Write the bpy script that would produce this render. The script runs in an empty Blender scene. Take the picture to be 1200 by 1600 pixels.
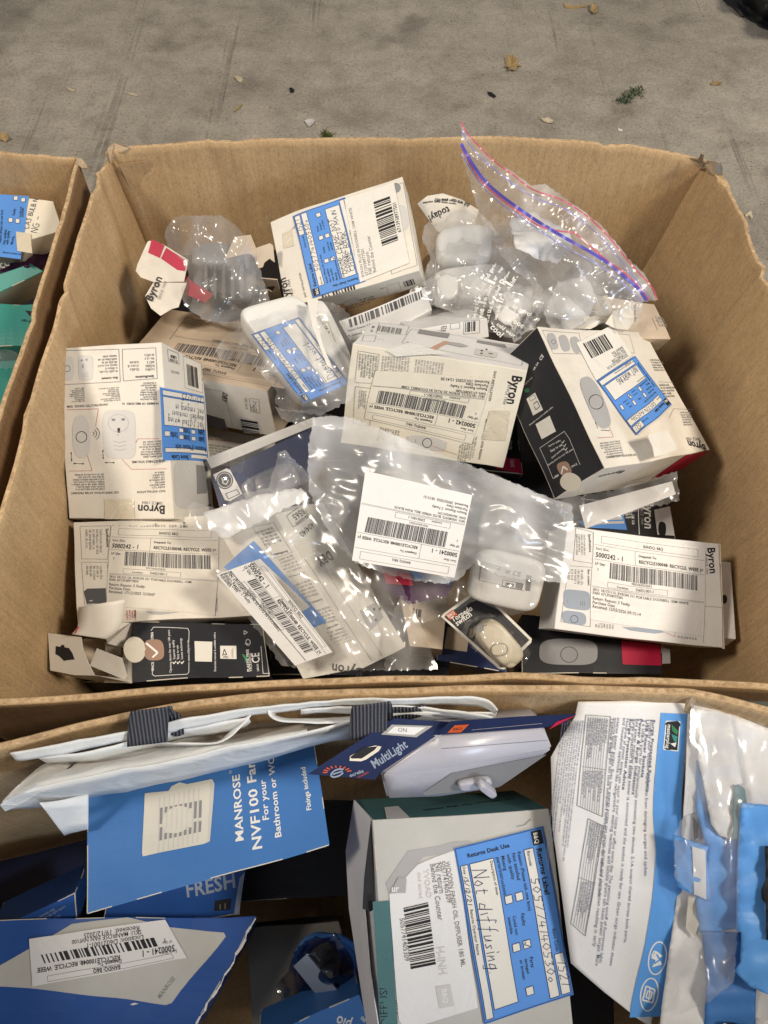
import bpy, bmesh, math, random
import numpy as np
from mathutils import Vector, Matrix, noise
from mathutils.geometry import delaunay_2d_cdt

# ------------------------------------------------------------------ camera, world, lamps, exposure
SC = bpy.context.scene
C = SC.collection
CAM_H, TILT, FPX = 0.87, math.radians(30.0), 1155.0
cd = bpy.data.cameras.new('camera'); cam = bpy.data.objects.new('camera', cd); C.objects.link(cam)
cam.location = (0, 0, CAM_H); cam.rotation_euler = (TILT, 0, 0)
cd.sensor_fit = 'VERTICAL'; cd.sensor_height = 36.0; cd.sensor_width = 27.0
cd.lens = FPX / 1600 * 36.0
cd.clip_start = 0.02; cd.clip_end = 60
SC.camera = cam
SC.view_settings.view_transform = 'Standard'
SC.view_settings.look = 'None'
SC.view_settings.exposure = -0.12
SC.view_settings.gamma = 1.0
SC.render.engine = 'CYCLES'
SC.cycles.use_denoising = True
SC.cycles.max_bounces = 8; SC.cycles.diffuse_bounces = 4; SC.cycles.glossy_bounces = 4
SC.cycles.transparent_max_bounces = 28; SC.cycles.transmission_bounces = 6
SC.cycles.caustics_reflective = False; SC.cycles.caustics_refractive = False
SC.cycles.sample_clamp_indirect = 6.0

world = bpy.data.worlds.new('World'); SC.world = world
world.use_nodes = True
bg = world.node_tree.nodes['Background']
bg.inputs['Color'].default_value = (0.80, 0.80, 0.82, 1); bg.inputs['Strength'].default_value = 0.27

def lamp(kind, name, loc, target, size, power, col, cone=None, blend=.5):
    l = bpy.data.lights.new(name, kind); l.energy = power; l.color = col
    if kind == 'AREA': l.shape = 'DISK'; l.size = size
    else: l.shadow_soft_size = size / 2; l.spot_size = math.radians(cone); l.spot_blend = blend
    o = bpy.data.objects.new(name, l); C.objects.link(o); o.location = loc
    d = Vector(target) - Vector(loc); o.rotation_euler = d.to_track_quat('-Z', 'Y').to_euler()
    return o
# two warm hall lamps over the main box, cool daylight from the open door low on the right
lamp('SPOT', 'hall_lamp', (1.55, -0.20, 2.35), (0.05, 1.12, 0.2), 0.45, 225, (1.0, 0.88, 0.73), 50, .22)
lamp('SPOT', 'hall_lamp', (-1.25, 0.05, 2.1), (0.05, 1.10, 0.2), 0.40, 122, (1.0, 0.88, 0.74), 54, .22)
lamp('AREA', 'doorway_daylight', (1.30, -1.25, 0.98), (0.0, -0.02, 0.38), 0.7, 17, (0.66, 0.80, 1.0))

# ------------------------------------------------------------------ small maths
_c, _s = math.cos(TILT), math.sin(TILT)
def ray(px, py):
    a, b = (px - 600) / FPX, (800 - py) / FPX
    return Vector((a, b * _c + _s, b * _s - _c))
EYE = Vector((0, 0, CAM_H))
def P(px, py, z):
    """the world point at height z that the photograph shows at pixel px, py"""
    d = ray(px, py); return EYE + d * ((z - CAM_H) / d.z)

class Plane:
    """a flat face: origin, x axis, y axis, outward normal; loc() = where a photo pixel falls on it"""
    def __init__(s, o, ex, ey):
        s.o = Vector(o); s.x = Vector(ex).normalized(); n = s.x.cross(Vector(ey)); s.n = n.normalized(); s.y = s.n.cross(s.x)
    def loc(s, px, py):
        d = ray(px, py); t = (s.o - EYE).dot(s.n) / d.dot(s.n); p = EYE + d * t - s.o
        return (p.dot(s.x), p.dot(s.y))
    def at(s, x, y, h=0.0): return s.o + s.x * x + s.y * y + s.n * h
def plane_z(p0, z0, p1, z1, p2, z2):
    """plane through three photo pixels at given heights: p0 = corner, p1 along x, p2 against y (below p0)"""
    a, b, c = P(*p0, z0), P(*p1, z1), P(*p2, z2)
    return Plane(a, b - a, a - c)

# ------------------------------------------------------------------ materials
M = {}
def newmat(name):
    m = bpy.data.materials.new(name); m.use_nodes = True; nt = m.node_tree
    for n in list(nt.nodes):
        if n.type != 'OUTPUT_MATERIAL': nt.nodes.remove(n)
    out = [n for n in nt.nodes if n.type == 'OUTPUT_MATERIAL'][0]
    return m, nt, out
def N(nt, t, **k):
    n = nt.nodes.new(t)
    for a, v in k.items():
        if a in n.inputs.keys(): n.inputs[a].default_value = v
        else: setattr(n, a, v)
    return n
def noise_node(nt, vec, scale, detail=4, rough=.55, dist=0):
    n = nt.nodes.new('ShaderNodeTexNoise'); n.inputs['Scale'].default_value = scale
    n.inputs['Detail'].default_value = detail; n.inputs['Roughness'].default_value = rough; n.inputs['Distortion'].default_value = dist
    if vec: nt.links.new(vec, n.inputs['Vector'])
    return n
def ramp(nt, src, stops):
    r = nt.nodes.new('ShaderNodeValToRGB'); e = r.color_ramp.elements
    e[0].position, e[0].color = stops[0][0], (*stops[0][1], 1); e[1].position, e[1].color = stops[-1][0], (*stops[-1][1], 1)
    for p, c in stops[1:-1]:
        q = e.new(p); q.color = (*c, 1)
    nt.links.new(src, r.inputs[0]); return r
def mix(nt, fac, a, b, blend='MIX'):
    m = nt.nodes.new('ShaderNodeMix'); m.data_type = 'RGBA'; m.blend_type = blend
    for i, v in ((0, fac), (6, a), (7, b)):
        if hasattr(v, 'is_output') or isinstance(v, bpy.types.NodeSocket): nt.links.new(v, m.inputs[i])
        elif i == 0: m.inputs[0].default_value = v
        else: m.inputs[i].default_value = (*v, 1)
    return m.outputs[2]
def vec_of(nt, scale=(1, 1, 1), rot=(0, 0, 0)):
    tc = nt.nodes.new('ShaderNodeTexCoord'); mp = nt.nodes.new('ShaderNodeMapping')
    mp.inputs['Scale'].default_value = scale; mp.inputs['Rotation'].default_value = rot
    nt.links.new(tc.outputs['Object'], mp.inputs['Vector']); return mp.outputs[0]

def paper(name, col, rough=.5, var=.08, scale=60, bump=.25, spec=.35, dirt=.0, wr=0.0):
    """printed card, coated paper or plain plastic with slight mottling, scuffs and relief"""
    m, nt, out = newmat(name); b = N(nt, 'ShaderNodeBsdfPrincipled'); v = vec_of(nt)
    n1 = noise_node(nt, v, scale * .25, 5, .6); n2 = noise_node(nt, v, scale * 8, 3, .7)
    dark = tuple(c * (1 - var * 1.6) for c in col); lite = tuple(min(1, c * (1 + var * .7)) for c in col)
    r = ramp(nt, n1.outputs[0], [(.3, dark), (.68, lite)])
    colr = r.outputs[0]
    if dirt:
        n3 = noise_node(nt, v, 22, 6, .72, .6)
        r3 = ramp(nt, n3.outputs[0], [(.52, (0, 0, 0)), (.75, (1, 1, 1))])
        mm = nt.nodes.new('ShaderNodeMath'); mm.operation = 'MULTIPLY'; mm.inputs[1].default_value = dirt
        nt.links.new(r3.outputs[0], mm.inputs[0])
        colr = mix(nt, mm.outputs[0], colr, (.30, .22, .13))
    nt.links.new(colr, b.inputs['Base Color'])
    rr = nt.nodes.new('ShaderNodeMapRange'); rr.inputs[3].default_value = rough - .1; rr.inputs[4].default_value = rough + .12
    nt.links.new(n1.outputs[0], rr.inputs[0]); nt.links.new(rr.outputs[0], b.inputs['Roughness'])
    b.inputs['Specular IOR Level'].default_value = spec
    bp = N(nt, 'ShaderNodeBump', Strength=bump, Distance=.0004); nt.links.new(n2.outputs[0], bp.inputs['Height'])
    nrm = bp.outputs[0]
    if wr:
        n4 = noise_node(nt, v, 30, 3, .5, 1.5)
        b2 = N(nt, 'ShaderNodeBump', Strength=wr, Distance=.004); nt.links.new(n4.outputs[0], b2.inputs['Height']); nt.links.new(nrm, b2.inputs['Normal']); nrm = b2.outputs[0]
    nt.links.new(nrm, b.inputs['Normal'])
    nt.links.new(b.outputs[0], out.inputs[0]); M[name] = m; return m

def film(name, milk=.05, tint=(.97, .97, .97), k=1.3, rough=.10, bump=.5, bscale=22, white=(.9, .9, .9), stretch=(1, .35, 1), rot=.8):
    """thin clear plastic: see-through, slightly milky, mirror glints along its creases"""
    m, nt, out = newmat(name); v = vec_of(nt); vs = vec_of(nt, stretch, (0, 0, rot))
    tr = N(nt, 'ShaderNodeBsdfTransparent'); tr.inputs[0].default_value = (*tint, 1)
    df = N(nt, 'ShaderNodeBsdfDiffuse'); df.inputs[0].default_value = (*white, 1)
    gl = N(nt, 'ShaderNodeBsdfGlossy'); gl.inputs['Roughness'].default_value = rough; gl.inputs[0].default_value = (1, 1, 1, 1)
    wob = noise_node(nt, v, bscale * .9, 1, .5, 0)
    add = nt.nodes.new('ShaderNodeVectorMath'); add.operation = 'MULTIPLY_ADD'; add.inputs[1].default_value = (.03, .03, .03)
    nt.links.new(wob.outputs['Color'], add.inputs[0]); nt.links.new(vs, add.inputs[2])
    hs = []
    for sc, wd, amp in ((bscale * .7, .16, 1.0), (bscale * 1.5, .2, .35)):
        vo = nt.nodes.new('ShaderNodeTexVoronoi'); vo.feature = 'DISTANCE_TO_EDGE'; vo.inputs['Scale'].default_value = sc; nt.links.new(add.outputs[0], vo.inputs['Vector'])
        r = nt.nodes.new('ShaderNodeMapRange'); r.interpolation_type = 'SMOOTHSTEP'; r.inputs[1].default_value = 0; r.inputs[2].default_value = wd; r.inputs[3].default_value = amp; r.inputs[4].default_value = 0
        nt.links.new(vo.outputs['Distance'], r.inputs[0]); hs.append(r.outputs[0])
    s1 = nt.nodes.new('ShaderNodeMath'); s1.operation = 'ADD'; nt.links.new(hs[0], s1.inputs[0]); nt.links.new(hs[1], s1.inputs[1])
    ln = noise_node(nt, v, bscale * .7, 1, .4, .6)
    s2 = nt.nodes.new('ShaderNodeMath'); s2.operation = 'MULTIPLY_ADD'; s2.inputs[1].default_value = 2.0; nt.links.new(ln.outputs[0], s2.inputs[0]); nt.links.new(s1.outputs[0], s2.inputs[2])
    bp = N(nt, 'ShaderNodeBump', Strength=bump, Distance=.0022); nt.links.new(s2.outputs[0], bp.inputs['Height'])
    for s in (df, gl): nt.links.new(bp.outputs[0], s.inputs['Normal'])
    m1 = nt.nodes.new('ShaderNodeMixShader'); nt.links.new(tr.outputs[0], m1.inputs[1]); nt.links.new(df.outputs[0], m1.inputs[2])
    mk = nt.nodes.new('ShaderNodeMath'); mk.operation = 'MULTIPLY_ADD'; mk.inputs[1].default_value = milk * 1.2; mk.inputs[2].default_value = milk * .7
    nt.links.new(s1.outputs[0], mk.inputs[0]); nt.links.new(mk.outputs[0], m1.inputs[0])
    fr = N(nt, 'ShaderNodeLayerWeight', Blend=.5)
    pw = nt.nodes.new('ShaderNodeMath'); pw.operation = 'POWER'; pw.inputs[1].default_value = 4.0; nt.links.new(fr.outputs['Facing'], pw.inputs[0])
    mu = nt.nodes.new('ShaderNodeMath'); mu.operation = 'MULTIPLY_ADD'; mu.inputs[1].default_value = .75; mu.inputs[2].default_value = .045 * k; mu.use_clamp = True
    nt.links.new(pw.outputs[0], mu.inputs[0])
    m2 = nt.nodes.new('ShaderNodeMixShader'); nt.links.new(mu.outputs[0], m2.inputs[0])
    nt.links.new(m1.outputs[0], m2.inputs[1]); nt.links.new(gl.outputs[0], m2.inputs[2]); nt.links.new(m2.outputs[0], out.inputs[0])
    M[name] = m; return m

# printed inks and plain stocks
paper('card_white', (.74, .70, .62), .48, dirt=.22); paper('card_cool', (.74, .74, .74), .42, dirt=.10)
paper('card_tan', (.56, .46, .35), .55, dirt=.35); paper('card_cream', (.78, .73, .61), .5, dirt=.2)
paper('card_grey', (.52, .52, .49), .5, dirt=.1); paper('card_inside', (.66, .62, .53), .75, dirt=.15)
paper('card_black', (.018, .019, .024), .42, .2, spec=.4); paper('card_navy', (.016, .026, .085), .35, .15)
paper('card_blue', (.055, .19, .50), .40, .05, spec=.4); paper('card_blue_deep', (.02, .085, .33), .42, .08)
paper('card_teal', (.05, .30, .26), .42, .08); paper('card_petrol', (.07, .17, .18), .5, .08)
paper('card_crimson', (.50, .015, .06), .42, .08); paper('card_purple', (.05, .008, .05), .4, .15)
paper('sky_blue', (.11, .34, .78), .42, .05); paper('label_blue', (.10, .29, .74), .45, .06); paper('label_blue_dark', (.04, .10, .30), .5)
paper('label_white', (.75, .73, .67), .42, .03, wr=.35); paper('label_cool', (.75, .75, .75), .4, .03, wr=.3)
paper('ink_black', (.018, .018, .02), .5, .1); paper('ink_grey', (.22, .22, .22), .55, .1); paper('ink_soft', (.36, .35, .33), .55, .05)
paper('ink_white', (.82, .82, .80), .45, .03); paper('ink_navy', (.02, .03, .10), .5, .1); paper('ink_red', (.45, .05, .05), .5)
paper('print_grey', (.40, .40, .40), .5, .05); paper('print_light', (.60, .59, .57), .5, .05); paper('print_dark', (.09, .09, .10), .5, .05)
paper('print_mid', (.26, .26, .27), .5, .05); paper('skin_print', (.52, .33, .24), .5, .05); paper('orange_ink', (.60, .10, .02), .5); paper('green_ink', (.04, .25, .10), .5)
paper('ink_slate', (.13, .15, .22), .5); paper('print_cream', (.70, .68, .60), .5); paper('card_flap', (.76, .73, .66), .55, dirt=.05)
paper('bronze_print', (.34, .22, .16), .5, .08); paper('print_petrol', (.05, .11, .12), .5); paper('ink_bluegrey', (.30, .36, .46), .5)
paper('plastic_white', (.76, .76, .74), .32, .03, spec=.5, bump=.1); paper('plastic_ivory', (.66, .60, .47), .38, .04, spec=.5, bump=.1)
paper('plastic_grey', (.20, .19, .18), .4, .06, spec=.5); paper('plastic_dark', (.02, .02, .022), .35, .1, spec=.5)
paper('plastic_lilac', (.47, .47, .53), .28, .04, spec=.6, bump=.12)
paper('tape', (.66, .60, .47), .22, .05, spec=.6, bump=.1, wr=.8)
paper('leaf_tan', (.42, .30, .14), .7, .2); paper('leaf_green', (.11, .14, .08), .8, .3); paper('straw', (.55, .48, .34), .7, .15); paper('moss', (.10, .13, .03), .9, .3)
paper('rubber_black', (.015, .015, .017), .6, .2); paper('tread_green', (.055, .075, .062), .5, .15, dirt=.2)
film('film_printed', .11, k=1.6, rough=.21, bump=.5, bscale=18)
film('film_clear', .055, k=1.4, rough=.20, bump=.5, bscale=18)
film('film_milky', .21, k=1.9, rough=.24, bump=.55, bscale=13, white=(.88, .91, .94), rot=-.5)
film('film_haze', .085, k=1.5, rough=.21, bump=.5, bscale=19, rot=.4)
film('film_stiff', .02, k=1.8, rough=.07, bump=.10, bscale=12)
film('film_dark', .03, tint=(.22, .25, .36), k=1.8, rough=.12, bump=.5, bscale=24, white=(.05, .08, .2))
for nm, col in (('zip_blue', (.11, .09, .45)), ('zip_red', (.62, .12, .18)), ('zip_violet', (.30, .29, .58))):
    paper(nm, col, .25, .05, spec=.6, bump=.1)

def cardboard(name, col, flute=True):
    m, nt, out = newmat(name); b = N(nt, 'ShaderNodeBsdfPrincipled'); v = vec_of(nt)
    n1 = noise_node(nt, v, 9, 6, .65, .3); n2 = noise_node(nt, vec_of(nt, (1, 1, .35)), 900, 3, .7); n3 = noise_node(nt, v, 120, 4, .7)
    r = ramp(nt, n1.outputs[0], [(.25, tuple(c * .84 for c in col)), (.5, col), (.8, tuple(c * 1.12 for c in col))])
    f = ramp(nt, n2.outputs[0], [(.30, (.72, .68, .62)), (.5, (1, 1, 1)), (.72, (1.10, 1.08, 1.03))])
    c1 = mix(nt, 1.0, r.outputs[0], f.outputs[0], 'MULTIPLY')
    g = ramp(nt, n3.outputs[0], [(.35, (.94, .935, .93)), (.62, (1.02, 1.02, 1.02))])
    c2 = mix(nt, 1.0, c1, g.outputs[0], 'MULTIPLY')
    vo = nt.nodes.new('ShaderNodeTexVoronoi'); vo.inputs['Scale'].default_value = 45; nt.links.new(v, vo.inputs['Vector'])
    sp = ramp(nt, vo.outputs['Distance'], [(.0, (1, 1, 1)), (.035, (0, 0, 0))])
    c3 = mix(nt, sp.outputs[0], c2, tuple(c * .35 for c in col))
    fl = noise_node(nt, vec_of(nt, (330, 330, 7)), 1, 2, .5); fr_ = ramp(nt, fl.outputs[0], [(.35, (.93, .925, .91)), (.65, (1.05, 1.05, 1.04))]); c3 = mix(nt, 1, c3, fr_.outputs[0], 'MULTIPLY')
    sc = noise_node(nt, vec_of(nt, (1, 1, 2.2), (.3, .2, .5)), 17, 6, .75, 1.2); sr = ramp(nt, sc.outputs[0], [(.60, (0, 0, 0)), (.74, (.45, .45, .45))]); c3 = mix(nt, sr.outputs[0], c3, tuple(min(1, c * 1.35 + .03) for c in col))
    if not flute:
        en = noise_node(nt, v, 210, 2, .6); er = ramp(nt, en.outputs[0], [(.36, (.74, .72, .69)), (.5, (1, 1, 1)), (.66, (1.2, 1.21, 1.22))]); c3 = mix(nt, 1, c3, er.outputs[0], 'MULTIPLY')
    nt.links.new(c3, b.inputs['Base Color']); b.inputs['Roughness'].default_value = .78; b.inputs['Specular IOR Level'].default_value = .25
    bp = N(nt, 'ShaderNodeBump', Strength=.35, Distance=.0006); nt.links.new(n2.outputs[0], bp.inputs['Height'])
    bp2 = N(nt, 'ShaderNodeBump', Strength=.35, Distance=.004); nt.links.new(n1.outputs[0], bp2.inputs['Height']); nt.links.new(bp.outputs[0], bp2.inputs['Normal'])
    nt.links.new(bp2.outputs[0], b.inputs['Normal']); nt.links.new(b.outputs[0], out.inputs[0]); M[name] = m; return m
cardboard('cardboard', (.50, .35, .195)); cardboard('cardboard_edge', (.50, .36, .22), False); cardboard('cardboard_outer', (.29, .185, .10))
cardboard('cardboard_torn', (.46, .36, .25))
# ------------------------------------------------------------------ object helpers
def mesh_obj(name, verts, faces, mats, fm=None, parent=None, smooth=False):
    me = bpy.data.meshes.new(name)
    inv = parent_world(parent).inverted() if parent else None
    vs = [tuple(inv @ Vector(v)) if inv else tuple(v) for v in verts]
    me.from_pydata(vs, [], faces)
    for m in (mats if isinstance(mats, (list, tuple)) else [mats]): me.materials.append(M[m])
    if fm: me.polygons.foreach_set('material_index', fm)
    if smooth: me.polygons.foreach_set('use_smooth', [True] * len(me.polygons))
    me.update()
    o = bpy.data.objects.new(name, me); C.objects.link(o)
    if parent: o.parent = parent
    return o
def parent_world(o):
    m = o.matrix_basis.copy()
    while o.parent: o = o.parent; m = o.matrix_basis @ m
    return m
def thing(name, label, cat, loc=(0, 0, 0), group=None):
    o = bpy.data.objects.new(name, None); C.objects.link(o); o.location = loc; o.empty_display_size = .02
    o['label'] = label; o['category'] = cat
    if group: o['group'] = group
    return o
def tag(o, label, cat, group=None):
    o['label'] = label; o['category'] = cat
    if group: o['group'] = group
    return o

def warp_fn(seed, amp):
    r = random.Random(seed); a = [r.uniform(0, 6.28) for _ in range(6)]; f = [r.uniform(18, 42) for _ in range(6)]
    def w(p):
        return Vector((p.x + amp * .6 * math.sin(f[0] * p.y + a[0]) + amp * .4 * math.sin(f[1] * p.z + a[1]),
                       p.y + amp * .6 * math.sin(f[2] * p.x + a[2]) + amp * .4 * math.sin(f[3] * p.z + a[3]),
                       p.z + amp * math.sin(f[4] * p.x + a[4]) * math.cos(f[5] * p.y + a[5]))) + noise.noise_vector(p * 26 + Vector((seed * 1.7, 0, 0))) * amp * 1.1
    return w
ident = lambda p: p

# glyph cache -------------------------------------------------------
_G = {}
def glyph(ch, bold):
    k = (ch, bold)
    if k in _G: return _G[k]
    def ev(s):
        cu = bpy.data.curves.new('t', 'FONT'); cu.body = s; cu.resolution_u = 2; cu.size = 1; cu.offset = .022 if bold else .004
        cu.fill_mode = 'BOTH' if False else 'FRONT'
        o = bpy.data.objects.new('t', cu); C.objects.link(o)
        bpy.context.view_layer.update()
        me = o.evaluated_get(bpy.context.evaluated_depsgraph_get()).to_mesh()
        vs = np.array([v.co[:2] for v in me.vertices]).reshape(-1, 2); fs = [tuple(p.vertices) for p in me.polygons]
        o.to_mesh_clear(); C.objects.unlink(o); bpy.data.objects.remove(o); bpy.data.curves.remove(cu)
        return vs, fs
    if '|' + str(bold) not in _G:
        a, _ = ev('||'); _G['|' + str(bold)] = a[:, 0].max() - a[:, 0].min()
    if ch == ' ': _G[k] = (np.zeros((0, 2)), [], .32); return _G[k]
    b, _ = ev('|' + ch + '|'); adv = (b[:, 0].max() - b[:, 0].min()) - _G['|' + str(bold)]
    vs, fs = ev(ch)
    _G[k] = (vs, fs, adv + (.015 if bold else 0)); return _G[k]
def text_geo(s, bold=False):
    x = 0; V = []; Fc = []; n = 0
    for ch in s:
        v, f, a = glyph(ch, bold)
        if len(v): V.append(v + [x, 0])
        Fc += [tuple(i + n for i in q) for q in f]; n += len(v); x += a
    return (np.concatenate(V) if V else np.zeros((0, 2))), Fc, x

# stroke font for handwriting
_H = {'A': '0,0 .4,1 .8,0;.15,.4 .65,.4', 'B': '0,0 0,1 .5,.9 .5,.6 0,.5 .6,.4 .6,.1 0,0', 'C': '.7,.85 .3,1 0,.5 .3,0 .7,.15', 'D': '0,0 0,1 .5,.8 .6,.3 0,0',
      'E': '.6,1 0,1 0,0 .6,0;0,.5 .5,.5', 'F': '.6,1 0,1 0,0;0,.5 .5,.5', 'G': '.7,.85 .3,1 0,.5 .3,0 .7,.1 .7,.45 .4,.45', 'H': '0,0 0,1;.6,0 .6,1;0,.5 .6,.5',
      'I': '.2,0 .2,1', 'K': '0,0 0,1;.6,1 0,.45 .6,0', 'L': '0,1 0,0 .5,0', 'M': '0,0 .1,1 .4,.3 .7,1 .8,0', 'N': '0,0 0,1 .6,0 .6,1', 'O': '.3,0 0,.4 .3,1 .6,.5 .3,0',
      'R': '0,0 0,1 .5,.9 .5,.6 0,.5 .6,0', 'S': '.6,.9 .2,1 .1,.7 .5,.4 .4,0 0,.1', 'T': '.3,0 .3,1;0,1 .7,1', 'U': '0,1 0,.2 .3,0 .6,.2 .6,1', 'V': '0,1 .3,0 .6,1', 'W': '0,1 .2,0 .4,.7 .6,0 .8,1',
      'Y': '0,1 .3,.5;.6,1 .2,0', '-': '0,.5 .5,.5', '1': '.2,0 .3,1', '2': '0,.8 .3,1 .5,.7 0,0 .6,0', '3': '0,.9 .4,1 .2,.55 .5,.3 .2,0 0,.1', '4': '.1,1 0,.4 .6,.4;.4,.8 .4,0',
      '5': '.6,1 .1,1 .1,.6 .5,.5 .4,0 0,0', '6': '.5,1 .1,.5 .2,0 .5,.2 .1,.4', '0': '.3,0 0,.5 .3,1 .6,.5 .3,0', '7': '0,1 .6,1 .2,0', '/': '0,0 .5,1', '.': '0,0 .05,.06',
      'a': '.45,.5 .1,.5 0,.15 .3,0 .45,.4 .5,0', 'c': '.4,.45 .1,.5 0,.1 .4,.05', 'd': '.4,.4 .1,.5 0,.1 .4,.1 .5,1 .45,0', 'e': '0,.25 .4,.3 .2,.55 0,.2 .2,0 .45,.1', 'f': '.5,.95 .3,1 .15,-.3;0,.5 .4,.5',
      'g': '.4,.45 .1,.5 0,.1 .4,.1 .4,.5 .3,-.4 0,-.3', 'h': '0,0 .1,1;.05,.3 .35,.5 .4,0', 'i': '.1,.5 .12,0;.12,.75 .14,.8', 'k': '0,0 .1,1;.4,.5 .05,.2 .4,0', 'l': '.1,1 .05,.1 .2,0', 'm': '0,0 .05,.5;.05,.3 .25,.5 .3,0;.3,.3 .5,.5 .55,0',
      'n': '0,0 .05,.5;.05,.3 .3,.5 .4,0', 'o': '.2,0 0,.25 .2,.5 .4,.25 .2,0', 'p': '0,-.4 .1,.5 .4,.4 .3,.05 .05,.1', 'r': '0,0 .05,.5;.05,.3 .3,.5', 's': '.35,.45 .1,.4 .3,.1 0,0', 't': '.2,.9 .15,.05 .35,0;0,.55 .4,.55',
      'u': '0,.5 .05,.05 .3,.05 .4,.5 .42,0', 'w': '0,.5 .1,0 .25,.4 .4,0 .5,.5', 'y': '0,.5 .15,.05;.4,.5 .1,-.4', 'x': '0,.5 .4,0;.4,.5 0,0', 'b': '0,1 0,0 .35,.1 .3,.45 0,.4'}

class Print:
    """flat print on a face: ink polygons gathered into one mesh; coordinates go through `mp` to face x, y"""
    def __init__(s, plane, mp=None, lift=.0003, warp=ident, cell=.009):
        s.pl, s.mp, s.lift, s.warp, s.cell = plane, mp or plane.loc, lift, warp, cell
        s.V, s.F, s.fm, s.mats, s.layer = [], [], [], [], 0
    def mi(s, m):
        if m not in s.mats: s.mats.append(m)
        return s.mats.index(m)
    def _v(s, x, y):
        s.V.append(s.warp(s.pl.at(x, y, s.lift + s.layer * .00008))); return len(s.V) - 1
    def lquad(s, a, b, c, d, m):
        """quad in face coordinates, cut into cells so that it follows the warp"""
        i = s.mi(m); L = max(math.dist(a, b), math.dist(d, c)); W = max(math.dist(a, d), math.dist(b, c))
        nu, nv = max(1, min(40, int(L / s.cell) + 1)), max(1, min(40, int(W / s.cell) + 1))
        if s.warp is ident: nu = nv = 1
        g = []
        for q in range(nv + 1):
            t = q / nv
            for p in range(nu + 1):
                u = p / nu
                g.append(s._v((a[0] * (1 - u) + b[0] * u) * (1 - t) + (d[0] * (1 - u) + c[0] * u) * t, (a[1] * (1 - u) + b[1] * u) * (1 - t) + (d[1] * (1 - u) + c[1] * u) * t))
        for q in range(nv):
            for p in range(nu):
                k = q * (nu + 1) + p; s.F.append((g[k], g[k + nu + 1], g[k + nu + 2], g[k + 1])); s.fm.append(i)
    def quad(s, a, b, c, d, m): s.lquad(*(s.mp(*q) for q in (a, b, c, d)), m)
    def poly(s, pts, m):
        i = s.mi(m); q = [s.mp(*p) for p in pts]; s.fill(q, i)
    def fill(s, q, i):
        """polygon in face coordinates; cut small when it has to follow a warped face"""
        xs, ys = [p[0] for p in q], [p[1] for p in q]
        if s.warp is not ident and max(max(xs) - min(xs), max(ys) - min(ys)) > s.cell * 1.4:
            B = []
            for a, b in zip(q, q[1:] + q[:1]):
                m = max(1, int(math.dist(a, b) / s.cell)); B += [(a[0] + (b[0] - a[0]) * k / m, a[1] + (b[1] - a[1]) * k / m) for k in range(m)]
            I = []; x = min(xs) + s.cell / 2
            while x < max(xs):
                y = min(ys) + s.cell / 2
                while y < max(ys):
                    c = False; j = len(B) - 1
                    for k in range(len(B)):
                        if (B[k][1] > y) != (B[j][1] > y) and x < (B[j][0] - B[k][0]) * (y - B[k][1]) / (B[j][1] - B[k][1]) + B[k][0]: c = not c
                        j = k
                    if c: I.append((x, y))
                    y += s.cell
                x += s.cell
            vs, _, fs, _, _, _ = delaunay_2d_cdt([Vector(p) for p in B + I], [], [list(range(len(B)))], 1, 1e-7)
            n0 = len(s.V)
            for v in vs: s._v(v.x, v.y)
            for f in fs: s.F.append(tuple(n0 + k for k in f)); s.fm.append(i)
            return
        ids = [s._v(*p) for p in q]
        A = sum(q[j][0] * q[(j + 1) % len(q)][1] - q[(j + 1) % len(q)][0] * q[j][1] for j in range(len(q)))
        s.F.append(tuple(ids) if A > 0 else tuple(reversed(ids))); s.fm.append(i)
    def lline(s, p, q, w, m):
        dx, dy = q[0] - p[0], q[1] - p[1]; L = math.hypot(dx, dy) or 1e-9; nx, ny = -dy / L * w / 2, dx / L * w / 2
        s.lquad((p[0] + nx, p[1] + ny), (q[0] + nx, q[1] + ny), (q[0] - nx, q[1] - ny), (p[0] - nx, p[1] - ny), m)
    def line(s, pts, w, m, close=False):
        """w in metres"""
        q = [s.mp(*p) for p in pts]
        if close: q.append(q[0])
        for a, b in zip(q, q[1:]): s.lline(a, b, w, m)
    def frame(s, a, b, c, d, w, m): s.line([a, b, c, d], w, m, True)
    def _base(s, p0, p1):
        a, b = s.mp(*p0), s.mp(*p1); L = math.dist(a, b) or 1e-9; return a, ((b[0] - a[0]) / L, (b[1] - a[1]) / L), L
    def text(s, t, p0, p1, m='ink_black', bold=False, hs=1.0, flip=False):
        """t from baseline start p0 to baseline end p1; hs stretches the height; letters follow the face, never mirrored"""
        V, Fc, W = text_geo(t, bold); a, (ux, uy), L = s._base(p0, p1)
        if not len(V): return
        k = L / W; i = s.mi(m); nx, ny = -uy, ux; n0 = len(s.V)
        for x, y in V:
            X, Y = x * k, y * k * hs; s._v(a[0] + ux * X + nx * Y, a[1] + uy * X + ny * Y)
        for f in Fc: s.F.append(tuple(j + n0 for j in f)); s.fm.append(i)
    def hand(s, t, p0, p1, m='ink_navy', hs=1.0, w=.0005, seed=1, slant=.15):
        r = random.Random(seed + len(t)); x = 0; st = []
        for ch in t:
            if ch == ' ': x += .5; continue
            wd = 0
            for part in _H.get(ch, _H['o']).split(';'):
                pts = [tuple(map(float, q.split(','))) for q in part.split()]; wd = max(wd, max(p[0] for p in pts))
                st.append([(x + p[0] + slant * p[1] + r.uniform(-.04, .04), p[1] * r.uniform(.92, 1.08) + r.uniform(-.04, .04)) for p in pts])
            x += wd + .22
        a, (ux, uy), L = s._base(p0, p1); k = L / max(x, 1e-6)
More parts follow.
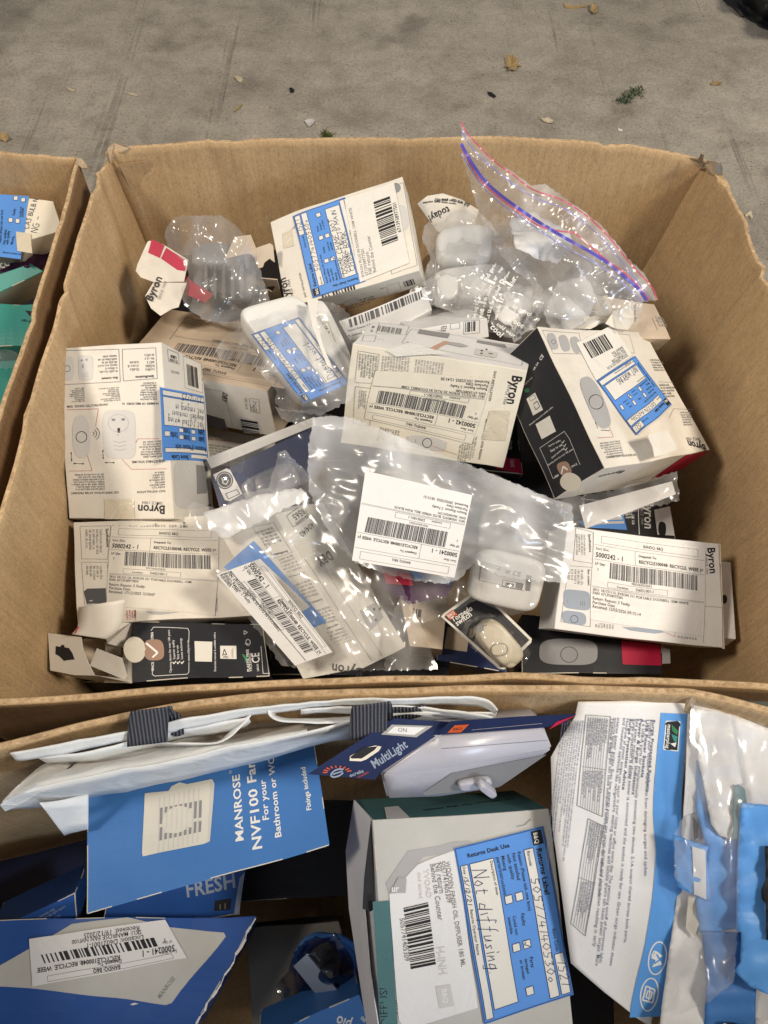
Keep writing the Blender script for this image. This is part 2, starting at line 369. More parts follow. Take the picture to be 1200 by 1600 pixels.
        for pts in st:
            q = [(a[0] + (ux * X - uy * Y * hs) * k, a[1] + (uy * X + ux * Y * hs) * k) for X, Y in pts]
            for e, f in zip(q, q[1:]): s.lline(e, f, w, m)
    def barcode(s, tl, tr, bl, n=60, m='ink_black', seed=3):
        r = random.Random(seed); a, b, d = s.mp(*tl), s.mp(*tr), s.mp(*bl); x = 0; i = s.mi(m); bars = []
        while x < n: w = r.choice((1, 1, 2, 3)); bars.append((x, x + w)); x += w + r.choice((1, 1, 2))
        for p, q in bars:
            p, q = p / x, q / x
            f = lambda u, v: (a[0] + (b[0] - a[0]) * u + (d[0] - a[0]) * v, a[1] + (b[1] - a[1]) * u + (d[1] - a[1]) * v)
            s.lquad(f(p, 0), f(q, 0), f(q, 1), f(p, 1), m)
    def greek(s, p0, p1, p3, n, m='ink_grey', seed=1, h=.55, ragged=.25, bold=1.0):
        """n lines of copy too small to read: rows of letter-like strokes from p0 to p1, rows running towards p3"""
        r = random.Random(seed); a, b, d = s.mp(*p0), s.mp(*p1), s.mp(*p3); L = math.dist(a, b); Hh = math.dist(a, d)
        if L < 1e-6 or Hh < 1e-6: return
        ux, uy, vx, vy = (b[0] - a[0]) / L, (b[1] - a[1]) / L, (d[0] - a[0]) / Hh, (d[1] - a[1]) / Hh
        pitch = Hh / n; xh = pitch * h; lw = xh * .62; sw = xh * .2 * bold
        def bar(x0, x1, y0, y1): s.lquad(*[(a[0] + ux * x + vx * y, a[1] + uy * x + vy * y) for x, y in ((x0, y0), (x1, y0), (x1, y1), (x0, y1))], m)
        c = s.cell; s.cell = 9
        for k in range(n):
            y1 = pitch * (k + .9); y0 = y1 - xh; x = 0; end = L * (1 - r.random() * ragged)
            while x < end - lw:
                for _ in range(r.randint(2, 8)):
                    if x > end - lw: break
                    up = xh * .45 if r.random() < .3 else 0
                    bar(x, x + sw, y0 - up, y1)
                    q = r.random()
                    if q < .65: bar(x + lw - sw * 2, x + lw - sw, y0, y1)
                    if q < .5: bar(x, x + lw - sw, y0, y0 + sw)
                    if .3 < q: bar(x, x + lw - sw, y1 - sw, y1)
                    x += lw * 1.12
                x += lw * .7
        s.cell = c
    def blob(s, c, ax, bx, m, n=24, power=2.0):
        """superellipse: centre pixel, pixel at the end of each half axis"""
        o, a, b = s.mp(*c), s.mp(*ax), s.mp(*bx); i = s.mi(m); ids = []
        sg = 1 if ((a[0] - o[0]) * (b[1] - o[1]) - (a[1] - o[1]) * (b[0] - o[0])) > 0 else -1
        for k in range(n):
            t = 2 * math.pi * k / n * sg; ct, st = math.cos(t), math.sin(t)
            u = math.copysign(abs(ct) ** (2 / power), ct); v = math.copysign(abs(st) ** (2 / power), st)
            ids.append((o[0] + (a[0] - o[0]) * u + (b[0] - o[0]) * v, o[1] + (a[1] - o[1]) * u + (b[1] - o[1]) * v))
        s.fill(ids, i)
    def ring(s, c, ax, bx, w, m, n=24, t0=0, t1=1):
        o, a, b = s.mp(*c), s.mp(*ax), s.mp(*bx)
        pts = [(o[0] + (a[0] - o[0]) * math.cos(2 * math.pi * t) + (b[0] - o[0]) * math.sin(2 * math.pi * t), o[1] + (a[1] - o[1]) * math.cos(2 * math.pi * t) + (b[1] - o[1]) * math.sin(2 * math.pi * t)) for t in (t0 + (t1 - t0) * k / n for k in range(n + 1))]
        for e, f in zip(pts, pts[1:]): s.lline(e, f, w, m)
    def build(s, name, parent, label=None):
        if not s.V: return None
        o = mesh_obj(name, s.V, s.F, s.mats, s.fm, parent)
        if label: o['label'] = label
        return o

def bilin(q, W, Hh):
    """map a W x Hh design (y down) on to a quad of face coordinates TL TR BR BL"""
    def f(x, y):
        u, v = x / W, y / Hh
        return tuple((q[0][i] * (1 - u) + q[1][i] * u) * (1 - v) + (q[3][i] * (1 - u) + q[2][i] * u) * v for i in (0, 1))
    return f

class Carton:
    """a folded carton: its seen face given by four photo pixels and three heights, depth along the inward normal"""
    def __init__(s, name, label, cat, px, zs, depth, mats, seed=1, amp=.0009, skip=(), group=None, back=None, nseg=10):
        s.px = px; s.pl = plane_z(px[0], zs[0], px[1], zs[1], px[3], zs[2]); s.d = depth; s.w = warp_fn(seed, amp)
        if s.pl.n.dot(EYE - s.pl.o) < 0: raise ValueError(name)
        s.l = [s.pl.loc(*p) for p in px]
        top = [s.pl.at(*q) for q in s.l]; dv = (P(*back[1:]) - top[back[0]]) if back else -s.pl.n * depth
        low = [p + dv for p in top]
        s.top, s.low, s.dv = top, low, dv
        cen = sum(low, Vector()) / 4
        s.root = thing(name, label, cat, cen, group)
        F6 = {'front': (top[0], top[1], top[2], top[3]), 'back': (low[1], low[0], low[3], low[2]), 'upper': (low[0], low[1], top[1], top[0]),
              'lower': (top[3], top[2], low[2], low[3]), 'left': (low[0], top[0], top[3], low[3]), 'right': (top[1], low[1], low[2], top[2])}
        s.F6 = F6; V = []; Fc = []; fm = []; ml = []
        for k, q in F6.items():
            if k in skip: continue
            m = mats.get(k, mats['front']) if isinstance(mats, dict) else mats
            if m not in ml: ml.append(m)
            mi = ml.index(m); n = nseg; b = len(V)
            for j in range(n + 1):
                v = j / n
                for i in range(n + 1):
                    u = i / n; p = (q[0] * (1 - u) + q[1] * u) * (1 - v) + (q[3] * (1 - u) + q[2] * u) * v
                    V.append(s.w(p))
            for j in range(n):
                for i in range(n):
                    a = b + j * (n + 1) + i; Fc.append((a, a + n + 1, a + n + 2, a + 1)); fm.append(mi)
        # weld seams
        o = mesh_obj('body', V, Fc, ml, fm, s.root)
        bm = bmesh.new(); bm.from_mesh(o.data); bmesh.ops.remove_doubles(bm, verts=bm.verts, dist=1e-5)
        cr = [e for e in bm.edges if len(e.link_faces) == 2 and e.calc_face_angle(0) > .6]
        rb = bmesh.ops.bevel(bm, geom=cr, offset=.0007, segments=2, affect='EDGES', profile=.6)
        if any(k in m for m in ml for k in ('black', 'blue', 'navy', 'teal', 'petrol', 'grey')):
            o.data.materials.append(M['card_inside']); wi = len(ml)
            for f in rb['faces']:
                c = f.calc_center_median()
                if noise.noise(c * 55 + Vector((seed, 0, 0))) > .02: f.material_index = wi
        for f in bm.faces: f.smooth = False
        bm.to_mesh(o.data); bm.free(); s.body = o
    def plane(s, k):
        q = s.F6[k]; return Plane(q[0], q[1] - q[0], q[0] - q[3])
    def pr(s, k='front', lift=.0003): return Print(s.plane(k) if k != 'front' else s.pl, None, lift, s.w)
    def design(s, k, W, Hh, lift=.0003):
        pl = s.plane(k); q = [((p - pl.o).dot(pl.x), (p - pl.o).dot(pl.y)) for p in s.F6[k]]
        return Print(pl, bilin(q, W, Hh), lift, s.w)
    def sticker(s, name, px, mat, k='front', lift=.0006, W=100, Hh=55, label=None):
        pl = s.plane(k) if k != 'front' else s.pl
        return sticker(s.root, pl, name, px, mat, lift, s.w, W, Hh, label)
def sticker(root, pl, name, px, mat, lift=.0006, w=ident, W=100, Hh=55, label=None):
    q = [pl.loc(*p) for p in px]
    st = Print(pl, None, lift, w); st.lquad(*q, mat); o = st.build(name, root, label)
    return o, Print(pl, bilin(q, W, Hh), lift + .0002, w)

def returns_label(pr, lines=(), date='', seed=1, tick=None, parent=None):
    p = pr; B = 'ink_black'; Wt = 'label_white'; r = random.Random(seed)
    def box(x0, y0, x1, y1):
        p.layer = 0; p.quad((x0, y0), (x1, y0), (x1, y1), (x0, y1), Wt); p.layer = 1; p.frame((x0, y0), (x1, y0), (x1, y1), (x0, y1), .0004, 'ink_navy'); p.layer = 2
    p.frame((.6, .6), (99.4, .6), (99.4, 54.4), (.6, 54.4), .0006, 'label_blue_dark')
    p.quad((1.5, 1.5), (10, 1.5), (10, 8), (1.5, 8), B); p.layer = 2; p.text('B&Q', (2.4, 6.6), (9.2, 6.6), 'ink_white', True, 1.15)
    p.layer = 1
    p.text('Returns Label', (12, 6.6), (40, 6.6), B, True); p.text('Store Code:', (60, 5.6), (74, 5.6), B)
    box(75, 1.6, 98, 7); p.hand('1521', (79, 6.2), (94, 6.2), 'ink_navy', 1.0, .0004, seed)
    box(11, 8.5, 98, 14.2); p.text('Barcode', (12, 12.6), (21, 12.6), B); p.hand('5057741405309', (28, 13.4), (90, 13.4), 'ink_navy', .8, .0004, seed + 1)
    p.layer = 1
    p.text('Reason (Please tick one box)', (11, 18.2), (46, 18.2), B)
    for t, x, y in (('Not satisfied', 11, 21.6), ('with quality', 11, 24.8), ('Missing', 11, 28.2), ('parts/instructions', 11, 31.2), ('Faulty', 46, 23), ('Could not', 46, 28), ('assemble', 46, 31), ('Parts', 72, 22), ('damaged', 72, 25), ('or broken', 72, 28)):
        p.text(t, (x, y), (x + len(t) * 1.25, y), B)
    for i, (x, y) in enumerate(((34, 20), (34, 26.5), (62, 20), (62, 26.5), (88, 23))):
        box(x, y, x + 4.6, y + 4.4)
        if tick == i: p.line([(x + .8, y + 2.6), (x + 2, y + 3.8), (x + 4.2, y + .4)], .0005, 'ink_navy')
        p.layer = 1
    box(11, 33, 94, 47.5); p.layer = 2; p.text('Description of issue', (12, 35.4), (32, 35.4), B)
    if lines:
        dy = 12.0 / len(lines)
        for i, t in enumerate(lines): p.hand(t, (15, 35.6 + dy * (i + .95)), (min(90, 18 + len(t) * 4.6), 35.2 + dy * (i + .95)), 'ink_navy', .95 if len(lines) > 1 else 1.2, .00045, seed + i)
    p.layer = 0
    box(11, 48.8, 98, 53.2); p.text('Date', (11.6, 52), (16, 52), B); p.hand(date or '13/12/25', (17, 52.6), (34, 52.6), 'ink_navy', .8, .0004, seed + 9); p.text('Returns Operator Name', (36, 52), (62, 52), B)
    p.layer = 1; p.text('Returns Desk Use', (7.2, 48), (7.2, 22), B, True); p.layer = 0
    return p.build('label_print', parent)

def despatch_label(p, slot='5000242 - 1', sku=None, ean='', loc='D6021001-1', recv='', seed=1, parent=None, soft='ink_black', top=True):
    B = soft; g = 'ink_grey'
    p.frame((7, 2), (93, 2), (93, 7.4), (7, 7.4), .00025, g); p.text('BANDQ: B&Q', (44, 6.2), (62, 6.2), B, False, 1.2)
    p.line([(1, 9.5), (99, 9.5)], .00025, g); p.line([(1, 20.5), (99, 20.5)], .00025, g); p.line([(37, 9.5), (37, 20.5)], .00025, g)
    p.text('Sort Slot:', (2, 13.2), (14, 13.2), B); p.text(slot, (2, 18.8), (27, 18.8), B, True, 1.15)
    p.text('Despatch To:', (40, 13.6), (56, 13.6), B, True); p.text('RECYCLE100048: RECYCLE. WEEE (<', (40, 18.4), (98, 18.4), B, True, 1.15)
    p.text('LP Qty:', (2, 24.6), (11, 24.6), B, True); p.text('1', (4, 29), (5.6, 29), B, True)
    p.barcode((15, 21.5), (93, 21.5), (15, 33.5), 170, 'print_dark', seed)
    p.text('900184502843', (34, 35.6), (52, 35.6), g)
    p.frame((14, 36.4), (66, 36.4), (66, 40.4), (14, 40.4), .00025, g); p.text('Location:', (22, 39.6), (32, 39.6), B); p.text(loc, (38, 39.6), (54, 39.6), B, False, 1.1)
    p.line([(1, 41.3), (99, 41.3)], .00025, g); p.line([(1, 42.0), (99, 42.0)], .0002, g)
    if sku: p.text(sku, (1.5, 44.8), (1.5 + len(sku) * 1.55, 44.8), B, False, 1.1)
    p.text('EAN: ' + ean, (1.5, 47.4), (28, 47.4), B, False, 1.1)
    p.text('Return Reason: 2 Faulty', (1.5, 51.4), (34, 51.4), B, False, 1.1); p.text('Purchase Date', (1.5, 54.4), (21, 54.4), B, False, 1.1)
    p.text('Received: ' + recv, (1.5, 57.4), (1.5 + (10 + len(recv)) * 1.45, 57.4), B, False, 1.1)
    return p.build('label_print', parent)

# ------------------------------------------------------------------ crumpled film
def interp(ctrl, x, y, k=2.4):
    sw = sz = 0
    for cx, cy, cz in ctrl:
        w = 1 / (((x - cx) ** 2 + (y - cy) ** 2) ** (k / 2) + 4); sw += w; sz += w * cz
    return sz / sw
def sheet(name, outline, ctrl, mat, parent=None, step=6, puff=0.0, crumple=.003, cs=.03, seed=1, aniso=(1, 1, 0), edge_wave=2.0, smooth=True, folds=0, thick=0, ridge=None):
    """a crumpled sheet inside an outline [(px, py)], heights interpolated from ctrl [(px, py, z)]"""
    r = random.Random(seed); n = len(outline); B = []
    for i in range(n):
        a, b = outline[i], outline[(i + 1) % n]; L = math.dist(a, b); m = max(1, int(L / step))
        for k in range(m):
            t = k / m; B.append((a[0] + (b[0] - a[0]) * t + (r.uniform(-1, 1) * edge_wave if k else 0), a[1] + (b[1] - a[1]) * t + (r.uniform(-1, 1) * edge_wave if k else 0)))
    def inside(x, y):
        c = False; j = len(B) - 1
        for i in range(len(B)):
            if (B[i][1] > y) != (B[j][1] > y) and x < (B[j][0] - B[i][0]) * (y - B[i][1]) / (B[j][1] - B[i][1]) + B[i][0]: c = not c
            j = i
        return c
    Ba = np.array(B); nb = len(B); pts = list(B)
    x0, y0 = Ba.min(0); x1, y1 = Ba.max(0); yy = y0 + step / 2; row = 0
    while yy < y1:
        xx = x0 + (step / 2 if row % 2 else 0)
        while xx < x1:
            qx, qy = xx + r.uniform(-.2, .2) * step, yy + r.uniform(-.2, .2) * step
            if inside(qx, qy) and np.min((Ba[:, 0] - qx) ** 2 + (Ba[:, 1] - qy) ** 2) > (step * .5) ** 2: pts.append((qx, qy))
            xx += step
        yy += step * .87; row += 1
    vs, _, fs, _, _, _ = delaunay_2d_cdt([Vector(p) for p in pts], [], [list(range(nb))], 1, 1e-6)
    ca, sa = math.cos(aniso[2]), math.sin(aniso[2])
    fl = [(r.uniform(0, math.pi), r.uniform(0, 1), r.uniform(.5, 1)) for _ in range(folds)]
    span = max(x1 - x0, y1 - y0); V = []
    for v in vs:
        x, y = v.x, v.y; z = interp(ctrl, x, y)
        de = math.sqrt(np.min((Ba[:, 0] - x) ** 2 + (Ba[:, 1] - y) ** 2)); e = min(1, de / (span * .22))
        z += puff * (1 - (1 - e) ** 2)
        wp = P(x, y, z); q = Vector(((wp.x * ca + wp.y * sa) * aniso[0], (-wp.x * sa + wp.y * ca) * aniso[1], wp.z * .5 + seed * 3.7)) / cs
        h = noise.noise(q) * .7 + (1 - abs(noise.noise(q * 1.9 + Vector((5, 1, 2)))) * 2.6) * .55 + noise.noise(q * 4.3) * .22 + (1 - abs(noise.noise(q * .8 + Vector((9, 4, 2)))) * 3) * .4
        for an, ph, am in fl:
            s = (x * math.cos(an) + y * math.sin(an)) / span * 2.5 + ph; h += am * .9 * (abs((s % 1) - .5) * 2 - .5)
        h *= crumple * (.35 + .65 * min(1, de / 14))
        V.append(P(x, y, z + h))
    F_ = [tuple(f) for f in fs]
    # face up
    out = []
    for f in F_:
        a, b, c = (V[i] for i in f[:3]); out.append(f if (b - a).cross(c - a).dot(EYE - a) > 0 else tuple(reversed(f)))
    if thick:
        m = len(V); V = V + [p - Vector((0, 0, thick)) for p in V]
        cnt = {}
        for f in out:
            for i in range(len(f)): e = (f[i], f[(i + 1) % len(f)]); cnt[e] = 1
        side = [(e[1], e[0], e[0] + m, e[1] + m) for e in cnt if (e[1], e[0]) not in cnt]
        out = out + [tuple(i + m for i in reversed(f)) for f in out] + side
    return mesh_obj(name, V, out, mat, None, parent, smooth)
def strip_on(name, px, zf, width, mat, parent, lift=.0008, n=60):
    """ribbon along photo pixels; zf(x, y) height"""
    pts = []
    for i in range(len(px) - 1):
        a, b = px[i], px[i + 1]
        for k in range(8): t = k / 8; pts.append((a[0] + (b[0] - a[0]) * t, a[1] + (b[1] - a[1]) * t))
    pts.append(px[-1]); W = [P(x, y, zf(x, y) + lift) for x, y in pts]; V = []; Fc = []
    for i, p in enumerate(W):
        d = (W[min(i + 1, len(W) - 1)] - W[max(i - 1, 0)]).normalized(); s = d.cross((EYE - p).normalized()).normalized() * width / 2
        V += [p - s, p + s]
        if i: k = 2 * i; Fc.append((k - 2, k, k + 1, k - 1))
    return mesh_obj(name, V, Fc, mat, None, parent)
def smooth_px(pts, n=6):
    """Catmull-Rom through pixels"""
    out = []
    for i in range(len(pts) - 1):
        p0, p1, p2, p3 = pts[max(i - 1, 0)], pts[i], pts[i + 1], pts[min(i + 2, len(pts) - 1)]
        for k in range(n):
            t = k / n
            out.append(tuple(.5 * ((2 * p1[j]) + (-p0[j] + p2[j]) * t + (2 * p0[j] - 5 * p1[j] + 4 * p2[j] - p3[j]) * t * t + (-p0[j] + 3 * p1[j] - 3 * p2[j] + p3[j]) * t ** 3) for j in range(len(p1))))
    out.append(pts[-1]); return out
def slab(name, px, zs, th, mat, parent=None, mats2=None, bend=0, plane=None):
    """thin flat or bent card: pixel outline on a plane through three of its points with heights zs"""
    pl = plane or plane_z(px[0], zs[0], px[1], zs[1], px[-1], zs[2])
    q = [pl.loc(*p) for p in px]; c = (sum(p[0] for p in q) / len(q), sum(p[1] for p in q) / len(q))
    R2 = max(math.dist(p, c) for p in q) ** 2
    V = [pl.at(*p, -bend * math.dist(p, c) ** 2 / R2) for p in q] + [pl.at(*p, -th - bend * math.dist(p, c) ** 2 / R2) for p in q]
    n = len(q); A = sum(q[j][0] * q[(j + 1) % n][1] - q[(j + 1) % n][0] * q[j][1] for j in range(n))
    top = list(range(n)); 
    if A < 0: top.reverse()
    F_ = [tuple(top), tuple(i + n for i in reversed(top))]
    for i in range(n):
        a, b = top[i], top[(i + 1) % n]; F_.append((b, a, a + n, b + n))
    return mesh_obj(name, V, F_, mat, None, parent), pl
def loft(name, rings, mat, parent=None, cap=True, smooth=True, closed=True):
    V = []; F_ = []; n = len(rings[0])
    for r in rings: V += r
    for i in range(len(rings) - 1):
        for j in range(n if closed else n - 1):
            a, b = i * n + j, i * n + (j + 1) % n; F_.append((a, b, b + n, a + n))
    if cap: F_.append(tuple(range(n))[::-1]); F_.append(tuple(range((len(rings) - 1) * n, len(rings) * n)))
    o = mesh_obj(name, V, F_, mat, None, parent, smooth)
    bm = bmesh.new(); bm.from_mesh(o.data); bmesh.ops.recalc_face_normals(bm, faces=bm.faces); bm.to_mesh(o.data); bm.free()
    return o
def pill(name, pl, c, a, b, h, mat, parent=None, power=3.2, base=0, rnd=.25, n=36):
    """rounded moulded body on a plane: centre pixel, pixel at the end of each half axis, height h"""
    o, A, B = pl.loc(*c), pl.loc(*a), pl.loc(*b); rings = []
    for f, z in ((1, 0), (1, .55), (.985, .75), (.94, .9), (.86, .98), (.7, 1.0)):
        k = 1 - (1 - f) * rnd * 4 if f < 1 else 1; ring = []
        for i in range(n):
            t = 2 * math.pi * i / n; ct, st = math.cos(t), math.sin(t)
            u = math.copysign(abs(ct) ** (2 / power), ct) * k; v = math.copysign(abs(st) ** (2 / power), st) * k
            ring.append(pl.at(o[0] + (A[0] - o[0]) * u + (B[0] - o[0]) * v, o[1] + (A[1] - o[1]) * u + (B[1] - o[1]) * v, base + h * z))
        rings.append(ring)
    return loft(name, rings, mat, parent)

def card_sheet(name, px, pl, lift, mat, parent, seed=60, crumple=.0022, cs=.07, th=.0009, folds=2):
    """a creased card panel lying along a plane, pixel outline"""
    q = Plane(pl.o + pl.n * lift, pl.x, pl.y); x0, x1 = min(p[0] for p in px), max(p[0] for p in px); y0, y1 = min(p[1] for p in px), max(p[1] for p in px); ct = []
    for i in range(6):
        for j in range(6):
            x, y = x0 + (x1 - x0) * i / 5, y0 + (y1 - y0) * j / 5; ct.append((x, y, q.at(*q.loc(x, y)).z))
    return sheet(name, px, ct + [(p[0], p[1], q.at(*q.loc(*p)).z) for p in px], mat, parent, step=7, crumple=crumple, cs=cs, seed=seed, edge_wave=.5, thick=th, folds=folds)
# ------------------------------------------------------------------ concrete floor
def concrete():
    m, nt, out = newmat('concrete'); b = N(nt, 'ShaderNodeBsdfPrincipled'); v = vec_of(nt)
    big = noise_node(nt, v, 1.6, 6, .62, .4); mid = noise_node(nt, v, 14, 6, .7, .3); fine = noise_node(nt, v, 170, 5, .85)
    base = ramp(nt, big.outputs[0], [(.30, (.275, .248, .206)), (.5, (.365, .332, .278)), (.72, (.445, .41, .345))])
    md = ramp(nt, mid.outputs[0], [(.30, (.74, .73, .72)), (.5, (1, 1, 1)), (.7, (1.22, 1.21, 1.19))])
    c = mix(nt, 1, base.outputs[0], md.outputs[0], 'MULTIPLY')
    fn = ramp(nt, fine.outputs[0], [(.32, (.62, .61, .59)), (.5, (1, 1, 1)), (.68, (1.24, 1.23, 1.21))])
    c = mix(nt, 1, c, fn.outputs[0], 'MULTIPLY')
    # dark oil stains
    st = noise_node(nt, vec_of(nt, (1, 1, 1), (0, 0, .5)), 5.5, 3, .45)
    sr = ramp(nt, st.outputs[0], [(.62, (1, 1, 1)), (.72, (.68, .67, .67))]); c = mix(nt, 1, c, sr.outputs[0], 'MULTIPLY')
    # tined grooves running away from the camera, broken by wear
    gv = vec_of(nt, (17, .4, 1), (0, 0, math.radians(-7))); g = noise_node(nt, gv, 1, 4, .75, .12)
    gr = ramp(nt, g.outputs[0], [(.368, (1, 1, 1)), (.408, (0, 0, 0))])
    gm = noise_node(nt, v, 6, 4, .7); gk = ramp(nt, gm.outputs[0], [(.36, (0, 0, 0)), (.56, (1, 1, 1))])
    gf = mix(nt, 1, gr.outputs[0], gk.outputs[0], 'MULTIPLY')
    gf2 = nt.nodes.new('ShaderNodeMath'); gf2.operation = 'MULTIPLY'; gf2.inputs[1].default_value = .40; nt.links.new(gf, gf2.inputs[0])
    c = mix(nt, gf2.outputs[0], c, (.085, .075, .065))
    # sideways broom marks
    bv = vec_of(nt, (5, 30, 1), (0, 0, math.radians(5))); bn = noise_node(nt, bv, 1, 4, .7, .3); br = ramp(nt, bn.outputs[0], [(.3, (.96, .955, .95)), (.6, (1.02, 1.02, 1.02))])
    c = mix(nt, 1, c, br.outputs[0], 'MULTIPLY')
    # pits
    vo = nt.nodes.new('ShaderNodeTexVoronoi'); vo.inputs['Scale'].default_value = 90; nt.links.new(v, vo.inputs['Vector'])
    pit = ramp(nt, vo.outputs['Distance'], [(.07, (1, 1, 1)), (.13, (0, 0, 0))])
    pm = ramp(nt, noise_node(nt, v, 30, 2).outputs[0], [(.44, (0, 0, 0)), (.54, (1, 1, 1))]); pf = mix(nt, 1, pit.outputs[0], pm.outputs[0], 'MULTIPLY')
    c = mix(nt, pf, c, (.13, .115, .10))
    nt.links.new(c, b.inputs['Base Color']); b.inputs['Roughness'].default_value = .82
    b1 = N(nt, 'ShaderNodeBump', Strength=.5, Distance=.004); b1.invert = True; nt.links.new(gf, b1.inputs['Height'])
    b2 = N(nt, 'ShaderNodeBump', Strength=.6, Distance=.0015); nt.links.new(fine.outputs[0], b2.inputs['Height']); nt.links.new(b1.outputs[0], b2.inputs['Normal'])
    b3 = N(nt, 'ShaderNodeBump', Strength=.5, Distance=.006); nt.links.new(mid.outputs[0], b3.inputs['Height']); nt.links.new(b2.outputs[0], b3.inputs['Normal'])
    b4 = N(nt, 'ShaderNodeBump', Strength=.7, Distance=.003); b4.invert = True; nt.links.new(pf, b4.inputs['Height']); nt.links.new(b3.outputs[0], b4.inputs['Normal'])
    nt.links.new(b4.outputs[0], b.inputs['Normal']); nt.links.new(b.outputs[0], out.inputs[0]); M['concrete'] = m
concrete()
fl = mesh_obj('floor', [(-12, -10, 0), (12, -10, 0), (12, 14, 0), (-12, 14, 0)], [(0, 1, 2, 3)], 'concrete'); fl['kind'] = 'structure'

# litter on the concrete
def litter(name, label, cat, px, th, mat, seed=1, curl=.004, lift=.001, group=None):
    """a small crumpled scrap: pixel outline laid on the floor"""
    r = random.Random(seed); c = (sum(p[0] for p in px) / len(px), sum(p[1] for p in px) / len(px))
    q = [P(*p, 0) for p in px]; cc = P(*c, 0)
    V = [cc + Vector((0, 0, lift))]; F_ = []; n = len(q)
    for k, f in enumerate((.5, 1)):
        for p in q:
            d = p - cc; V.append(cc + d * f + Vector((0, 0, lift + (r.random() * curl if f == 1 else r.random() * curl * .6))))
    for i in range(n):
        j = (i + 1) % n; F_ += [(0, 1 + i, 1 + j), (1 + i, 1 + n + i, 1 + n + j, 1 + j)]
    m = len(V); V += [v - Vector((0, 0, th)) for v in V]
    F_ += [tuple(k + m for k in reversed(f)) for f in F_] + [(1 + n + j, 1 + n + i, 1 + n + i + m, 1 + n + j + m) for i, j in ((i, (i + 1) % n) for i in range(n))]
    return tag(mesh_obj(name, V, F_, mat), label, cat, group)
litter('dry_leaf', 'dry yellow birch leaf lying alone on the concrete behind the big box', 'leaf', [(792, 92), (797, 96), (801, 89), (805, 95), (810, 94), (808, 100), (815, 104), (808, 107), (805, 113), (799, 112), (795, 116), (793, 109), (788, 108), (791, 102), (788, 96)], .0006, 'leaf_tan', 2, .010)
litter('dry_leaf', 'small curled brown leaf on the concrete behind the left box', 'leaf', [(2, 214), (9, 212), (14, 216), (17, 221), (10, 223), (4, 222), (0, 220)], .0008, 'leaf_tan', 5, .009)
litter('leaf_scrap', 'pale torn leaf scrap on the concrete left of the birch leaf', 'leaf scrap', [(366, 122), (372, 119), (376, 122), (380, 126), (376, 130), (371, 128), (369, 126)], .0005, 'straw', 7, .005)
litter('leaf_scrap', 'curled tan leaf scrap near the top edge of the picture', 'leaf scrap', [(922, 12), (928, 8), (932, 14), (933, 21), (927, 25), (921, 20)], .0006, 'leaf_tan', 8, .01)
litter('twig', 'thin brown twig beside the tan scrap near the top edge', 'twig', [(880, 8), (895, 10), (915, 9), (917, 12), (896, 14), (883, 13)], .001, 'leaf_tan', 9, .003)
litter('leaf_scrap', 'brown seed husk on the concrete right of the green sprig', 'leaf scrap', [(1110, 131), (1117, 129), (1127, 132), (1126, 135), (1117, 134), (1110, 134)], .0006, 'leaf_tan', 11, .006)
litter('leaf_scrap', 'split straw-coloured husk on the concrete below the birch leaf', 'leaf scrap', [(844, 187), (850, 188), (856, 186), (864, 191), (863, 195), (856, 193), (848, 191)], .0006, 'straw', 12, .005)
litter('paper_scrap', 'bright white crumb on the concrete right of the split husk', 'scrap', [(965, 201), (972, 203), (973, 206), (966, 205)], .0005, 'label_white', 13, .002)
litter('paper_scrap', 'pale grey plastic shard on the concrete beside the moss tuft', 'scrap', [(476, 191), (484, 188), (493, 189), (489, 196), (483, 200), (478, 195)], .0004, 'print_light', 14, .004)
litter('twig', 'bent straw twig on the concrete right of the big box', 'twig', [(1163, 338), (1170, 333), (1173, 333), (1176, 341), (1173, 343), (1170, 337), (1165, 340)], .001, 'straw', 15, .003)
litter('straw_stalk', 'pale stalk on the concrete at upper left, nearest the long groove', 'straw', [(104, 138), (110, 139), (118, 143), (116, 144), (108, 142)], .0006, 'straw', 16, .003)
litter('straw_stalk', 'slim pale stalk on the concrete right of the upper left groove', 'straw', [(198, 146), (206, 147), (216, 149), (214, 151), (204, 149)], .0006, 'straw', 17, .002)
litter('twig', 'dark slanting twig on the concrete above the moss tuft', 'twig', [(365, 174), (378, 163), (379, 165), (367, 176)], .0008, 'leaf_tan', 18, .002)
litter('pebble', 'small black pebble on the concrete above the moss tuft', 'pebble', [(452, 140), (456, 138), (460, 141), (459, 145), (454, 146)], .001, 'rubber_black', 19, .003)
litter('pebble', 'dark splinter on the concrete below the birch leaf', 'pebble', [(761, 145), (768, 146), (775, 152), (772, 154), (764, 150)], .001, 'rubber_black', 20, .002)
rr = random.Random(5)
V = []; F_ = []
def blade(c, h, r_, w):
    a = rr.uniform(0, 6.28); d = Vector((math.cos(a), math.sin(a), 0)); s = Vector((-d.y, d.x, 0)) * w; k = len(V)
    t1 = c + d * r_ * .6 + Vector((0, 0, h * .8)); t2 = c + d * r_ + Vector((0, 0, h * rr.uniform(.3, 1)))
    V.extend([c - s, c + s, t1 + s * .8, t1 - s * .8, t2]); F_.extend([(k, k + 1, k + 2, k + 3), (k + 3, k + 2, k + 4)])
for _ in range(70):
    c = P(510 + rr.gauss(0, 5), 213 + rr.gauss(0, 3.0), 0); blade(c, rr.uniform(.004, .012), rr.uniform(.003, .010), .0009)
t = tag(mesh_obj('moss_tuft', V, F_, 'moss'), 'tuft of green moss on the concrete just behind the big box rim', 'moss')
V = []; F_ = []
for i in range(48):
    u = rr.random(); c = P(968 + 34 * u + rr.gauss(0, 3), 160 - 16 * u + rr.gauss(0, 5), 0); blade(c, rr.uniform(.004, .018), rr.uniform(.008, .02), .0022)
tag(mesh_obj('green_sprig', V, F_, 'leaf_green'), 'wilted green leafy sprig on the concrete at upper right', 'sprig')
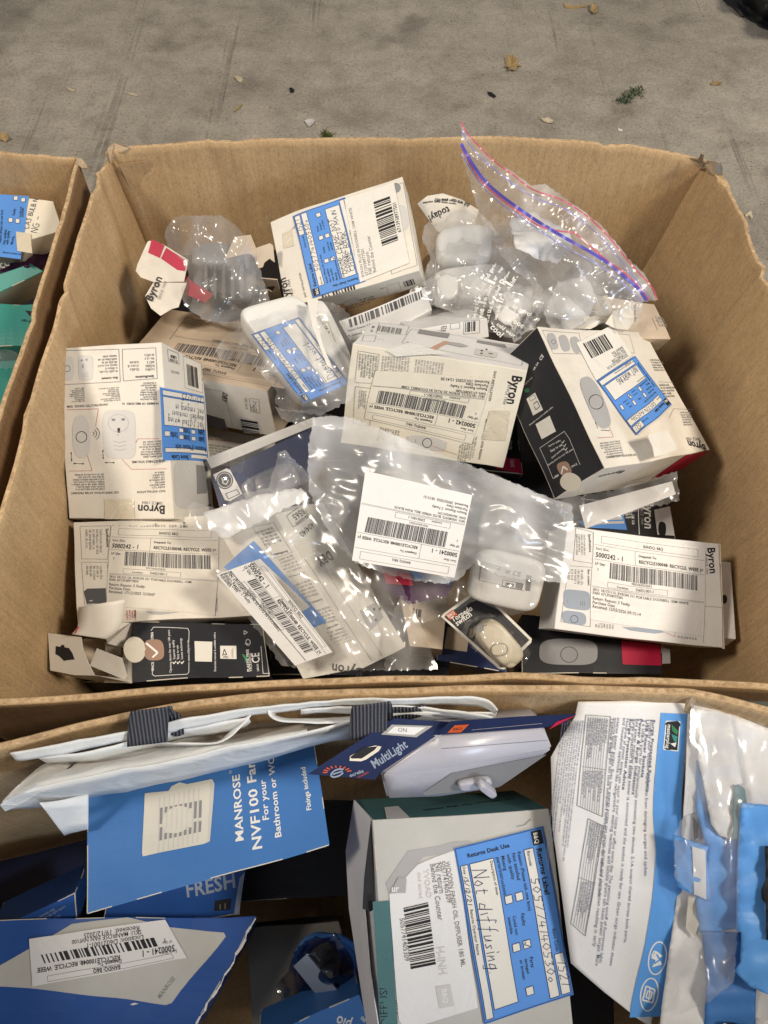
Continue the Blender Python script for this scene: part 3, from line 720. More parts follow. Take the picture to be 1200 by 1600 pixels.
# dark bag corner, top right
o = sheet('dark_sack', [(1110, -20), (1136, 4), (1165, 26), (1200, 46), (1240, 58), (1260, -30), (1180, -60)], [(1128, -14, .0), (1172, 22, .0), (1200, 38, .0), (1240, 0, .1), (1190, -30, .09), (1200, 5, .05)], 'rubber_black', step=7, crumple=.004, seed=4, thick=.002)
tag(o, 'corner of a black rubbery sack on the concrete, top right corner', 'sack')

# ------------------------------------------------------------------ open cardboard boxes
def wall(parent, rim, base, out, th=.004, creases=(), nu=60, nv=26, ragged=.0004, seed=1, name='wall_panel', bow=0.0):
    """rim and base: world polylines of equal meaning, resampled; out: outward unit vector"""
    def rs(pl, n):
        L = [0]; [L.append(L[-1] + (b - a).length) for a, b in zip(pl, pl[1:])]; o = []
        for k in range(n + 1):
            t = L[-1] * k / n; i = 0
            while i < len(L) - 2 and L[i + 1] < t: i += 1
            o.append(pl[i].lerp(pl[i + 1], (t - L[i]) / max(1e-9, L[i + 1] - L[i])))
        return o
    A, Bs = rs([Vector(p) for p in rim], nu), rs([Vector(p) for p in base], nu); out = Vector(out); V = []; F_ = []; fm = []
    for j in range(nv + 1):
        v = (j / nv) ** 1.25
        for i in range(nu + 1):
            u = i / nu; p = A[i].lerp(Bs[i], v)
            d = .0035 * noise.noise(Vector((u * 4, v * 3, seed * 7.1))) + .0012 * noise.noise(Vector((u * 13, v * 7, seed * 2.1))) + .0022 * max(0, noise.noise(Vector((u * 7 + v * 2, v * 9, seed * 5.3))) - .25) + bow * math.sin(math.pi * u) * math.sin(math.pi * min(1, v * 1.4))
            for c0, c1, w, dep in creases:
                e = abs(u - (c0 + (c1 - c0) * v)) / w
                if e < 1: d += dep * (1 - e)
            if j == 0: p = p + Vector((0, 0, ragged * (noise.noise(Vector((u * 40, 3, seed))) + .6 * noise.noise(Vector((u * 130, 1, seed))))))
            V.append(p + out * d)
    m = len(V)
    for k in range(m): V.append(V[k] + out * th)
    W = nu + 1
    for j in range(nv):
        for i in range(nu):
            a = j * W + i; F_.append((a, a + W, a + W + 1, a + 1)); fm.append(0)
            F_.append((a + m, a + 1 + m, a + W + 1 + m, a + W + m)); fm.append(2)
    for i in range(nu): F_.append((i, i + 1, i + 1 + m, i + m)); fm.append(1)
    for j in range(nv):
        a = j * W; F_.append((a, a + m, a + W + m, a + W)); fm.append(1); a += nu; F_.append((a, a + W, a + W + m, a + m)); fm.append(1)
    # rounded rim: split the top strip into a bulged edge
    o = mesh_obj(name, V, F_, ['cardboard', 'cardboard_edge', 'cardboard_outer'], fm, parent)
    bm = bmesh.new(); bm.from_mesh(o.data); bmesh.ops.recalc_face_normals(bm, faces=bm.faces)
    te = [e for e in bm.edges if len(e.link_faces) == 2 and {f.material_index for f in e.link_faces} in ({0, 1}, {1, 2})]
    bmesh.ops.bevel(bm, geom=te, offset=.0008, segments=1, affect='EDGES')
    for f in bm.faces: f.smooth = f.material_index != 1
    bm.to_mesh(o.data); bm.free(); return o
def torn(parent, pts, name='torn_edge', mat='cardboard_torn', th=.0015):
    """a ragged shred of liner board: [(px, py, z)] fan"""
    q = [P(*p) for p in pts]; V = q + [p - Vector((0, 0, th)) for p in q]; n = len(q)
    F_ = [tuple(range(n)), tuple(reversed(range(n, 2 * n)))] + [(i, (i + 1) % n, (i + 1) % n + n, i + n) for i in range(n)]
    return mesh_obj(name, V, F_, mat, None, parent)

box = thing('cardboard_box', 'large open brown cardboard box full of doorbell cartons, torn at its back corners', 'cardboard box', (.03, .4, 0))
Z = .42
rimB = [P(*p) for p in ((164, 240, .420), (176, 236, .425), (190, 231, .426), (300, 223, .428), (450, 219, .426), (600, 217, .424), (780, 218, .424), (900, 221, .424), (1000, 232, .423), (1060, 242, .421), (1098, 252, .418), (1114, 258, .414))]
baseB = [Vector((-.238, .645, .0)), Vector((-.05, .655, .0)), Vector((.12, .655, .0)), Vector((.246, .642, .0))]
wall(box, rimB, baseB, (0, 1, 0), creases=[(.17, .20, .012, .004), (.22, .24, .02, -.003), (.82, .74, .010, -.005), (.86, .79, .02, .003), (.5, .5, .03, -.002)], nu=110, seed=1)
rimL = [P(*p) for p in ((172, 246, .412), (168, 256, .418), (162, 262, .420), (150, 292, .422), (140, 322, .42), (110, 430, .42), (75, 555, .42), (40, 680, .421), (0, 818, .42), (-40, 955, .42), (-82, 1092, .42))]
baseL = [Vector((-.228, .652, 0)), Vector((-.262, .45, 0)), Vector((-.268, .3, 0)), Vector((-.262, .118, 0))]
wall(box, rimL, baseL, (-1, 0, 0), creases=[(.07, .16, .012, .004), (.11, .20, .02, -.003), (.36, .50, .015, -.003), (.6, .6, .03, .002)], nu=100, seed=2, bow=.004)
rimR = [P(*p) for p in ((1100, 248, .412), (1106, 256, .418), (1122, 272, .420), (1136, 292, .421), (1150, 325, .421), (1168, 372, .421), (1200, 456, .421), (1235, 560, .42), (1290, 760, .42), (1350, 1062, .42))]
baseR = [Vector((.235, .652, 0)), Vector((.268, .5, 0)), Vector((.285, .35, 0)), Vector((.292, .118, 0))]
wall(box, rimR, baseR, (1, 0, 0), creases=[(.035, .04, .010, .005), (.09, .08, .016, -.004), (.31, .22, .012, .0035), (.335, .25, .012, -.0045), (.72, .66, .012, -.002), (.2, .3, .03, .002)], nu=110, seed=3)
rimF = [P(*p) for p in ((-82, 1092, .42), (0, 1088, .42), (150, 1079, .42), (300, 1068, .42), (450, 1061, .42), (600, 1056, .42), (800, 1054, .42), (1000, 1058, .42), (1200, 1064, .42), (1350, 1062, .42))]
baseF = [Vector((-.272, .125, 0)), Vector((0, .132, 0)), Vector((.302, .125, 0))]
wall(box, rimF, baseF, (0, -1, 0), th=.0045, nu=110, seed=4, ragged=.0006)
bp_ = mesh_obj('bottom_panel', [(-.262, .125, .004), (.292, .125, .004), (.235, .64, .004), (-.228, .645, .004), (-.262, .125, .009), (.292, .125, .009), (.235, .64, .009), (-.228, .645, .009)], [(3, 2, 1, 0), (4, 5, 6, 7), (0, 1, 5, 4), (1, 2, 6, 5), (2, 3, 7, 6), (3, 0, 4, 7)], 'cardboard', None, box)
# torn corners
torn(box, [(168, 232, .425), (178, 223, .43), (196, 226, .43), (203, 230, .427), (192, 236, .424), (178, 240, .422), (172, 252, .42)], 'torn_corner')
torn(box, [(170, 238, .42), (180, 250, .41), (184, 258, .405), (176, 262, .40), (172, 254, .415)], 'torn_corner')
torn(box, [(1078, 246, .422), (1092, 247, .426), (1096, 238, .437), (1101, 240, .436), (1099, 250, .426), (1110, 256, .421), (1098, 262, .415)], 'torn_corner')
torn(box, [(1100, 252, .422), (1112, 251, .426), (1122, 254, .430), (1128, 262, .430), (1129, 272, .424), (1116, 272, .420), (1106, 268, .416)], 'torn_corner')
torn(box, [(1118, 258, .432), (1126, 254, .436), (1130, 263, .434), (1127, 272, .428), (1121, 268, .428)], 'torn_corner', 'ink_soft')
torn(box, [(1116, 272, .421), (1128, 272, .422), (1141, 291, .418), (1136, 302, .415), (1128, 288, .418)], 'torn_corner', 'cardboard')
# inner glue flap at the left back corner
torn(box, [(186, 256, .414), (232, 250, .414), (252, 286, .385), (271, 330, .345), (236, 368, .322), (214, 322, .352)], 'glue_flap', 'cardboard', .0012)

# left box
lb = thing('cardboard_box', 'brown cardboard box at the left edge holding teal packs and a labelled bulb carton', 'cardboard box', (-.4, .4, 0))
zl = .415
xw = P(120, 256, zl)
wall(lb, [P(-90, 236, zl), P(0, 240, zl), P(60, 245, zl), P(118, 250, zl)], [Vector((-.40, .655, 0)), Vector((-.31, .65, 0))], (0, 1, 0), seed=6, nu=40)
wall(lb, [P(119, 252, zl), P(96, 330, zl), P(60, 450, zl), P(30, 550, zl), P(0, 650, zl), P(-60, 850, zl), P(-130, 1090, zl)], [Vector((-.31, .64, 0)), Vector((-.305, .12, 0))], (1, 0, 0), creases=[(.4, .4, .02, .002)], seed=7, nu=70, ragged=.001)
torn(lb, [(118, 246, .416), (126, 247, .418), (134, 254, .414), (137, 262, .410), (128, 262, .412), (120, 256, .415)], 'torn_corner')
wall(lb, [Vector((-.62, .12, zl)), Vector((-.31, .12, zl))], [Vector((-.62, .12, 0)), Vector((-.31, .12, 0))], (0, -1, 0), seed=8, nu=20)
wall(lb, [Vector((-.62, .66, zl)), Vector((-.62, .12, zl))], [Vector((-.62, .66, 0)), Vector((-.62, .12, 0))], (-1, 0, 0), seed=9, nu=20)
mesh_obj('bottom_panel', [(-.62, .12, .005), (-.31, .12, .005), (-.31, .66, .005), (-.62, .66, .005)], [(0, 1, 2, 3)], 'cardboard', None, lb)

# front box (bottom of the picture)
fb = thing('cardboard_box', 'open brown cardboard box along the bottom edge holding blue fan and surge socket cartons', 'cardboard box', (0, -.15, 0))
zf = .432
rimP = [P(*p, zf) for p in ((-420, 1262), (-120, 1200), (0, 1172), (60, 1156), (130, 1138), (200, 1123), (300, 1106), (420, 1092), (520, 1086), (640, 1081), (760, 1079), (900, 1082), (1000, 1086), (1080, 1090), (1130, 1100), (1200, 1116), (1320, 1140))]
wall(fb, rimP, [Vector((-.42, .05, 0)), Vector((-.27, .085, 0)), Vector((-.1, .10, 0)), Vector((.1, .10, 0)), Vector((.31, .085, 0))], (0, 1, 0), th=.0045, nu=120, seed=11, ragged=.0006)
wall(fb, [Vector((-.39, -.45, zf)), P(-420, 1258, zf)], [Vector((-.39, -.45, 0)), Vector((-.39, .06, 0))], (-1, 0, 0), seed=12, nu=40)
wall(fb, [P(1320, 1140, zf), Vector((.30, -.45, zf))], [Vector((.30, .085, 0)), Vector((.30, -.45, 0))], (1, 0, 0), seed=13, nu=40)
wall(fb, [Vector((-.39, -.45, zf)), Vector((.30, -.45, zf))], [Vector((-.39, -.45, 0)), Vector((.30, -.45, 0))], (0, -1, 0), seed=14, nu=30)
mesh_obj('bottom_panel', [(-.39, -.45, .006), (.30, -.45, .006), (.30, .088, .006), (-.39, .06, .006)], [(0, 1, 2, 3)], 'cardboard', None, fb)

# dark green tread sheet caught between the big box and the front box
pl = Plane(P(1090, 1110, .400), P(1260, 1112, .400) - P(1090, 1110, .400), Vector((0, 1, 0)))
root = thing('tread_sheet', 'dark green rubber sheet with raised tread, between the two boxes at right', 'rubber sheet', P(1150, 1095, .398))
V = [P(1060, 1072, .400), P(1280, 1072, .400), P(1280, 1140, .400), P(1060, 1104, .400)]
mesh_obj('sheet', V + [p - Vector((0, 0, .004)) for p in V], [(0, 3, 2, 1), (4, 5, 6, 7), (0, 1, 5, 4), (1, 2, 6, 5), (2, 3, 7, 6), (3, 0, 4, 7)], 'tread_green', None, root)
V = []; F_ = []
for k, (x, y, a) in enumerate(((1113, 1082, .9), (1150, 1087, -.5), (1168, 1098, .7), (1196, 1090, -.6), (1132, 1094, .6), (1186, 1108, -.4), (1092, 1090, -.6))):
    c = P(x, y, .4002); d = Vector((math.cos(a), math.sin(a), 0)) * .0075; s = Vector((-math.sin(a), math.cos(a), 0)) * .0022; b = len(V)
    V += [c - d, c - s, c + d, c + s, c - d * .4 + Vector((0, 0, .0016)), c + d * .4 + Vector((0, 0, .0016))]
    F_ += [(b, b + 1, b + 4), (b + 1, b + 2, b + 5, b + 4), (b + 2, b + 3, b + 5), (b + 3, b, b + 4, b + 5)]
mesh_obj('tread_bars', V, F_, 'tread_green', None, root)
# ------------------------------------------------------------------ cartons in the big box
G1 = 'doorbell cartons heaped in the big box'
def pill_print(p, c, a, b, m='print_light', ringc=None, rr_=.0004, k=.30, pw=3.2, edge='ink_soft'):
    """printed bell push: rounded body and round button"""
    p.layer += 1; p.blob(c, a, b, m, 28, pw); p.layer += 1
    o = ringc or c
    ax = (o[0] + (b[0] - c[0]) * k * 2, o[1] + (b[1] - c[1]) * k * 2)
    dx, dy = ax[0] - o[0], ax[1] - o[1]
    p.ring(o, ax, (o[0] - dy, o[1] + dx), rr_, 'ink_black', 24)

# A: white carton at left, printed upside down
A = Carton('doorbell_carton', 'white plug-in doorbell carton upside down at the left wall, returns label on its side', 'carton',
           [(90.5, 544), (253, 535), (272, 810), (107, 811)], (.398, .406, .325), .055, {'front': 'card_white', 'left': 'card_black'}, back=(1, 317, 569, .350), seed=3, amp=.0008, group=G1)
p = A.pr()
# printed upside down: text starts at its right end in the photograph
p.text('Byron', (258, 789), (215, 788), 'ink_black', True, 1.1); p.text('SINCE 1904', (254, 783), (222, 782), 'ink_grey')
X, Y = lambda x: 80 + x / 3.333, lambda y: 520 + y / 3.333
q = lambda x, y: (X(x), Y(y))
p.frame(q(58, 92), q(352, 90), q(362, 258), q(68, 270), .0004, 'ink_grey'); p.frame(q(370, 90), q(545, 80), q(555, 240), q(378, 255), .0004, 'ink_grey')
p.text('Box content', q(348, 232), q(262, 236), 'ink_black', True); p.text('Specifications', q(538, 224), q(440, 230), 'ink_black', True)
p.greek(q(348, 212), q(232, 216), q(340, 118), 6, 'ink_grey', 4, ragged=.5); p.greek(q(540, 205), q(480, 208), q(535, 110), 5, 'ink_grey', 5, ragged=.3); p.greek(q(460, 205), q(395, 208), q(455, 150), 3, 'ink_grey', 6)
pill_print(p, q(92, 185), q(92, 122), q(118, 185), 'print_light', q(85, 187), .0004, .3)
p.layer = 0; p.blob(q(180, 183), q(180, 118), q(218, 183), 'print_light', 20, 5); p.layer = 1
for a, b in ((160, 145), (185, 142)): p.blob(q(a, b), q(a + 6, b), q(a, b + 6), 'print_mid', 8)
p.blob(q(166, 175), q(170, 175), q(166, 188), 'print_mid', 8)
for k in range(3): p.line([q(160, 215 + k * 8), q(195, 213 + k * 8)], .0002, 'ink_soft')
p.layer = 0
p.greek(q(360, 360), q(250, 366), q(352, 285), 8, 'ink_grey', 7, ragged=.6, h=.6); p.greek(q(552, 352), q(450, 356), q(548, 258), 8, 'ink_grey', 8, ragged=.4, h=.6)
p.greek(q(172, 362), q(78, 368), q(170, 285), 8, 'ink_grey', 9, ragged=.5, h=.6)
p.text('UNOBSTRUCTED RANGE: 150M', q(295, 372), q(78, 381), 'ink_black'); p.text('NUMBER OF MELODIES: 16', q(560, 362), q(368, 369), 'ink_black')
p.line([q(78, 402), q(244, 399), q(230, 490)], .0003, 'ink_red')
pill_print(p, q(155, 540), q(150, 430), q(200, 540), 'print_light', q(157, 541), .0006, .31, 2.6)
p.layer = 0; p.blob(q(353, 530), q(350, 406), q(440, 530), 'print_light', 32, 5); p.layer = 1
p.ring(q(350, 475), q(403, 475), q(350, 430), .0003, 'ink_soft'); 
for a, b in ((324, 458), (375, 456)): p.quad(q(a - 9, b - 6), q(a + 9, b - 6), q(a + 9, b + 6), q(a - 9, b + 6), 'ink_grey')
p.quad(q(346, 500), q(360, 500), q(360, 524), q(346, 524), 'ink_black'); p.blob(q(349, 535), q(352, 535), q(349, 538), 'ink_grey', 8)
for k in range(3): p.line([q(322 + k * 2, 566 + k * 20), q(355, 573 + k * 20), q(392 - k * 2, 564 + k * 20)], .0004, 'ink_soft')
p.layer = 0
for k, rad in enumerate((12, 26, 40)): p.ring(q(200, 526), q(200 + rad + 10, 526), q(200, 526 + rad), .0007, 'ink_grey', 12, -.13, .13)
for a, b in (((105, 620), (108, 668)), ((118, 680), (172, 680)), ((265, 608), (267, 656)), ((275, 673), (327, 674))):
    p.line([q(*a), q(*b)], .0004, 'ink_black')
    for e, f in ((a, b), (b, a)):
        dx, dy = f[0] - e[0], f[1] - e[1]; L = math.hypot(dx, dy); dx, dy = dx / L * 9, dy / L * 9
        p.poly([q(*e), q(e[0] + dx - dy * .5, e[1] + dy + dx * .5), q(e[0] + dx + dy * .5, e[1] + dy - dx * .5)], 'ink_black')
p.line([q(167, 572), q(212, 716), q(95, 720)], .0003, 'ink_red'); p.line([q(425, 605), q(452, 550), q(560, 548)], .0003, 'ink_red'); p.line([q(360, 650), q(416, 708), q(600, 704)], .0003, 'ink_red')
p.text('ADJUSTABLE VOLUME', q(590, 657), q(418, 664), 'ink_black'); p.greek(q(575, 645), q(455, 650), q(570, 556), 7, 'ink_grey', 10, h=.6)
p.greek(q(278, 818), q(95, 826), q(270, 728), 7, 'ink_grey', 11, ragged=.3, h=.6); p.greek(q(590, 806), q(500, 812), q(585, 716), 7, 'ink_grey', 12, ragged=.5, h=.6)
p.text('LED INDICATION AFTER PRESSING', q(348, 822), q(103, 832), 'ink_black'); p.text('EASY INSTALLATION', q(592, 814), q(445, 822), 'ink_black')
p.build('printed_text', A.root)
o, lp = A.sticker('clear_tape', [q(275, 866), q(430, 864), q(436, 968), q(280, 970)], 'tape', lift=.0006)
r_ = A.pr('right')
r_.frame(q(606, 88), q(665, 110), q(668, 166), q(612, 150), .0004, 'ink_grey'); r_.text('TS CODE', q(660, 148), q(618, 136), 'ink_black', True); r_.text('13850', q(655, 126), q(622, 117), 'ink_black', True)
r_.text('420/17352', q(668, 206), q(624, 196), 'ink_grey')
r_.barcode(q(708, 160), q(765, 180), q(713, 270), 40, 'ink_black', 5); r_.frame(q(690, 120), q(785, 155), q(790, 310), q(697, 285), .0003, 'ink_grey')
r_.blob(q(730, 790), q(725, 670), q(815, 790), 'print_light', 20, 6); r_.layer = 1
r_.quad(q(672, 690), q(738, 690), q(740, 800), q(676, 800), 'print_light'); r_.quad(q(750, 685), q(808, 690), q(806, 830), q(756, 835), 'print_mid')
for a, b in ((692, 722), (714, 720)): r_.blob(q(a, b), q(a + 4, b), q(a, b + 5), 'ink_black', 8)
r_.blob(q(706, 765), q(709, 765), q(706, 774), 'ink_black', 8)
r_.layer = 0; r_.text('Byron', q(826, 890), q(790, 882), 'ink_black', True)
r_.build('printed_text', A.root)
# returns label: wraps the side, upside down
o, lp = A.sticker('returns_label', [q(814, 665), q(576, 660), q(560, 282), q(792, 325)], 'label_blue', 'right', .0007, 55, 100)
# draw the parts that show, turned
D2 = lambda x, y: (x, y)
def bx(a, b, c, d, m='label_white'): lp.layer = 0; lp.quad((a, b), (c, b), (c, d), (a, d), m); lp.layer = 1; lp.frame((a, b), (c, b), (c, d), (a, d), .0004, 'ink_navy'); lp.layer = 2
bx(1, 48, 52, 88); bx(1, 90, 52, 97); bx(2, 3, 22, 9); bx(1, 11, 52, 17); bx(15, 30, 20, 36); bx(15, 40, 20, 46); bx(30, 30, 35, 36); bx(30, 40, 35, 46); bx(46, 33, 52, 40)
for i, t in enumerate(('Not fitted wiring', 'doorbell receiver', 'not ringing in')): lp.hand(t, (3, 58 + i * 10), (48 - i * 5, 60 + i * 10), 'ink_navy', 1.2, .0005, i)
lp.hand('23/12/25', (4, 96), (30, 96), 'ink_navy', .9, .0005, 4)
for x0, y0 in ((3, 34), (3, 44), (22, 34), (22, 44), (37, 36)): lp.text('Faulty', (x0, y0), (x0 + 8, y0), 'ink_black'); lp.text('assemble' if x0 > 5 else 'quality', (x0, y0 + 3), (x0 + 8, y0 + 3), 'ink_black')
lp.text('Reason (Please tick', (2, 22), (40, 22), 'ink_black'); lp.text('Store Code', (25, 7), (45, 7), 'ink_black', True)
lp.build('label_print', o)

# B: carton at the back, returns label across it
B_ = Carton('doorbell_carton', 'white doorbell carton leaning at the back with a blue returns label and barcode sticker', 'carton',
            [(422, 347), (629, 274), (655, 423), (447, 480)], (.392, .431, .362), .030, {'front': 'card_white'}, seed=5, group=G1)
q = lambda x, y: (200 + x / 3, 300 + y / 3)
p = B_.pr(); p.text('Byron', q(768, 510), q(738, 398), 'ink_black', True, 1.1); p.text('SINCE 1904', q(780, 500), q(758, 408), 'ink_grey'); p.text('EASY INSTALLATION', q(836, 492), q(808, 378), 'ink_black')
p.greek((452, 362), (462, 352), (560, 320), 22, 'ink_grey', 21, ragged=.4)
p.frame((585, 300), (630, 284), (652, 415), (612, 428), .0003, 'ink_grey')
p.blob((619, 292), (626, 291), (620, 300), 'print_mid', 16, 2); p.blob((628, 340), (637, 337), (632, 360), 'print_light', 16, 3)
p.greek((500, 458), (575, 437), (502, 466), 1, 'ink_black', 22, h=.8)
p.build('printed_text', B_.root)
sq = [(466, 343), (548, 309), (570, 432), (489, 465)]
# label reads bottom to top in the photograph: its top left is the photo's lower left
o, lp = B_.sticker('returns_label', [(488, 466), (458, 341), (540, 309), (571, 438)], 'label_blue', lift=.0007)
returns_label(lp, ('DOOR CHIME NOT', 'CONNECTING TO MAIN', 'CHIME BANK'), '17/12/25', 3, 1, o)
o, lp = B_.sticker('price_sticker', [(562, 440), (539, 313), (616, 284), (640, 412)], 'label_white', lift=.0011)
lp.barcode((30, 30), (86, 30), (30, 48), 55, 'ink_black', 8); lp.text('6713938977501', (38, 53), (76, 53), 'ink_black')
lp.text('BYRON PLUG IN DOORBELL 150M WHITE', (4, 6), (88, 6), 'ink_grey'); lp.text('6713938977501', (4, 10.5), (36, 10.5), 'ink_grey'); lp.text('Nil return', (4, 15), (30, 15), 'ink_grey'); lp.text('Behind the Counter', (4, 19.5), (48, 19.5), 'ink_grey')
lp.build('label_print', o)
p = B_.pr('lower'); q = lambda x, y: (560 + x / 4, 420 + y / 4)
p.barcode((628, 440), (645, 435), (631, 448), 20, 'ink_black', 4); p.frame((603, 446), (622, 440), (625, 452), (606, 458), .0003, 'ink_grey'); p.text('DBY', (594, 450), (601, 448), 'ink_black', True); p.greek((545, 470), (590, 457), (547, 482), 3, 'ink_grey', 3)
p.blob((530, 480), (540, 477), (532, 486), 'skin_print', 12, 2); p.blob((548, 470), (560, 466), (550, 474), 'print_light', 12, 3)
p.build('printed_text', B_.root)
o, _ = B_.sticker('clear_tape', [(441, 366), (455, 361), (458, 385), (443, 389)], 'tape', lift=.0006)

# C: carton behind A, its shade painted tan on face and despatch label
Cc = Carton('doorbell_carton', 'scuffed doorbell carton, shade painted on as tan, lying behind the upside-down carton, despatch label on top', 'carton',
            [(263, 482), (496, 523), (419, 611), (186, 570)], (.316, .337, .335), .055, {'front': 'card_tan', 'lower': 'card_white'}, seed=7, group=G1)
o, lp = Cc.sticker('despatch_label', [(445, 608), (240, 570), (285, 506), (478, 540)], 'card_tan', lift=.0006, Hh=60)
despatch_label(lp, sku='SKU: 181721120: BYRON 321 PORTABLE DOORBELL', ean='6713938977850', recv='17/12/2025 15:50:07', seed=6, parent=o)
p = Cc.pr(); p.greek((292, 494), (318, 500), (286, 508), 4, 'ink_grey', 31); p.line([(266, 530), (294, 492)], .0005, 'ink_grey'); p.frame((320, 500), (365, 509), (345, 530), (300, 522), .0003, 'ink_grey'); p.build('printed_text', Cc.root)
q = lambda x, y: (200 + x / 4.286, 460 + y / 4.286)
p = Cc.pr('lower'); p.text('DBY', q(640, 655), q(635, 715), 'ink_black', True, 1.2); p.text('320 2419', q(790, 690), q(795, 765), 'ink_grey')
p.frame(q(822, 695), q(885, 705), q(893, 795), q(832, 785), .0003, 'ink_grey'); p.text('20C', q(855, 790), q(850, 740), 'ink_grey'); p.text('3277-C', q(875, 792), q(868, 715), 'ink_grey')
p.line([q(515, 630), q(650, 655), q(720, 930)], .0003, 'ink_grey'); p.layer = 1; p.quad(q(520, 800), q(650, 835), q(672, 908), q(540, 885), 'print_dark'); p.layer = 0
p.quad(q(753, 815), q(875, 845), q(905, 935), q(780, 925), 'print_light'); p.layer = 1; p.barcode(q(775, 915), q(755, 822), q(890, 935), 18, 'ink_black', 4); p.build('printed_text', Cc.root)

# thin cartons under C
Cu = Carton('doorbell_carton', 'flat white carton under the tan carton, only its printed edge in view', 'carton',
            [(315, 668), (440, 690), (425, 740), (300, 722)], (.262, .27, .26), .04, {'front': 'card_white'}, seed=9, group=G1)
p = Cu.pr(); p.text('Nous recommandons pour utilisation', (322, 688), (392, 696), 'ink_red'); p.greek((322, 693), (380, 702), (320, 715), 5, 'ink_grey', 3); p.build('printed_text', Cu.root)

# D: central cream carton
Dc = Carton('doorbell_carton', 'cream doorbell carton tilted up in the middle of the heap with an upside-down despatch label', 'carton',
            [(551, 536), (824, 580), (786, 731), (532, 692)], (.412, .410, .330), .052, {'front': 'card_cream', 'upper': 'card_cool'}, back=(0, 581, 501, .384), seed=11, group=G1)
q = lambda x, y: (540 + x / 4, 480 + y / 4)
p = Dc.pr()
p.text('Byron', q(1048, 424), q(1010, 600), 'ink_black', True, 1.15); p.text('SINCE 1904', q(1022, 480), q(985, 600), 'ink_grey')
p.text('EASY INSTALLATION', q(935, 400), q(900, 580), 'ink_black'); p.text('LED INDICATION AFTER PRESSING', q(880, 690), q(828, 950), 'ink_black')
p.frame(q(80, 268), q(212, 290), q(190, 470), q(62, 465), .0003, 'ink_grey'); p.frame(q(66, 490), q(180, 505), q(150, 740), q(45, 720), .0003, 'ink_grey')
p.greek(q(205, 300), q(195, 455), q(85, 285), 7, 'ink_grey', 3, ragged=.4); p.greek(q(140, 520), q(128, 640), q(90, 515), 4, 'ink_grey', 4)
p.greek(q(410, 315), q(395, 440), q(230, 300), 10, 'ink_soft', 5, ragged=.2); p.greek(q(620, 350), q(600, 480), q(440, 325), 10, 'ink_soft', 6, ragged=.2)
p.greek(q(345, 770), q(320, 860), q(215, 745), 8, 'ink_grey', 7, ragged=.2); p.greek(q(830, 800), q(800, 950), q(715, 860), 7, 'ink_grey', 9, ragged=.2)
p.quad(q(385, 800), q(640, 840), q(610, 900), q(380, 830), 'print_light')
pill_print(p, q(510, 845), q(630, 865), q(505, 885), 'print_light', q(512, 845), .0006, .36, 3.0)
p.layer = 2; p.line([q(545, 865), q(700, 918)], .0003, 'ink_red'); p.line([q(440, 820), q(440, 845)], .0004, 'ink_grey')
p.build('printed_text', Dc.root)
o, lp = Dc.sticker('despatch_label', [q(790, 850), q(120, 690), q(190, 390), q(925, 440)], 'card_cream', lift=.0007, Hh=60)
despatch_label(lp, sku='SKU: 181722131: BYRON 2I2 PLUG IN DOORBELL 150M', ean='6713938977680', recv='15/12/2025 12:41:20', seed=7, parent=o)
o, _ = Dc.sticker('clear_tape', [q(905, 640), q(1030, 640), q(1000, 830), q(850, 820)], 'tape', lift=.0005)
p = Dc.pr('upper')
p.frame(q(410, 140), q(1135, 250), q(1100, 370), q(350, 225), .0003, 'ink_grey')
p.layer = 1; p.quad(q(462, 142), q(648, 170), q(635, 200), q(450, 168), 'print_mid'); p.blob(q(500, 160), q(508, 161), q(500, 165), 'ink_white', 8)
p.poly([q(510, 268), q(590, 230), q(620, 218), q(660, 228), q(600, 250), q(560, 275), q(540, 280)], 'skin_print'); p.poly([q(600, 218), q(720, 232), q(768, 248), q(720, 255), q(640, 240)], 'print_grey')
p.quad(q(820, 208), q(990, 232), q(1000, 252), q(815, 222), 'print_mid'); p.quad(q(815, 258), q(950, 285), q(940, 322), q(808, 298), 'print_light')
p.layer = 2
for a, b in ((852, 274), (852, 292)): p.quad(q(a - 7, b - 5), q(a + 7, b - 3), q(a + 7, b + 5), q(a - 7, b + 3), 'ink_black')
p.quad(q(895, 288), q(922, 292), q(922, 297), q(895, 293), 'ink_black'); p.poly([q(872, 265), q(880, 258), q(888, 268)], 'ink_black')
p.layer = 0; p.barcode(q(205, 112), q(355, 138), q(195, 145), 30, 'ink_grey', 4); p.frame(q(205, 95), q(395, 120), q(378, 175), q(190, 160), .0003, 'ink_grey')
p.frame(q(112, 170), q(190, 175), q(178, 212), q(98, 208), .0003, 'ink_grey'); p.text('DBY', q(412, 228), q(380, 218), 'ink_black', True); p.text('DBY 2419', q(236, 200), q(196, 196), 'ink_grey')
p.greek(q(165, 105), q(200, 110), q(155, 150), 2, 'ink_grey', 4)
p.build('printed_text', Dc.root)
# torn film of paper at the top edge of D
o, _ = Dc.sticker('peeled_paper', [(604, 546), (640, 534), (700, 552), (620, 556)], 'label_white', lift=.0012)

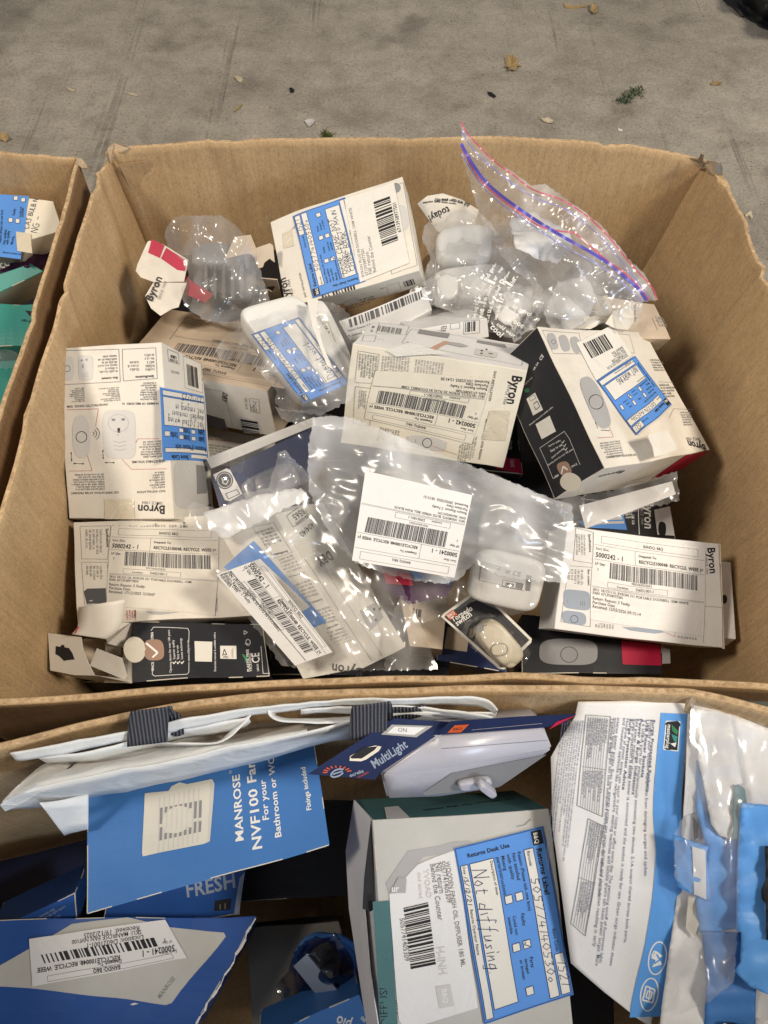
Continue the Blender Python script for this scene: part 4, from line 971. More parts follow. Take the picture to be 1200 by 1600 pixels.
# E: white carton peeking behind D
Ec = Carton('doorbell_carton', 'slim white carton edge with a small barcode, wedged behind the cream carton', 'carton',
            [(640, 516), (761, 499), (763, 528), (645, 548)], (.385, .385, .37), .06, {'front': 'card_cool'}, seed=12, group=G1)
q = lambda x, y: (540 + x / 4, 480 + y / 4)
p = Ec.pr(); p.barcode(q(745, 100), q(815, 92), q(742, 160), 18, 'ink_black', 3); p.frame(q(735, 95), q(835, 85), q(832, 165), q(732, 172), .0003, 'ink_grey'); p.frame(q(650, 108), q(710, 102), q(708, 138), q(648, 142), .0003, 'ink_grey')
p.greek(q(590, 120), q(640, 115), q(590, 142), 2, 'ink_black', 5); p.quad(q(560, 150), q(620, 142), q(620, 152), q(560, 160), 'print_mid'); p.build('printed_text', Ec.root)

# F: black and white carton at right
Fc_ = Carton('doorbell_carton', 'large black-sided doorbell carton at right with cream front, crimson end and returns label', 'carton',
             [(840, 512), (1008, 520), (1110, 704), (943, 732)], (.427, .361, .400), .056, {'front': 'card_white', 'left': 'card_black', 'lower': 'card_white', 'right': 'card_white', 'back': 'card_black', 'upper': 'card_black'}, seed=13, group=G1)
q = lambda x, y: (800 + x / 3, 500 + y / 3)
p = Fc_.pr()
p.text('Byron', q(906, 590), q(818, 565), 'ink_black', True, 1.1); p.text('SINCE 1904', q(880, 558), q(812, 552), 'ink_grey')
p.frame(q(142, 55), q(315, 62), q(330, 160), q(195, 162), .0003, 'ink_grey')
for cx, cy in ((192, 105), (248, 112), (300, 118)): p.blob(q(cx, cy), q(cx - 12, cy - 38), q(cx + 20, cy - 5), 'print_grey', 20, 3)
p.layer = 1; p.ring(q(196, 108), q(206, 108), q(196, 118), .0003, 'ink_black', 14); p.layer = 0
pill_print(p, q(390, 385), q(340, 268), q(430, 370), 'print_grey', q(392, 385), .0006, .40, 2.8)
p.layer = 0; p.text('Byron', q(345, 322), q(372, 318), 'ink_grey', True)
p.line([q(425, 425), q(472, 548), q(395, 552)], .0003, 'ink_red')
p.text('LED INDICATION AFTER PRESSING', q(576, 624), q(432, 642), 'ink_black'); p.greek(q(500, 560), q(395, 575), q(520, 635), 7, 'ink_grey', 4, ragged=.3)
p.greek(q(640, 180), q(705, 182), q(668, 240), 5, 'ink_grey', 5, ragged=.4); p.greek(q(690, 300), q(760, 300), q(720, 365), 5, 'ink_grey', 6, ragged=.4); p.greek(q(790, 430), q(850, 432), q(805, 500), 6, 'ink_grey', 7, ragged=.4)
p.line([q(735, 465), q(760, 418), q(850, 425)], .0003, 'ink_grey'); p.line([q(690, 292), q(760, 296)], .0003, 'ink_grey'); p.frame(q(495, 70), q(545, 75), q(572, 160), q(540, 160), .0003, 'ink_grey')
for a, b in (((385, 478), (400, 508)), ((412, 515), (455, 518))): p.line([q(*a), q(*b)], .0005, 'ink_black')
p.build('printed_text', Fc_.root)
o, lp = Fc_.sticker('price_sticker', [q(560, 172), q(395, 285), q(300, 110), q(465, 30)], 'label_white', lift=.0007)
lp.barcode((32, 22), (92, 22), (32, 50), 55, 'ink_black', 9) if False else lp.barcode((30, 24), (88, 28), (30, 48), 48, 'ink_black', 9)
for i, t in enumerate(('BYRON WIRELESS PLUG', '6713938977508', 'Nil return', 'Behind the')): lp.text(t, (10, 6 + i * 4.5), (10 + len(t) * 3, 6 + i * 4.5), 'ink_grey')
lp.build('label_print', o)
o, lp = Fc_.sticker('returns_label', [q(750, 400), q(582, 540), q(395, 285), q(572, 175)], 'label_blue', lift=.0009)
returns_label(lp, ('NOT WORKING',), '14/12/25', 5, 3, o)
p = Fc_.pr('left'); W_ = 'ink_white'
p.text('CE', q(138, 196), q(152, 172), W_, True); p.text('UK CA', q(106, 240), q(128, 205), W_, True)
p.text('PLASTIC FREE', q(62, 312), q(100, 275), W_); p.blob(q(72, 335), q(80, 325), q(62, 330), 'green_ink', 12, 1.6)
p.quad(q(68, 375), q(108, 345), q(145, 425), q(100, 452), 'label_white'); p.layer = 1; p.frame(q(80, 370), q(105, 355), q(112, 370), q(86, 386), .0003, 'ink_black'); p.line([q(100, 400), q(118, 385), q(130, 410), q(112, 425), q(104, 408)], .0006, 'ink_black'); p.layer = 0
p.quad(q(112, 492), q(175, 452), q(203, 525), q(140, 563), 'label_white')
p.line([q(130, 605), q(240, 525), q(265, 560), q(320, 680)], .0003, W_); p.line([q(130, 605), q(190, 748), q(215, 735)], .0003, W_)
p.text('Superior quality', q(170, 600), q(225, 570), W_); p.text('Easy to use', q(180, 625), q(235, 590), W_); p.text('Latest technology', q(185, 655), q(245, 605), W_)
for a, b in ((232, 575), (240, 592), (247, 610)): p.line([q(a - 3, b), q(a + 3, b + 5), q(a + 9, b - 8)], .0005, W_)
p.text('Opening doors for over 100 years', q(165, 690), q(285, 610), W_); p.text('Extended manual & available online', q(85, 500), q(190, 415), W_)
p.blob(q(245, 700), q(230, 670), q(275, 690), 'bronze_print', 20, 3); p.layer = 1; p.line([q(232, 725), q(240, 690), q(262, 705)], .0012, W_); p.layer = 2
p.blob(q(275, 762), q(300, 725), q(318, 785), 'card_inside', 24, 2.2)
p.layer = 0; p.text('SINCE', q(282, 695), q(308, 680), W_); p.text('1904', q(198, 748), q(220, 735), W_)
p.build('printed_text', Fc_.root)
p = Fc_.pr('lower'); p.text('Byron', q(530, 700), q(410, 728), 'ink_black', True, .6)
p.quad(q(812, 634), q(932, 612), q(800, 700), q(640, 752), 'card_crimson'); p.line([q(655, 722), q(560, 745)], .0005, 'ink_black'); p.build('printed_text', Fc_.root)
# lifted tuck flap at F's lower edge
o, _ = slab('tuck_flap', [q(625, 545), q(720, 520), q(768, 610), q(745, 622), q(660, 648), q(650, 600)], (.398, .385, .392), .0006, 'card_white', Fc_.root)
o.data.transform(Matrix.Translation(Fc_.pl.n * .002))

# G: black and crimson carton under D
Gc = Carton('doorbell_carton', 'black doorbell carton with a crimson band, mostly hidden under the cream carton', 'carton',
            [(640, 672), (808, 652), (818, 742), (650, 725)], (.31, .31, .30), .045, {'front': 'card_black', 'lower': 'card_black'}, seed=17, group=G1)
q = lambda x, y: (640 + x / 5.4545, 640 + y / 5.4545)
p = Gc.pr(); p.quad(q(730, 415), q(940, 425), q(968, 555), q(740, 510), 'card_crimson'); p.text('Byron', q(872, 350), q(885, 270), 'ink_white', True)
p.layer = 1; p.greek(q(870, 500), q(920, 505), q(860, 430), 4, 'ink_white', 2)
p.build('printed_text', Gc.root)
p = Gc.pr('lower'); p.quad((752, 742), (818, 752), (821, 765), (760, 762), 'card_white'); p.build('printed_text', Gc.root)

# H: 321 carton lower left
Hc = Carton('doorbell_carton', 'doorbell carton in shade at lower left, despatch label across its front', 'carton',
            [(116, 816), (415, 800), (400, 961), (122, 973)], (.326, .322, .312), .045, {'front': 'card_white'}, seed=19, group=G1)
q = lambda x, y: (60 + x / 3.333, 800 + y / 3.333)
p = Hc.pr()
p.frame(q(222, 75), q(380, 68), q(368, 242), q(232, 245), .0003, 'ink_grey'); p.frame(q(232, 262), q(372, 258), q(372, 480), q(248, 478), .0003, 'ink_grey')
p.text('Specifications', q(355, 84), q(362, 180), 'ink_black', True); p.greek(q(340, 88), q(344, 225), q(248, 92), 5, 'ink_grey', 3, ragged=.3)
p.text('Box content', q(368, 268), q(370, 340), 'ink_black', True); p.greek(q(345, 278), q(347, 370), q(255, 282), 5, 'ink_grey', 5, ragged=.4)
p.layer = 1; p.poly([q(245, 412), q(262, 398), q(360, 392), q(362, 470), q(258, 474)], 'print_dark'); p.text('DBY', q(272, 462), q(290, 460), 'ink_white', True); p.layer = 0
for k, x in enumerate((385, 470, 530, 560, 620, 680, 740)): p.greek(q(x, 100), q(x, 60), q(x + 45, 98), 3, 'ink_grey', k, ragged=.1)
p.text('FR', q(500, 80), q(470, 82), 'ink_black', True); p.text('EASY', q(620, 95), q(622, 55), 'ink_black', True); p.text('ADJUS', q(770, 98), q(772, 50), 'ink_black', True)
p.greek(q(460, 505), q(462, 560), q(515, 505), 4, 'ink_red', 6, ragged=.1); p.text('FARM', q(516, 545), q(516, 506), 'ink_black', True)
p.poly([q(565, 512), q(740, 520), q(650, 532), q(600, 530)], 'print_grey'); p.text('ORIGINAL', q(938, 515), q(938, 440), 'ink_grey')
p.greek(q(860, 400), q(860, 510), q(925, 400), 8, 'ink_soft', 7, ragged=.05)
p.build('printed_text', Hc.root)
o, lp = Hc.sticker('despatch_label', [q(384, 70), q(950, 85), q(925, 535), q(362, 480)], 'card_white', lift=.0006, Hh=68)
despatch_label(lp, sku='SKU: 181221120: BYRON 321 PORTABLE DOORBELL 150M', ean='6713938977850', recv='17/12/2025 15:50:07', seed=8, parent=o)

# J: 311 carton lower right
Jc = Carton('doorbell_carton', 'white doorbell carton at lower right with a large straight despatch label', 'carton',
            [(884, 822), (1122, 849), (1131, 1013), (867, 983)], (.346, .321, .319), .036, {'front': 'card_cool'}, seed=23, group=G1)
q = lambda x, y: (820 + x / 3.158, 760 + y / 3.158)
p = Jc.pr()
p.text('Byron', q(895, 298), q(910, 430), 'ink_black', True, 1.15); p.text('SINCE 1904', q(884, 345), q(892, 430), 'ink_grey')
p.frame(q(245, 205), q(332, 225), q(330, 380), q(235, 365), .0003, 'ink_grey'); p.frame(q(215, 390), q(330, 400), q(322, 690), q(180, 668), .0003, 'ink_grey')
p.text('Specifications', q(308, 235), q(312, 325), 'ink_black', True); p.text('Box content', q(308, 410), q(312, 490), 'ink_black', True)
p.greek(q(295, 240), q(297, 350), q(245, 236), 4, 'ink_grey', 3, ragged=.3); p.greek(q(290, 412), q(292, 500), q(210, 405), 5, 'ink_grey', 4, ragged=.3)
p.layer = 1; p.blob(q(257, 560), q(322, 568), q(257, 608), 'ink_bluegrey', 24, 5); p.blob(q(244, 648), q(302, 655), q(244, 680), 'ink_bluegrey', 24, 3.4); p.layer = 2; p.ring(q(245, 655), q(263, 655), q(245, 673), .0004, 'ink_black', 16)
for k in range(3): p.line([q(276 + k * 9, 568), q(277 + k * 9, 590)], .0004, 'ink_grey')
p.line([q(212, 560), q(214, 578)], .0003, 'ink_grey')
p.layer = 0
for x, s in ((345, 1), (385, 2), (590, 3), (625, 4), (730, 5), (775, 6)): p.greek(q(x, 268 + x * .02), q(x, 232 + x * .06), q(x + 42, 272 + x * .02), 3, 'ink_grey', s, ragged=.1)
for t, x, y in (('FLIP', 432, 240), ('ADJU', 697, 275), ('EASY', 826, 290)): p.text(t, q(x, y + 28), q(x, y), 'ink_black', True)
p.poly([q(480, 688), q(640, 694), q(690, 716), q(640, 722), q(520, 705)], 'ink_bluegrey'); p.line([q(690, 716), q(738, 738), q(740, 722)], .0003, 'ink_red')
p.line([q(332, 655), q(880, 728)], .0002, 'ink_grey'); p.greek(q(342, 690), q(342, 664), q(440, 700), 7, 'ink_grey', 7, ragged=.05); p.greek(q(750, 742), q(750, 725), q(850, 755), 7, 'ink_grey', 8, ragged=.05)
p.line([q(885, 590), q(972, 600)], .0004, 'ink_soft'); p.line([q(884, 570), q(884, 770)], .0003, 'ink_soft')
p.build('printed_text', Jc.root)
o, lp = Jc.sticker('despatch_label', [q(333, 225), q(885, 300), q(882, 738), q(322, 655)], 'label_cool', lift=.0006, Hh=66)
despatch_label(lp, sku='SKU: 181721115: BYRON 311 PORTABLE DOORBELL 150M WHITE', ean='6713938977581', recv='12/03/2026 09:15:14', seed=9, parent=o)
# tucked end flap with nicks
slab('end_flap', [q(955, 282), q(960, 380), q(970, 385), q(966, 460), q(960, 462), q(960, 520), q(972, 530), q(972, 560), q(966, 570), q(972, 690), q(975, 800), q(986, 802), q(966, 285)], (.3225, .3225, .3225), .0006, 'card_inside', Jc.root, plane=Plane(Jc.pl.o + Jc.pl.n * -.0008, Jc.pl.x, Jc.pl.y))
# K: hang tab carton behind J
Kc = Carton('doorbell_carton', 'white hang tab sticking out past the right end of the lower right carton', 'carton',
            [(1085, 872), (1142, 878), (1150, 998), (1090, 994)], (.288, .288, .285), .02, {'front': 'card_cool', 'left': 'card_black'}, seed=29, group=G1, nseg=3, amp=.0003)
p = Kc.pr(); p.blob((1132, 936), (1132, 929), (1136, 936), 'ink_black', 14, 2); p.build('hang_hole', Kc.root)
# black carton above J
Lc = Carton('doorbell_carton', 'black doorbell carton with white vertical lettering and hang tab, just above the lower right carton', 'carton',
            [(880, 778), (1048, 790), (1060, 880), (880, 868)], (.29, .285, .283), .04, {'front': 'card_black'}, seed=31, group=G1)
q = lambda x, y: (820 + x / 3.158, 760 + y / 3.158)
p = Lc.pr(); p.text('Byron', q(592, 72), q(592, 212), 'ink_white', True, 1.1); p.text('SINCE 1904', q(572, 100), q(574, 190), 'ink_soft'); p.quad(q(560, 90), q(563, 90), q(566, 240), q(562, 240), 'ink_white')
p.layer = 1; p.poly([q(640, 122), q(715, 104), q(738, 250), q(655, 242)], 'card_cool'); p.layer = 2; p.blob(q(678, 215), q(680, 180), q(697, 220), 'ink_black', 18, 2.6); p.layer = 0
p.quad(q(255, 175), q(490, 140), q(505, 218), q(300, 205), 'label_blue'); p.layer = 1; p.quad(q(310, 160), q(482, 150), q(486, 165), q(330, 175), 'print_light'); p.quad(q(330, 182), q(490, 172), q(492, 185), q(345, 192), 'print_light')
p.layer = 0; p.text('UK CA', q(530, 140), q(530, 190), 'ink_white', True); p.greek(q(500, 118), q(540, 116), q(500, 160), 3, 'ink_white', 3)
p.build('printed_text', Lc.root)
# black carton below J
Nc = Carton('doorbell_carton', 'black doorbell carton printed with a grey bell push, under the lower right carton', 'carton',
            [(815, 960), (1034, 972), (1036, 1052), (815, 1052)], (.272, .268, .268), .04, {'front': 'card_black'}, seed=37, group=G1)
p = Nc.pr(); p.layer = 1; p.blob(q(215, 818), q(358, 822), q(213, 882), 'print_mid', 32, 3.4); p.layer = 2; p.ring(q(218, 832), q(258, 834), q(217, 870), .0005, 'ink_black'); p.line([q(150, 815), q(150, 850)], .0003, 'ink_grey')
p.layer = 0; p.quad(q(474, 758), q(668, 780), q(680, 878), q(485, 875), 'card_crimson'); p.quad(q(678, 790), q(718, 800), q(722, 868), q(682, 870), 'print_grey'); p.build('printed_text', Nc.root)

# I: opened black carton lower left
Ic = Carton('doorbell_carton', 'opened black doorbell carton at lower left, its white end flaps spread out', 'carton',
            [(208, 971), (412, 975), (420, 1056), (206, 1067)], (.307, .300, .305), .06, {'front': 'card_black', 'back': 'card_black', 'left': 'card_inside', 'lower': 'card_black'}, seed=41, group=G1, skip=('left',))
q = lambda x, y: (60 + x / 3.333, 800 + y / 3.333)
p = Ic.pr(); W_ = 'ink_white'
p.blob(q(500, 717), q(558, 717), q(500, 786), 'card_inside', 28, 2); p.layer = 1
p.blob(q(600, 722), q(652, 722), q(602, 778), 'bronze_print', 26, 3.2); p.blob(q(500, 717), q(556, 717), q(500, 784), 'card_inside', 28, 2); p.layer = 2; p.line([q(590, 762), q(618, 738), q(560, 685)], .0016, W_); p.layer = 0
p.text('SINCE', q(596, 832), q(596, 785), W_, True); p.text('1904', q(600, 668), q(600, 628), W_, True)
p.line([q(588, 850), q(590, 820)], .0004, W_); p.line([q(588, 620), q(600, 602), q(780, 610), q(786, 625), q(782, 680)], .0004, W_); p.line([q(588, 850), q(600, 860), q(770, 855), q(780, 845), q(780, 790)], .0004, W_)
p.text('Opening doors for over 100 years', q(688, 845), q(686, 618), W_); p.text('Superior quality', q(708, 775), q(706, 672), W_); p.text('Easy to use', q(728, 775), q(726, 700), W_); p.text('Latest technology', q(748, 775), q(746, 662), W_)
for x in (703, 724, 745): p.line([q(x - 8, 790), q(x - 3, 800), q(x + 8, 785)], .0007, W_)
p.text('www.chbyron.eu', q(784, 785), q(783, 672), W_); p.text('Extended manual & available online', q(924, 835), q(922, 625), W_)
p.quad(q(812, 676), q(905, 676), q(902, 785), q(812, 786), 'label_white'); 
p.quad(q(946, 697), q(1030, 697), q(1030, 766), q(946, 766), 'label_white'); p.layer = 1; p.greek(q(1015, 760), q(1015, 705), q(1005, 760), 2, 'ink_black', 3); p.line([q(958, 750), q(968, 715), q(980, 745), q(960, 742)], .0006, 'ink_black'); p.text('FSC', q(962, 762), q(990, 762), 'ink_black', True); p.layer = 0
p.blob(q(1072, 755), q(1060, 745), q(1076, 768), 'green_ink', 12, 1.6); p.blob(q(1082, 770), q(1075, 780), q(1090, 778), 'green_ink', 12, 1.6)
p.text('PLASTIC FREE', q(1096, 830), q(1094, 715), W_, True); p.text('PACKAGING', q(1108, 828), q(1106, 735), W_); p.text('CE', q(1150, 785), q(1148, 732), W_, True, 1.3); p.text('UKCA', q(1144, 828), q(1142, 790), W_, True)
p.ring(q(1092, 680), q(1104, 680), q(1092, 696), .0004, W_, 16); p.text('i', q(1094, 690), q(1094, 684), W_, True); p.ring(q(1078, 628), q(1090, 628), q(1078, 640), .0004, W_, 3)
p.line([q(1160, 700), q(1165, 840), q(1200, 838)], .0004, W_)
p.build('printed_text', Ic.root)
def card_poly(name, pts, mat, parent, th=.0006, fold=None):
    """free card flap: [(px, py, z)] triangulated as a fan strip"""
    W = [P(*a) for a in pts]; n = len(W); nn = (W[1] - W[0]).cross(W[2] - W[0]).normalized()
    if nn.dot(EYE - W[0]) < 0: nn = -nn
    V = W + [a - nn * th for a in W]; bm = bmesh.new(); vs = [bm.verts.new(v) for v in V]
    bm.faces.new(vs[:n]); bm.faces.new(list(reversed(vs[n:])))
    for i in range(n): bm.faces.new((vs[i], vs[i + n], vs[(i + 1) % n + n], vs[(i + 1) % n]))
    bmesh.ops.triangulate(bm, faces=[f for f in bm.faces if len(f.verts) > 4]); bmesh.ops.recalc_face_normals(bm, faces=bm.faces)
    me = bpy.data.meshes.new(name); inv = parent_world(parent).inverted() if parent else Matrix.Identity(4); bm.transform(inv); bm.to_mesh(me); bm.free(); me.materials.append(M[mat])
    o = bpy.data.objects.new(name, me); C.objects.link(o); o.parent = parent; return o
def curved_flap(name, left, right, mat, parent, th=.0006, mat2=None):
    """card strip between two smooth edges [(px, py, z)]"""
    a, b = smooth_px(left, 5), smooth_px(right, 5); n = min(len(a), len(b)); V = []; F_ = []
    for i in range(n):
        for k in range(5): t = k / 4; V.append(P(*[a[i][j] * (1 - t) + b[i][j] * t for j in range(3)]))
    for i in range(n - 1):
        for k in range(4): j = i * 5 + k; F_.append((j, j + 1, j + 6, j + 5))
    f = F_[0]
    if (V[f[1]] - V[f[0]]).cross(V[f[3]] - V[f[0]]).dot(EYE - V[0]) < 0: F_ = [tuple(reversed(f)) for f in F_]
    o = mesh_obj(name, V, F_, [mat, mat2 or mat], None, parent, True)
    md = o.modifiers.new('thickness', 'SOLIDIFY'); md.thickness = th; md.offset = -1; md.material_offset = 1 if mat2 else 0
    return o
curved_flap('end_flap', [q(172, 637) + (.325,), q(205, 590) + (.328,), q(210, 495) + (.334,)], [q(350, 662) + (.322,), q(425, 600) + (.326,), q(452, 455) + (.338,)], 'card_flap', Ic.root)
ph = plane_z(q(50, 630), .312, q(222, 652), .320, q(62, 825), .304)
slab('hang_flap', [q(50, 630), q(222, 652), q(232, 720), q(262, 790), q(292, 850), q(190, 850), q(62, 825)], (0, 0, 0), .0006, 'card_flap', Ic.root, plane=ph)
hp = Print(ph, lift=.0003); hp.poly([q(92, 698), q(115, 702), q(122, 692), q(135, 692), q(138, 705), q(160, 708), q(178, 735), q(190, 768), q(150, 772), q(135, 776), q(112, 752), q(90, 740)], 'card_black'); hp.build('hang_hole', Ic.root)
card_poly('dust_flap', [q(305, 710) + (.300,), q(435, 760) + (.302,), q(470, 882) + (.298,), q(268, 800) + (.296,)], 'card_flap', Ic.root)
card_poly('dust_flap', [q(345, 680) + (.292,), q(430, 700) + (.29,), q(432, 745) + (.28,), q(350, 740) + (.276,)], 'card_flap', Ic.root)
card_poly('side_panel', [q(490, 568) + (.306,), q(440, 565) + (.31,), q(352, 655) + (.318,), q(362, 685) + (.30,), q(480, 715) + (.285,)], 'card_flap', Ic.root)
card_poly('side_panel', [q(485, 890) + (.304,), q(486, 715) + (.296,), q(470, 640) + (.28,), q(438, 750) + (.28,), q(455, 860) + (.285,), q(340, 888) + (.282,)], 'card_flap', Ic.root)
card_poly('side_panel', [q(40, 828) + (.286,), q(62, 822) + (.288,), q(200, 850) + (.29,), q(290, 852) + (.295,), q(460, 872) + (.298,), q(484, 892) + (.304,), q(345, 890) + (.27,), q(190, 862) + (.272,)], 'card_flap', Ic.root)
card_poly('tube_floor', [q(225, 660) + (.27,), q(480, 660) + (.25,), q(480, 880) + (.25,), q(240, 860) + (.26,)], 'card_tan', Ic.root)
o = card_poly('end_flap', [q(205, 595) + (.334,), q(213, 598) + (.333,), q(195, 632) + (.332,), q(186, 634) + (.333,)], 'ink_red', Ic.root)

# lower filler cartons that show in the gaps
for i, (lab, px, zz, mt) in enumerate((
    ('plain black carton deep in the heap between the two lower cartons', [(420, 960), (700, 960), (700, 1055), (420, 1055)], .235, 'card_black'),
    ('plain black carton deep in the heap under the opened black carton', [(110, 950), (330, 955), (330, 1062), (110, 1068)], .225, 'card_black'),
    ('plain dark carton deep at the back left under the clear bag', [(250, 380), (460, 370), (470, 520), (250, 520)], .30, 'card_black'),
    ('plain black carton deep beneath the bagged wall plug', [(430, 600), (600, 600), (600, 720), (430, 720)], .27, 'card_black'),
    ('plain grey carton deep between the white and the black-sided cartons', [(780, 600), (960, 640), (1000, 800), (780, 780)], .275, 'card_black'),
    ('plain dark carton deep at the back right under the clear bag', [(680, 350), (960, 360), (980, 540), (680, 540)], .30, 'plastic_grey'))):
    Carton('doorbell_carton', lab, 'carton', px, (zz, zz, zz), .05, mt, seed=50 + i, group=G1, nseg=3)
# ------------------------------------------------------------------ bags, blister packs and loose goods in the big box
def film_bag(label, outline, ctrl, mat='film_clear', loc=None, layers=2, gap=.012, name='plastic_bag', group='clear plastic bags in the big box', **k):
    c = (sum(p[0] for p in outline) / len(outline), sum(p[1] for p in outline) / len(outline))
    t = thing(name, label, 'bag', P(c[0], c[1], min(z for _, _, z in ctrl) - .02), group)
    sd = k.pop('seed', 1)
    sheet('film', outline, ctrl, mat, t, seed=sd, **k)
    if layers > 1: sheet('film', outline, [(x, y, z - gap) for x, y, z in ctrl], mat, t, seed=sd + 40, **k)
    return t

# N bagged wall plug with returns label
plN = plane_z((392, 523), .392, (467, 496), .392, (475, 631), .372)
t = thing('wall_plug', 'white wall plug doorbell chime in a clear bag with a blue returns label', 'doorbell chime', P(455, 560, .34))
plb = Plane(plN.o - plN.n * .032, plN.x, plN.y)
pill('housing', plb, (466, 559), (516, 625), (514, 545), .030, 'plastic_white', t, power=7, rnd=.12)
o, lp = sticker(t, plN, 'returns_label', [(475, 631), (392, 523), (467, 496), (546, 600)], 'label_blue', .0008)
returns_label(lp, ('Doesnt work',), '', 8, None, o)
t2 = thing('door_chime', 'rounded white door chime tucked behind the bagged wall plug, torn paper strip across it', 'doorbell chime', P(512, 525, .34))
pl2 = plane_z((470, 480), .368, (530, 470), .368, (500, 600), .350)
pill('housing', pl2, (513, 533), (537, 583), (530, 527), .016, 'plastic_white', t2, power=5, rnd=.15)
o, lp = sticker(t2, Plane(pl2.o + pl2.n * .017, pl2.x, pl2.y), 'instruction_strip', [(498, 505), (512, 500), (545, 582), (528, 590)], 'label_white', .0005, ident, 20, 80)
lp.greek((3, 6), (17, 6), (3, 50), 12, 'ink_grey', 3); lp.frame((2, 3), (18, 3), (18, 60), (2, 60), .0003, 'ink_black'); lp.text('C', (4, 18), (16, 18), 'ink_black', True); lp.build('label_print', o)
torn(t2, [(479, 466, .405), (497, 468, .405), (494, 500, .402), (505, 540, .40), (520, 577, .398), (511, 571, .398), (497, 535, .40), (489, 512, .402)], 'torn_strip', 'label_white', .0004)
film_bag('crinkled clear bag around the white wall plug with blue returns label', [(336, 548), (350, 528), (372, 512), (395, 500), (430, 485), (470, 480), (500, 470), (530, 476), (545, 490), (552, 540), (556, 600), (548, 625), (520, 640), (500, 650), (470, 645), (440, 642), (430, 630), (432, 610), (415, 592), (395, 570), (365, 560), (345, 562)],
         [(336, 548, .375), (372, 512, .392), (430, 485, .40), (500, 470, .40), (545, 490, .385), (470, 560, .400), (546, 610, .385), (480, 640, .378), (400, 560, .392), (440, 630, .36), (430, 540, .402)], 'film_printed', step=5, crumple=0.0031, cs=0.0240, seed=3, layers=1)
film_bag('small crumpled clear bag end under the bagged wall plug', [(430, 635), (455, 642), (490, 640), (520, 648), (545, 662), (540, 672), (500, 665), (470, 662), (440, 655)], [(430, 635, .35), (545, 662, .355), (480, 650, .358)], 'film_haze', step=4, crumple=0.0031, cs=0.0150, seed=5, layers=1)

# carton with barcode under B, bagged
Bc = Carton('doorbell_carton', 'bagged doorbell carton under the back carton, barcode and fault note showing', 'carton', [(530, 500), (664, 447), (676, 484), (556, 546)], (.362, .372, .352), .03, {'front': 'card_cool'}, seed=61, group=G1)
p = Bc.pr(); p.barcode((545, 497), (660, 452), (548, 510), 60, 'ink_black', 5); p.text('Return Reason: 2 Faulty', (545, 517), (588, 503), 'ink_black'); p.text('Received: 13:07:52', (546, 526), (590, 512), 'ink_black'); p.text('Purchase Date', (550, 535), (585, 522), 'ink_black'); p.build('printed_text', Bc.root)
film_bag('clear bag edge wrapped around the barcoded carton under the back carton', [(528, 500), (600, 480), (664, 440), (680, 432), (676, 478), (600, 520), (560, 548), (545, 520)], [(528, 500, .37), (670, 440, .385), (676, 478, .372), (560, 548, .36), (600, 500, .375)], 'film_haze', step=5, crumple=0.0022, cs=0.0210, seed=6, layers=1)

# dark sockets in the middle gap
t = thing('socket_strip', 'dark grey moulded socket piece lying in the gap behind the cream carton', 'socket', P(645, 500, .31))
pl = plane_z((590, 505), .335, (715, 480), .335, (600, 530), .325)
pill('housing', pl, (640, 498), (700, 490), (644, 520), .018, 'plastic_grey', t, power=5)
for c in ((612, 502), (628, 498), (660, 492)): pill('ridge', Plane(pl.o + pl.n * .017, pl.x, pl.y), c, (c[0] + 5, c[1] - 14), (c[0] + 3, c[1] + 1), .003, 'plastic_grey', t, power=4, n=16)
t = thing('door_chime', 'white round-cornered chime cover in the clear printed bag behind the cream carton', 'doorbell chime', P(730, 455, .34))
pl = plane_z((680, 440), .362, (780, 430), .362, (684, 475), .352)
pill('housing', pl, (732, 452), (790, 446), (736, 478), .022, 'plastic_white', t, power=4); pill('dial', Plane(pl.o + pl.n * .020, pl.x, pl.y), (698, 452), (716, 450), (700, 472), .008, 'plastic_white', t, power=2.2)
t = thing('wall_plug', 'pale wall plug above the round dial in the clear printed bag', 'wall plug', P(720, 395, .35))
pl = plane_z((690, 380), .378, (770, 380), .378, (690, 420), .37)
pill('housing', pl, (724, 396), (768, 392), (726, 424), .02, 'plastic_white', t, power=3.5)

# feedback slip
o, pl = slab('feedback_slip', [(652, 318), (668, 306), (692, 302), (722, 312), (748, 328), (738, 362), (700, 372), (682, 360)], (.40, .405, .385), .0004, 'card_white')
tag(o, 'torn feedback slip with upside-down black print behind the clear printed bag', 'paper slip')
p = Print(pl); p.text('did we do today!', (716, 326), (662, 334), 'ink_black', True, 1.2) if False else p.text('did we do', (735, 318), (706, 310), 'ink_black', True, 1.2); p.text('today!', (700, 322), (668, 338), 'ink_black', True, 1.2)
p.greek((715, 312), (678, 308), (712, 320), 2, 'ink_black', 4, bold=1.6); p.text('£250 B&Q voucher', (700, 310), (660, 316), 'ink_black', True); p.build('printed_text', o)
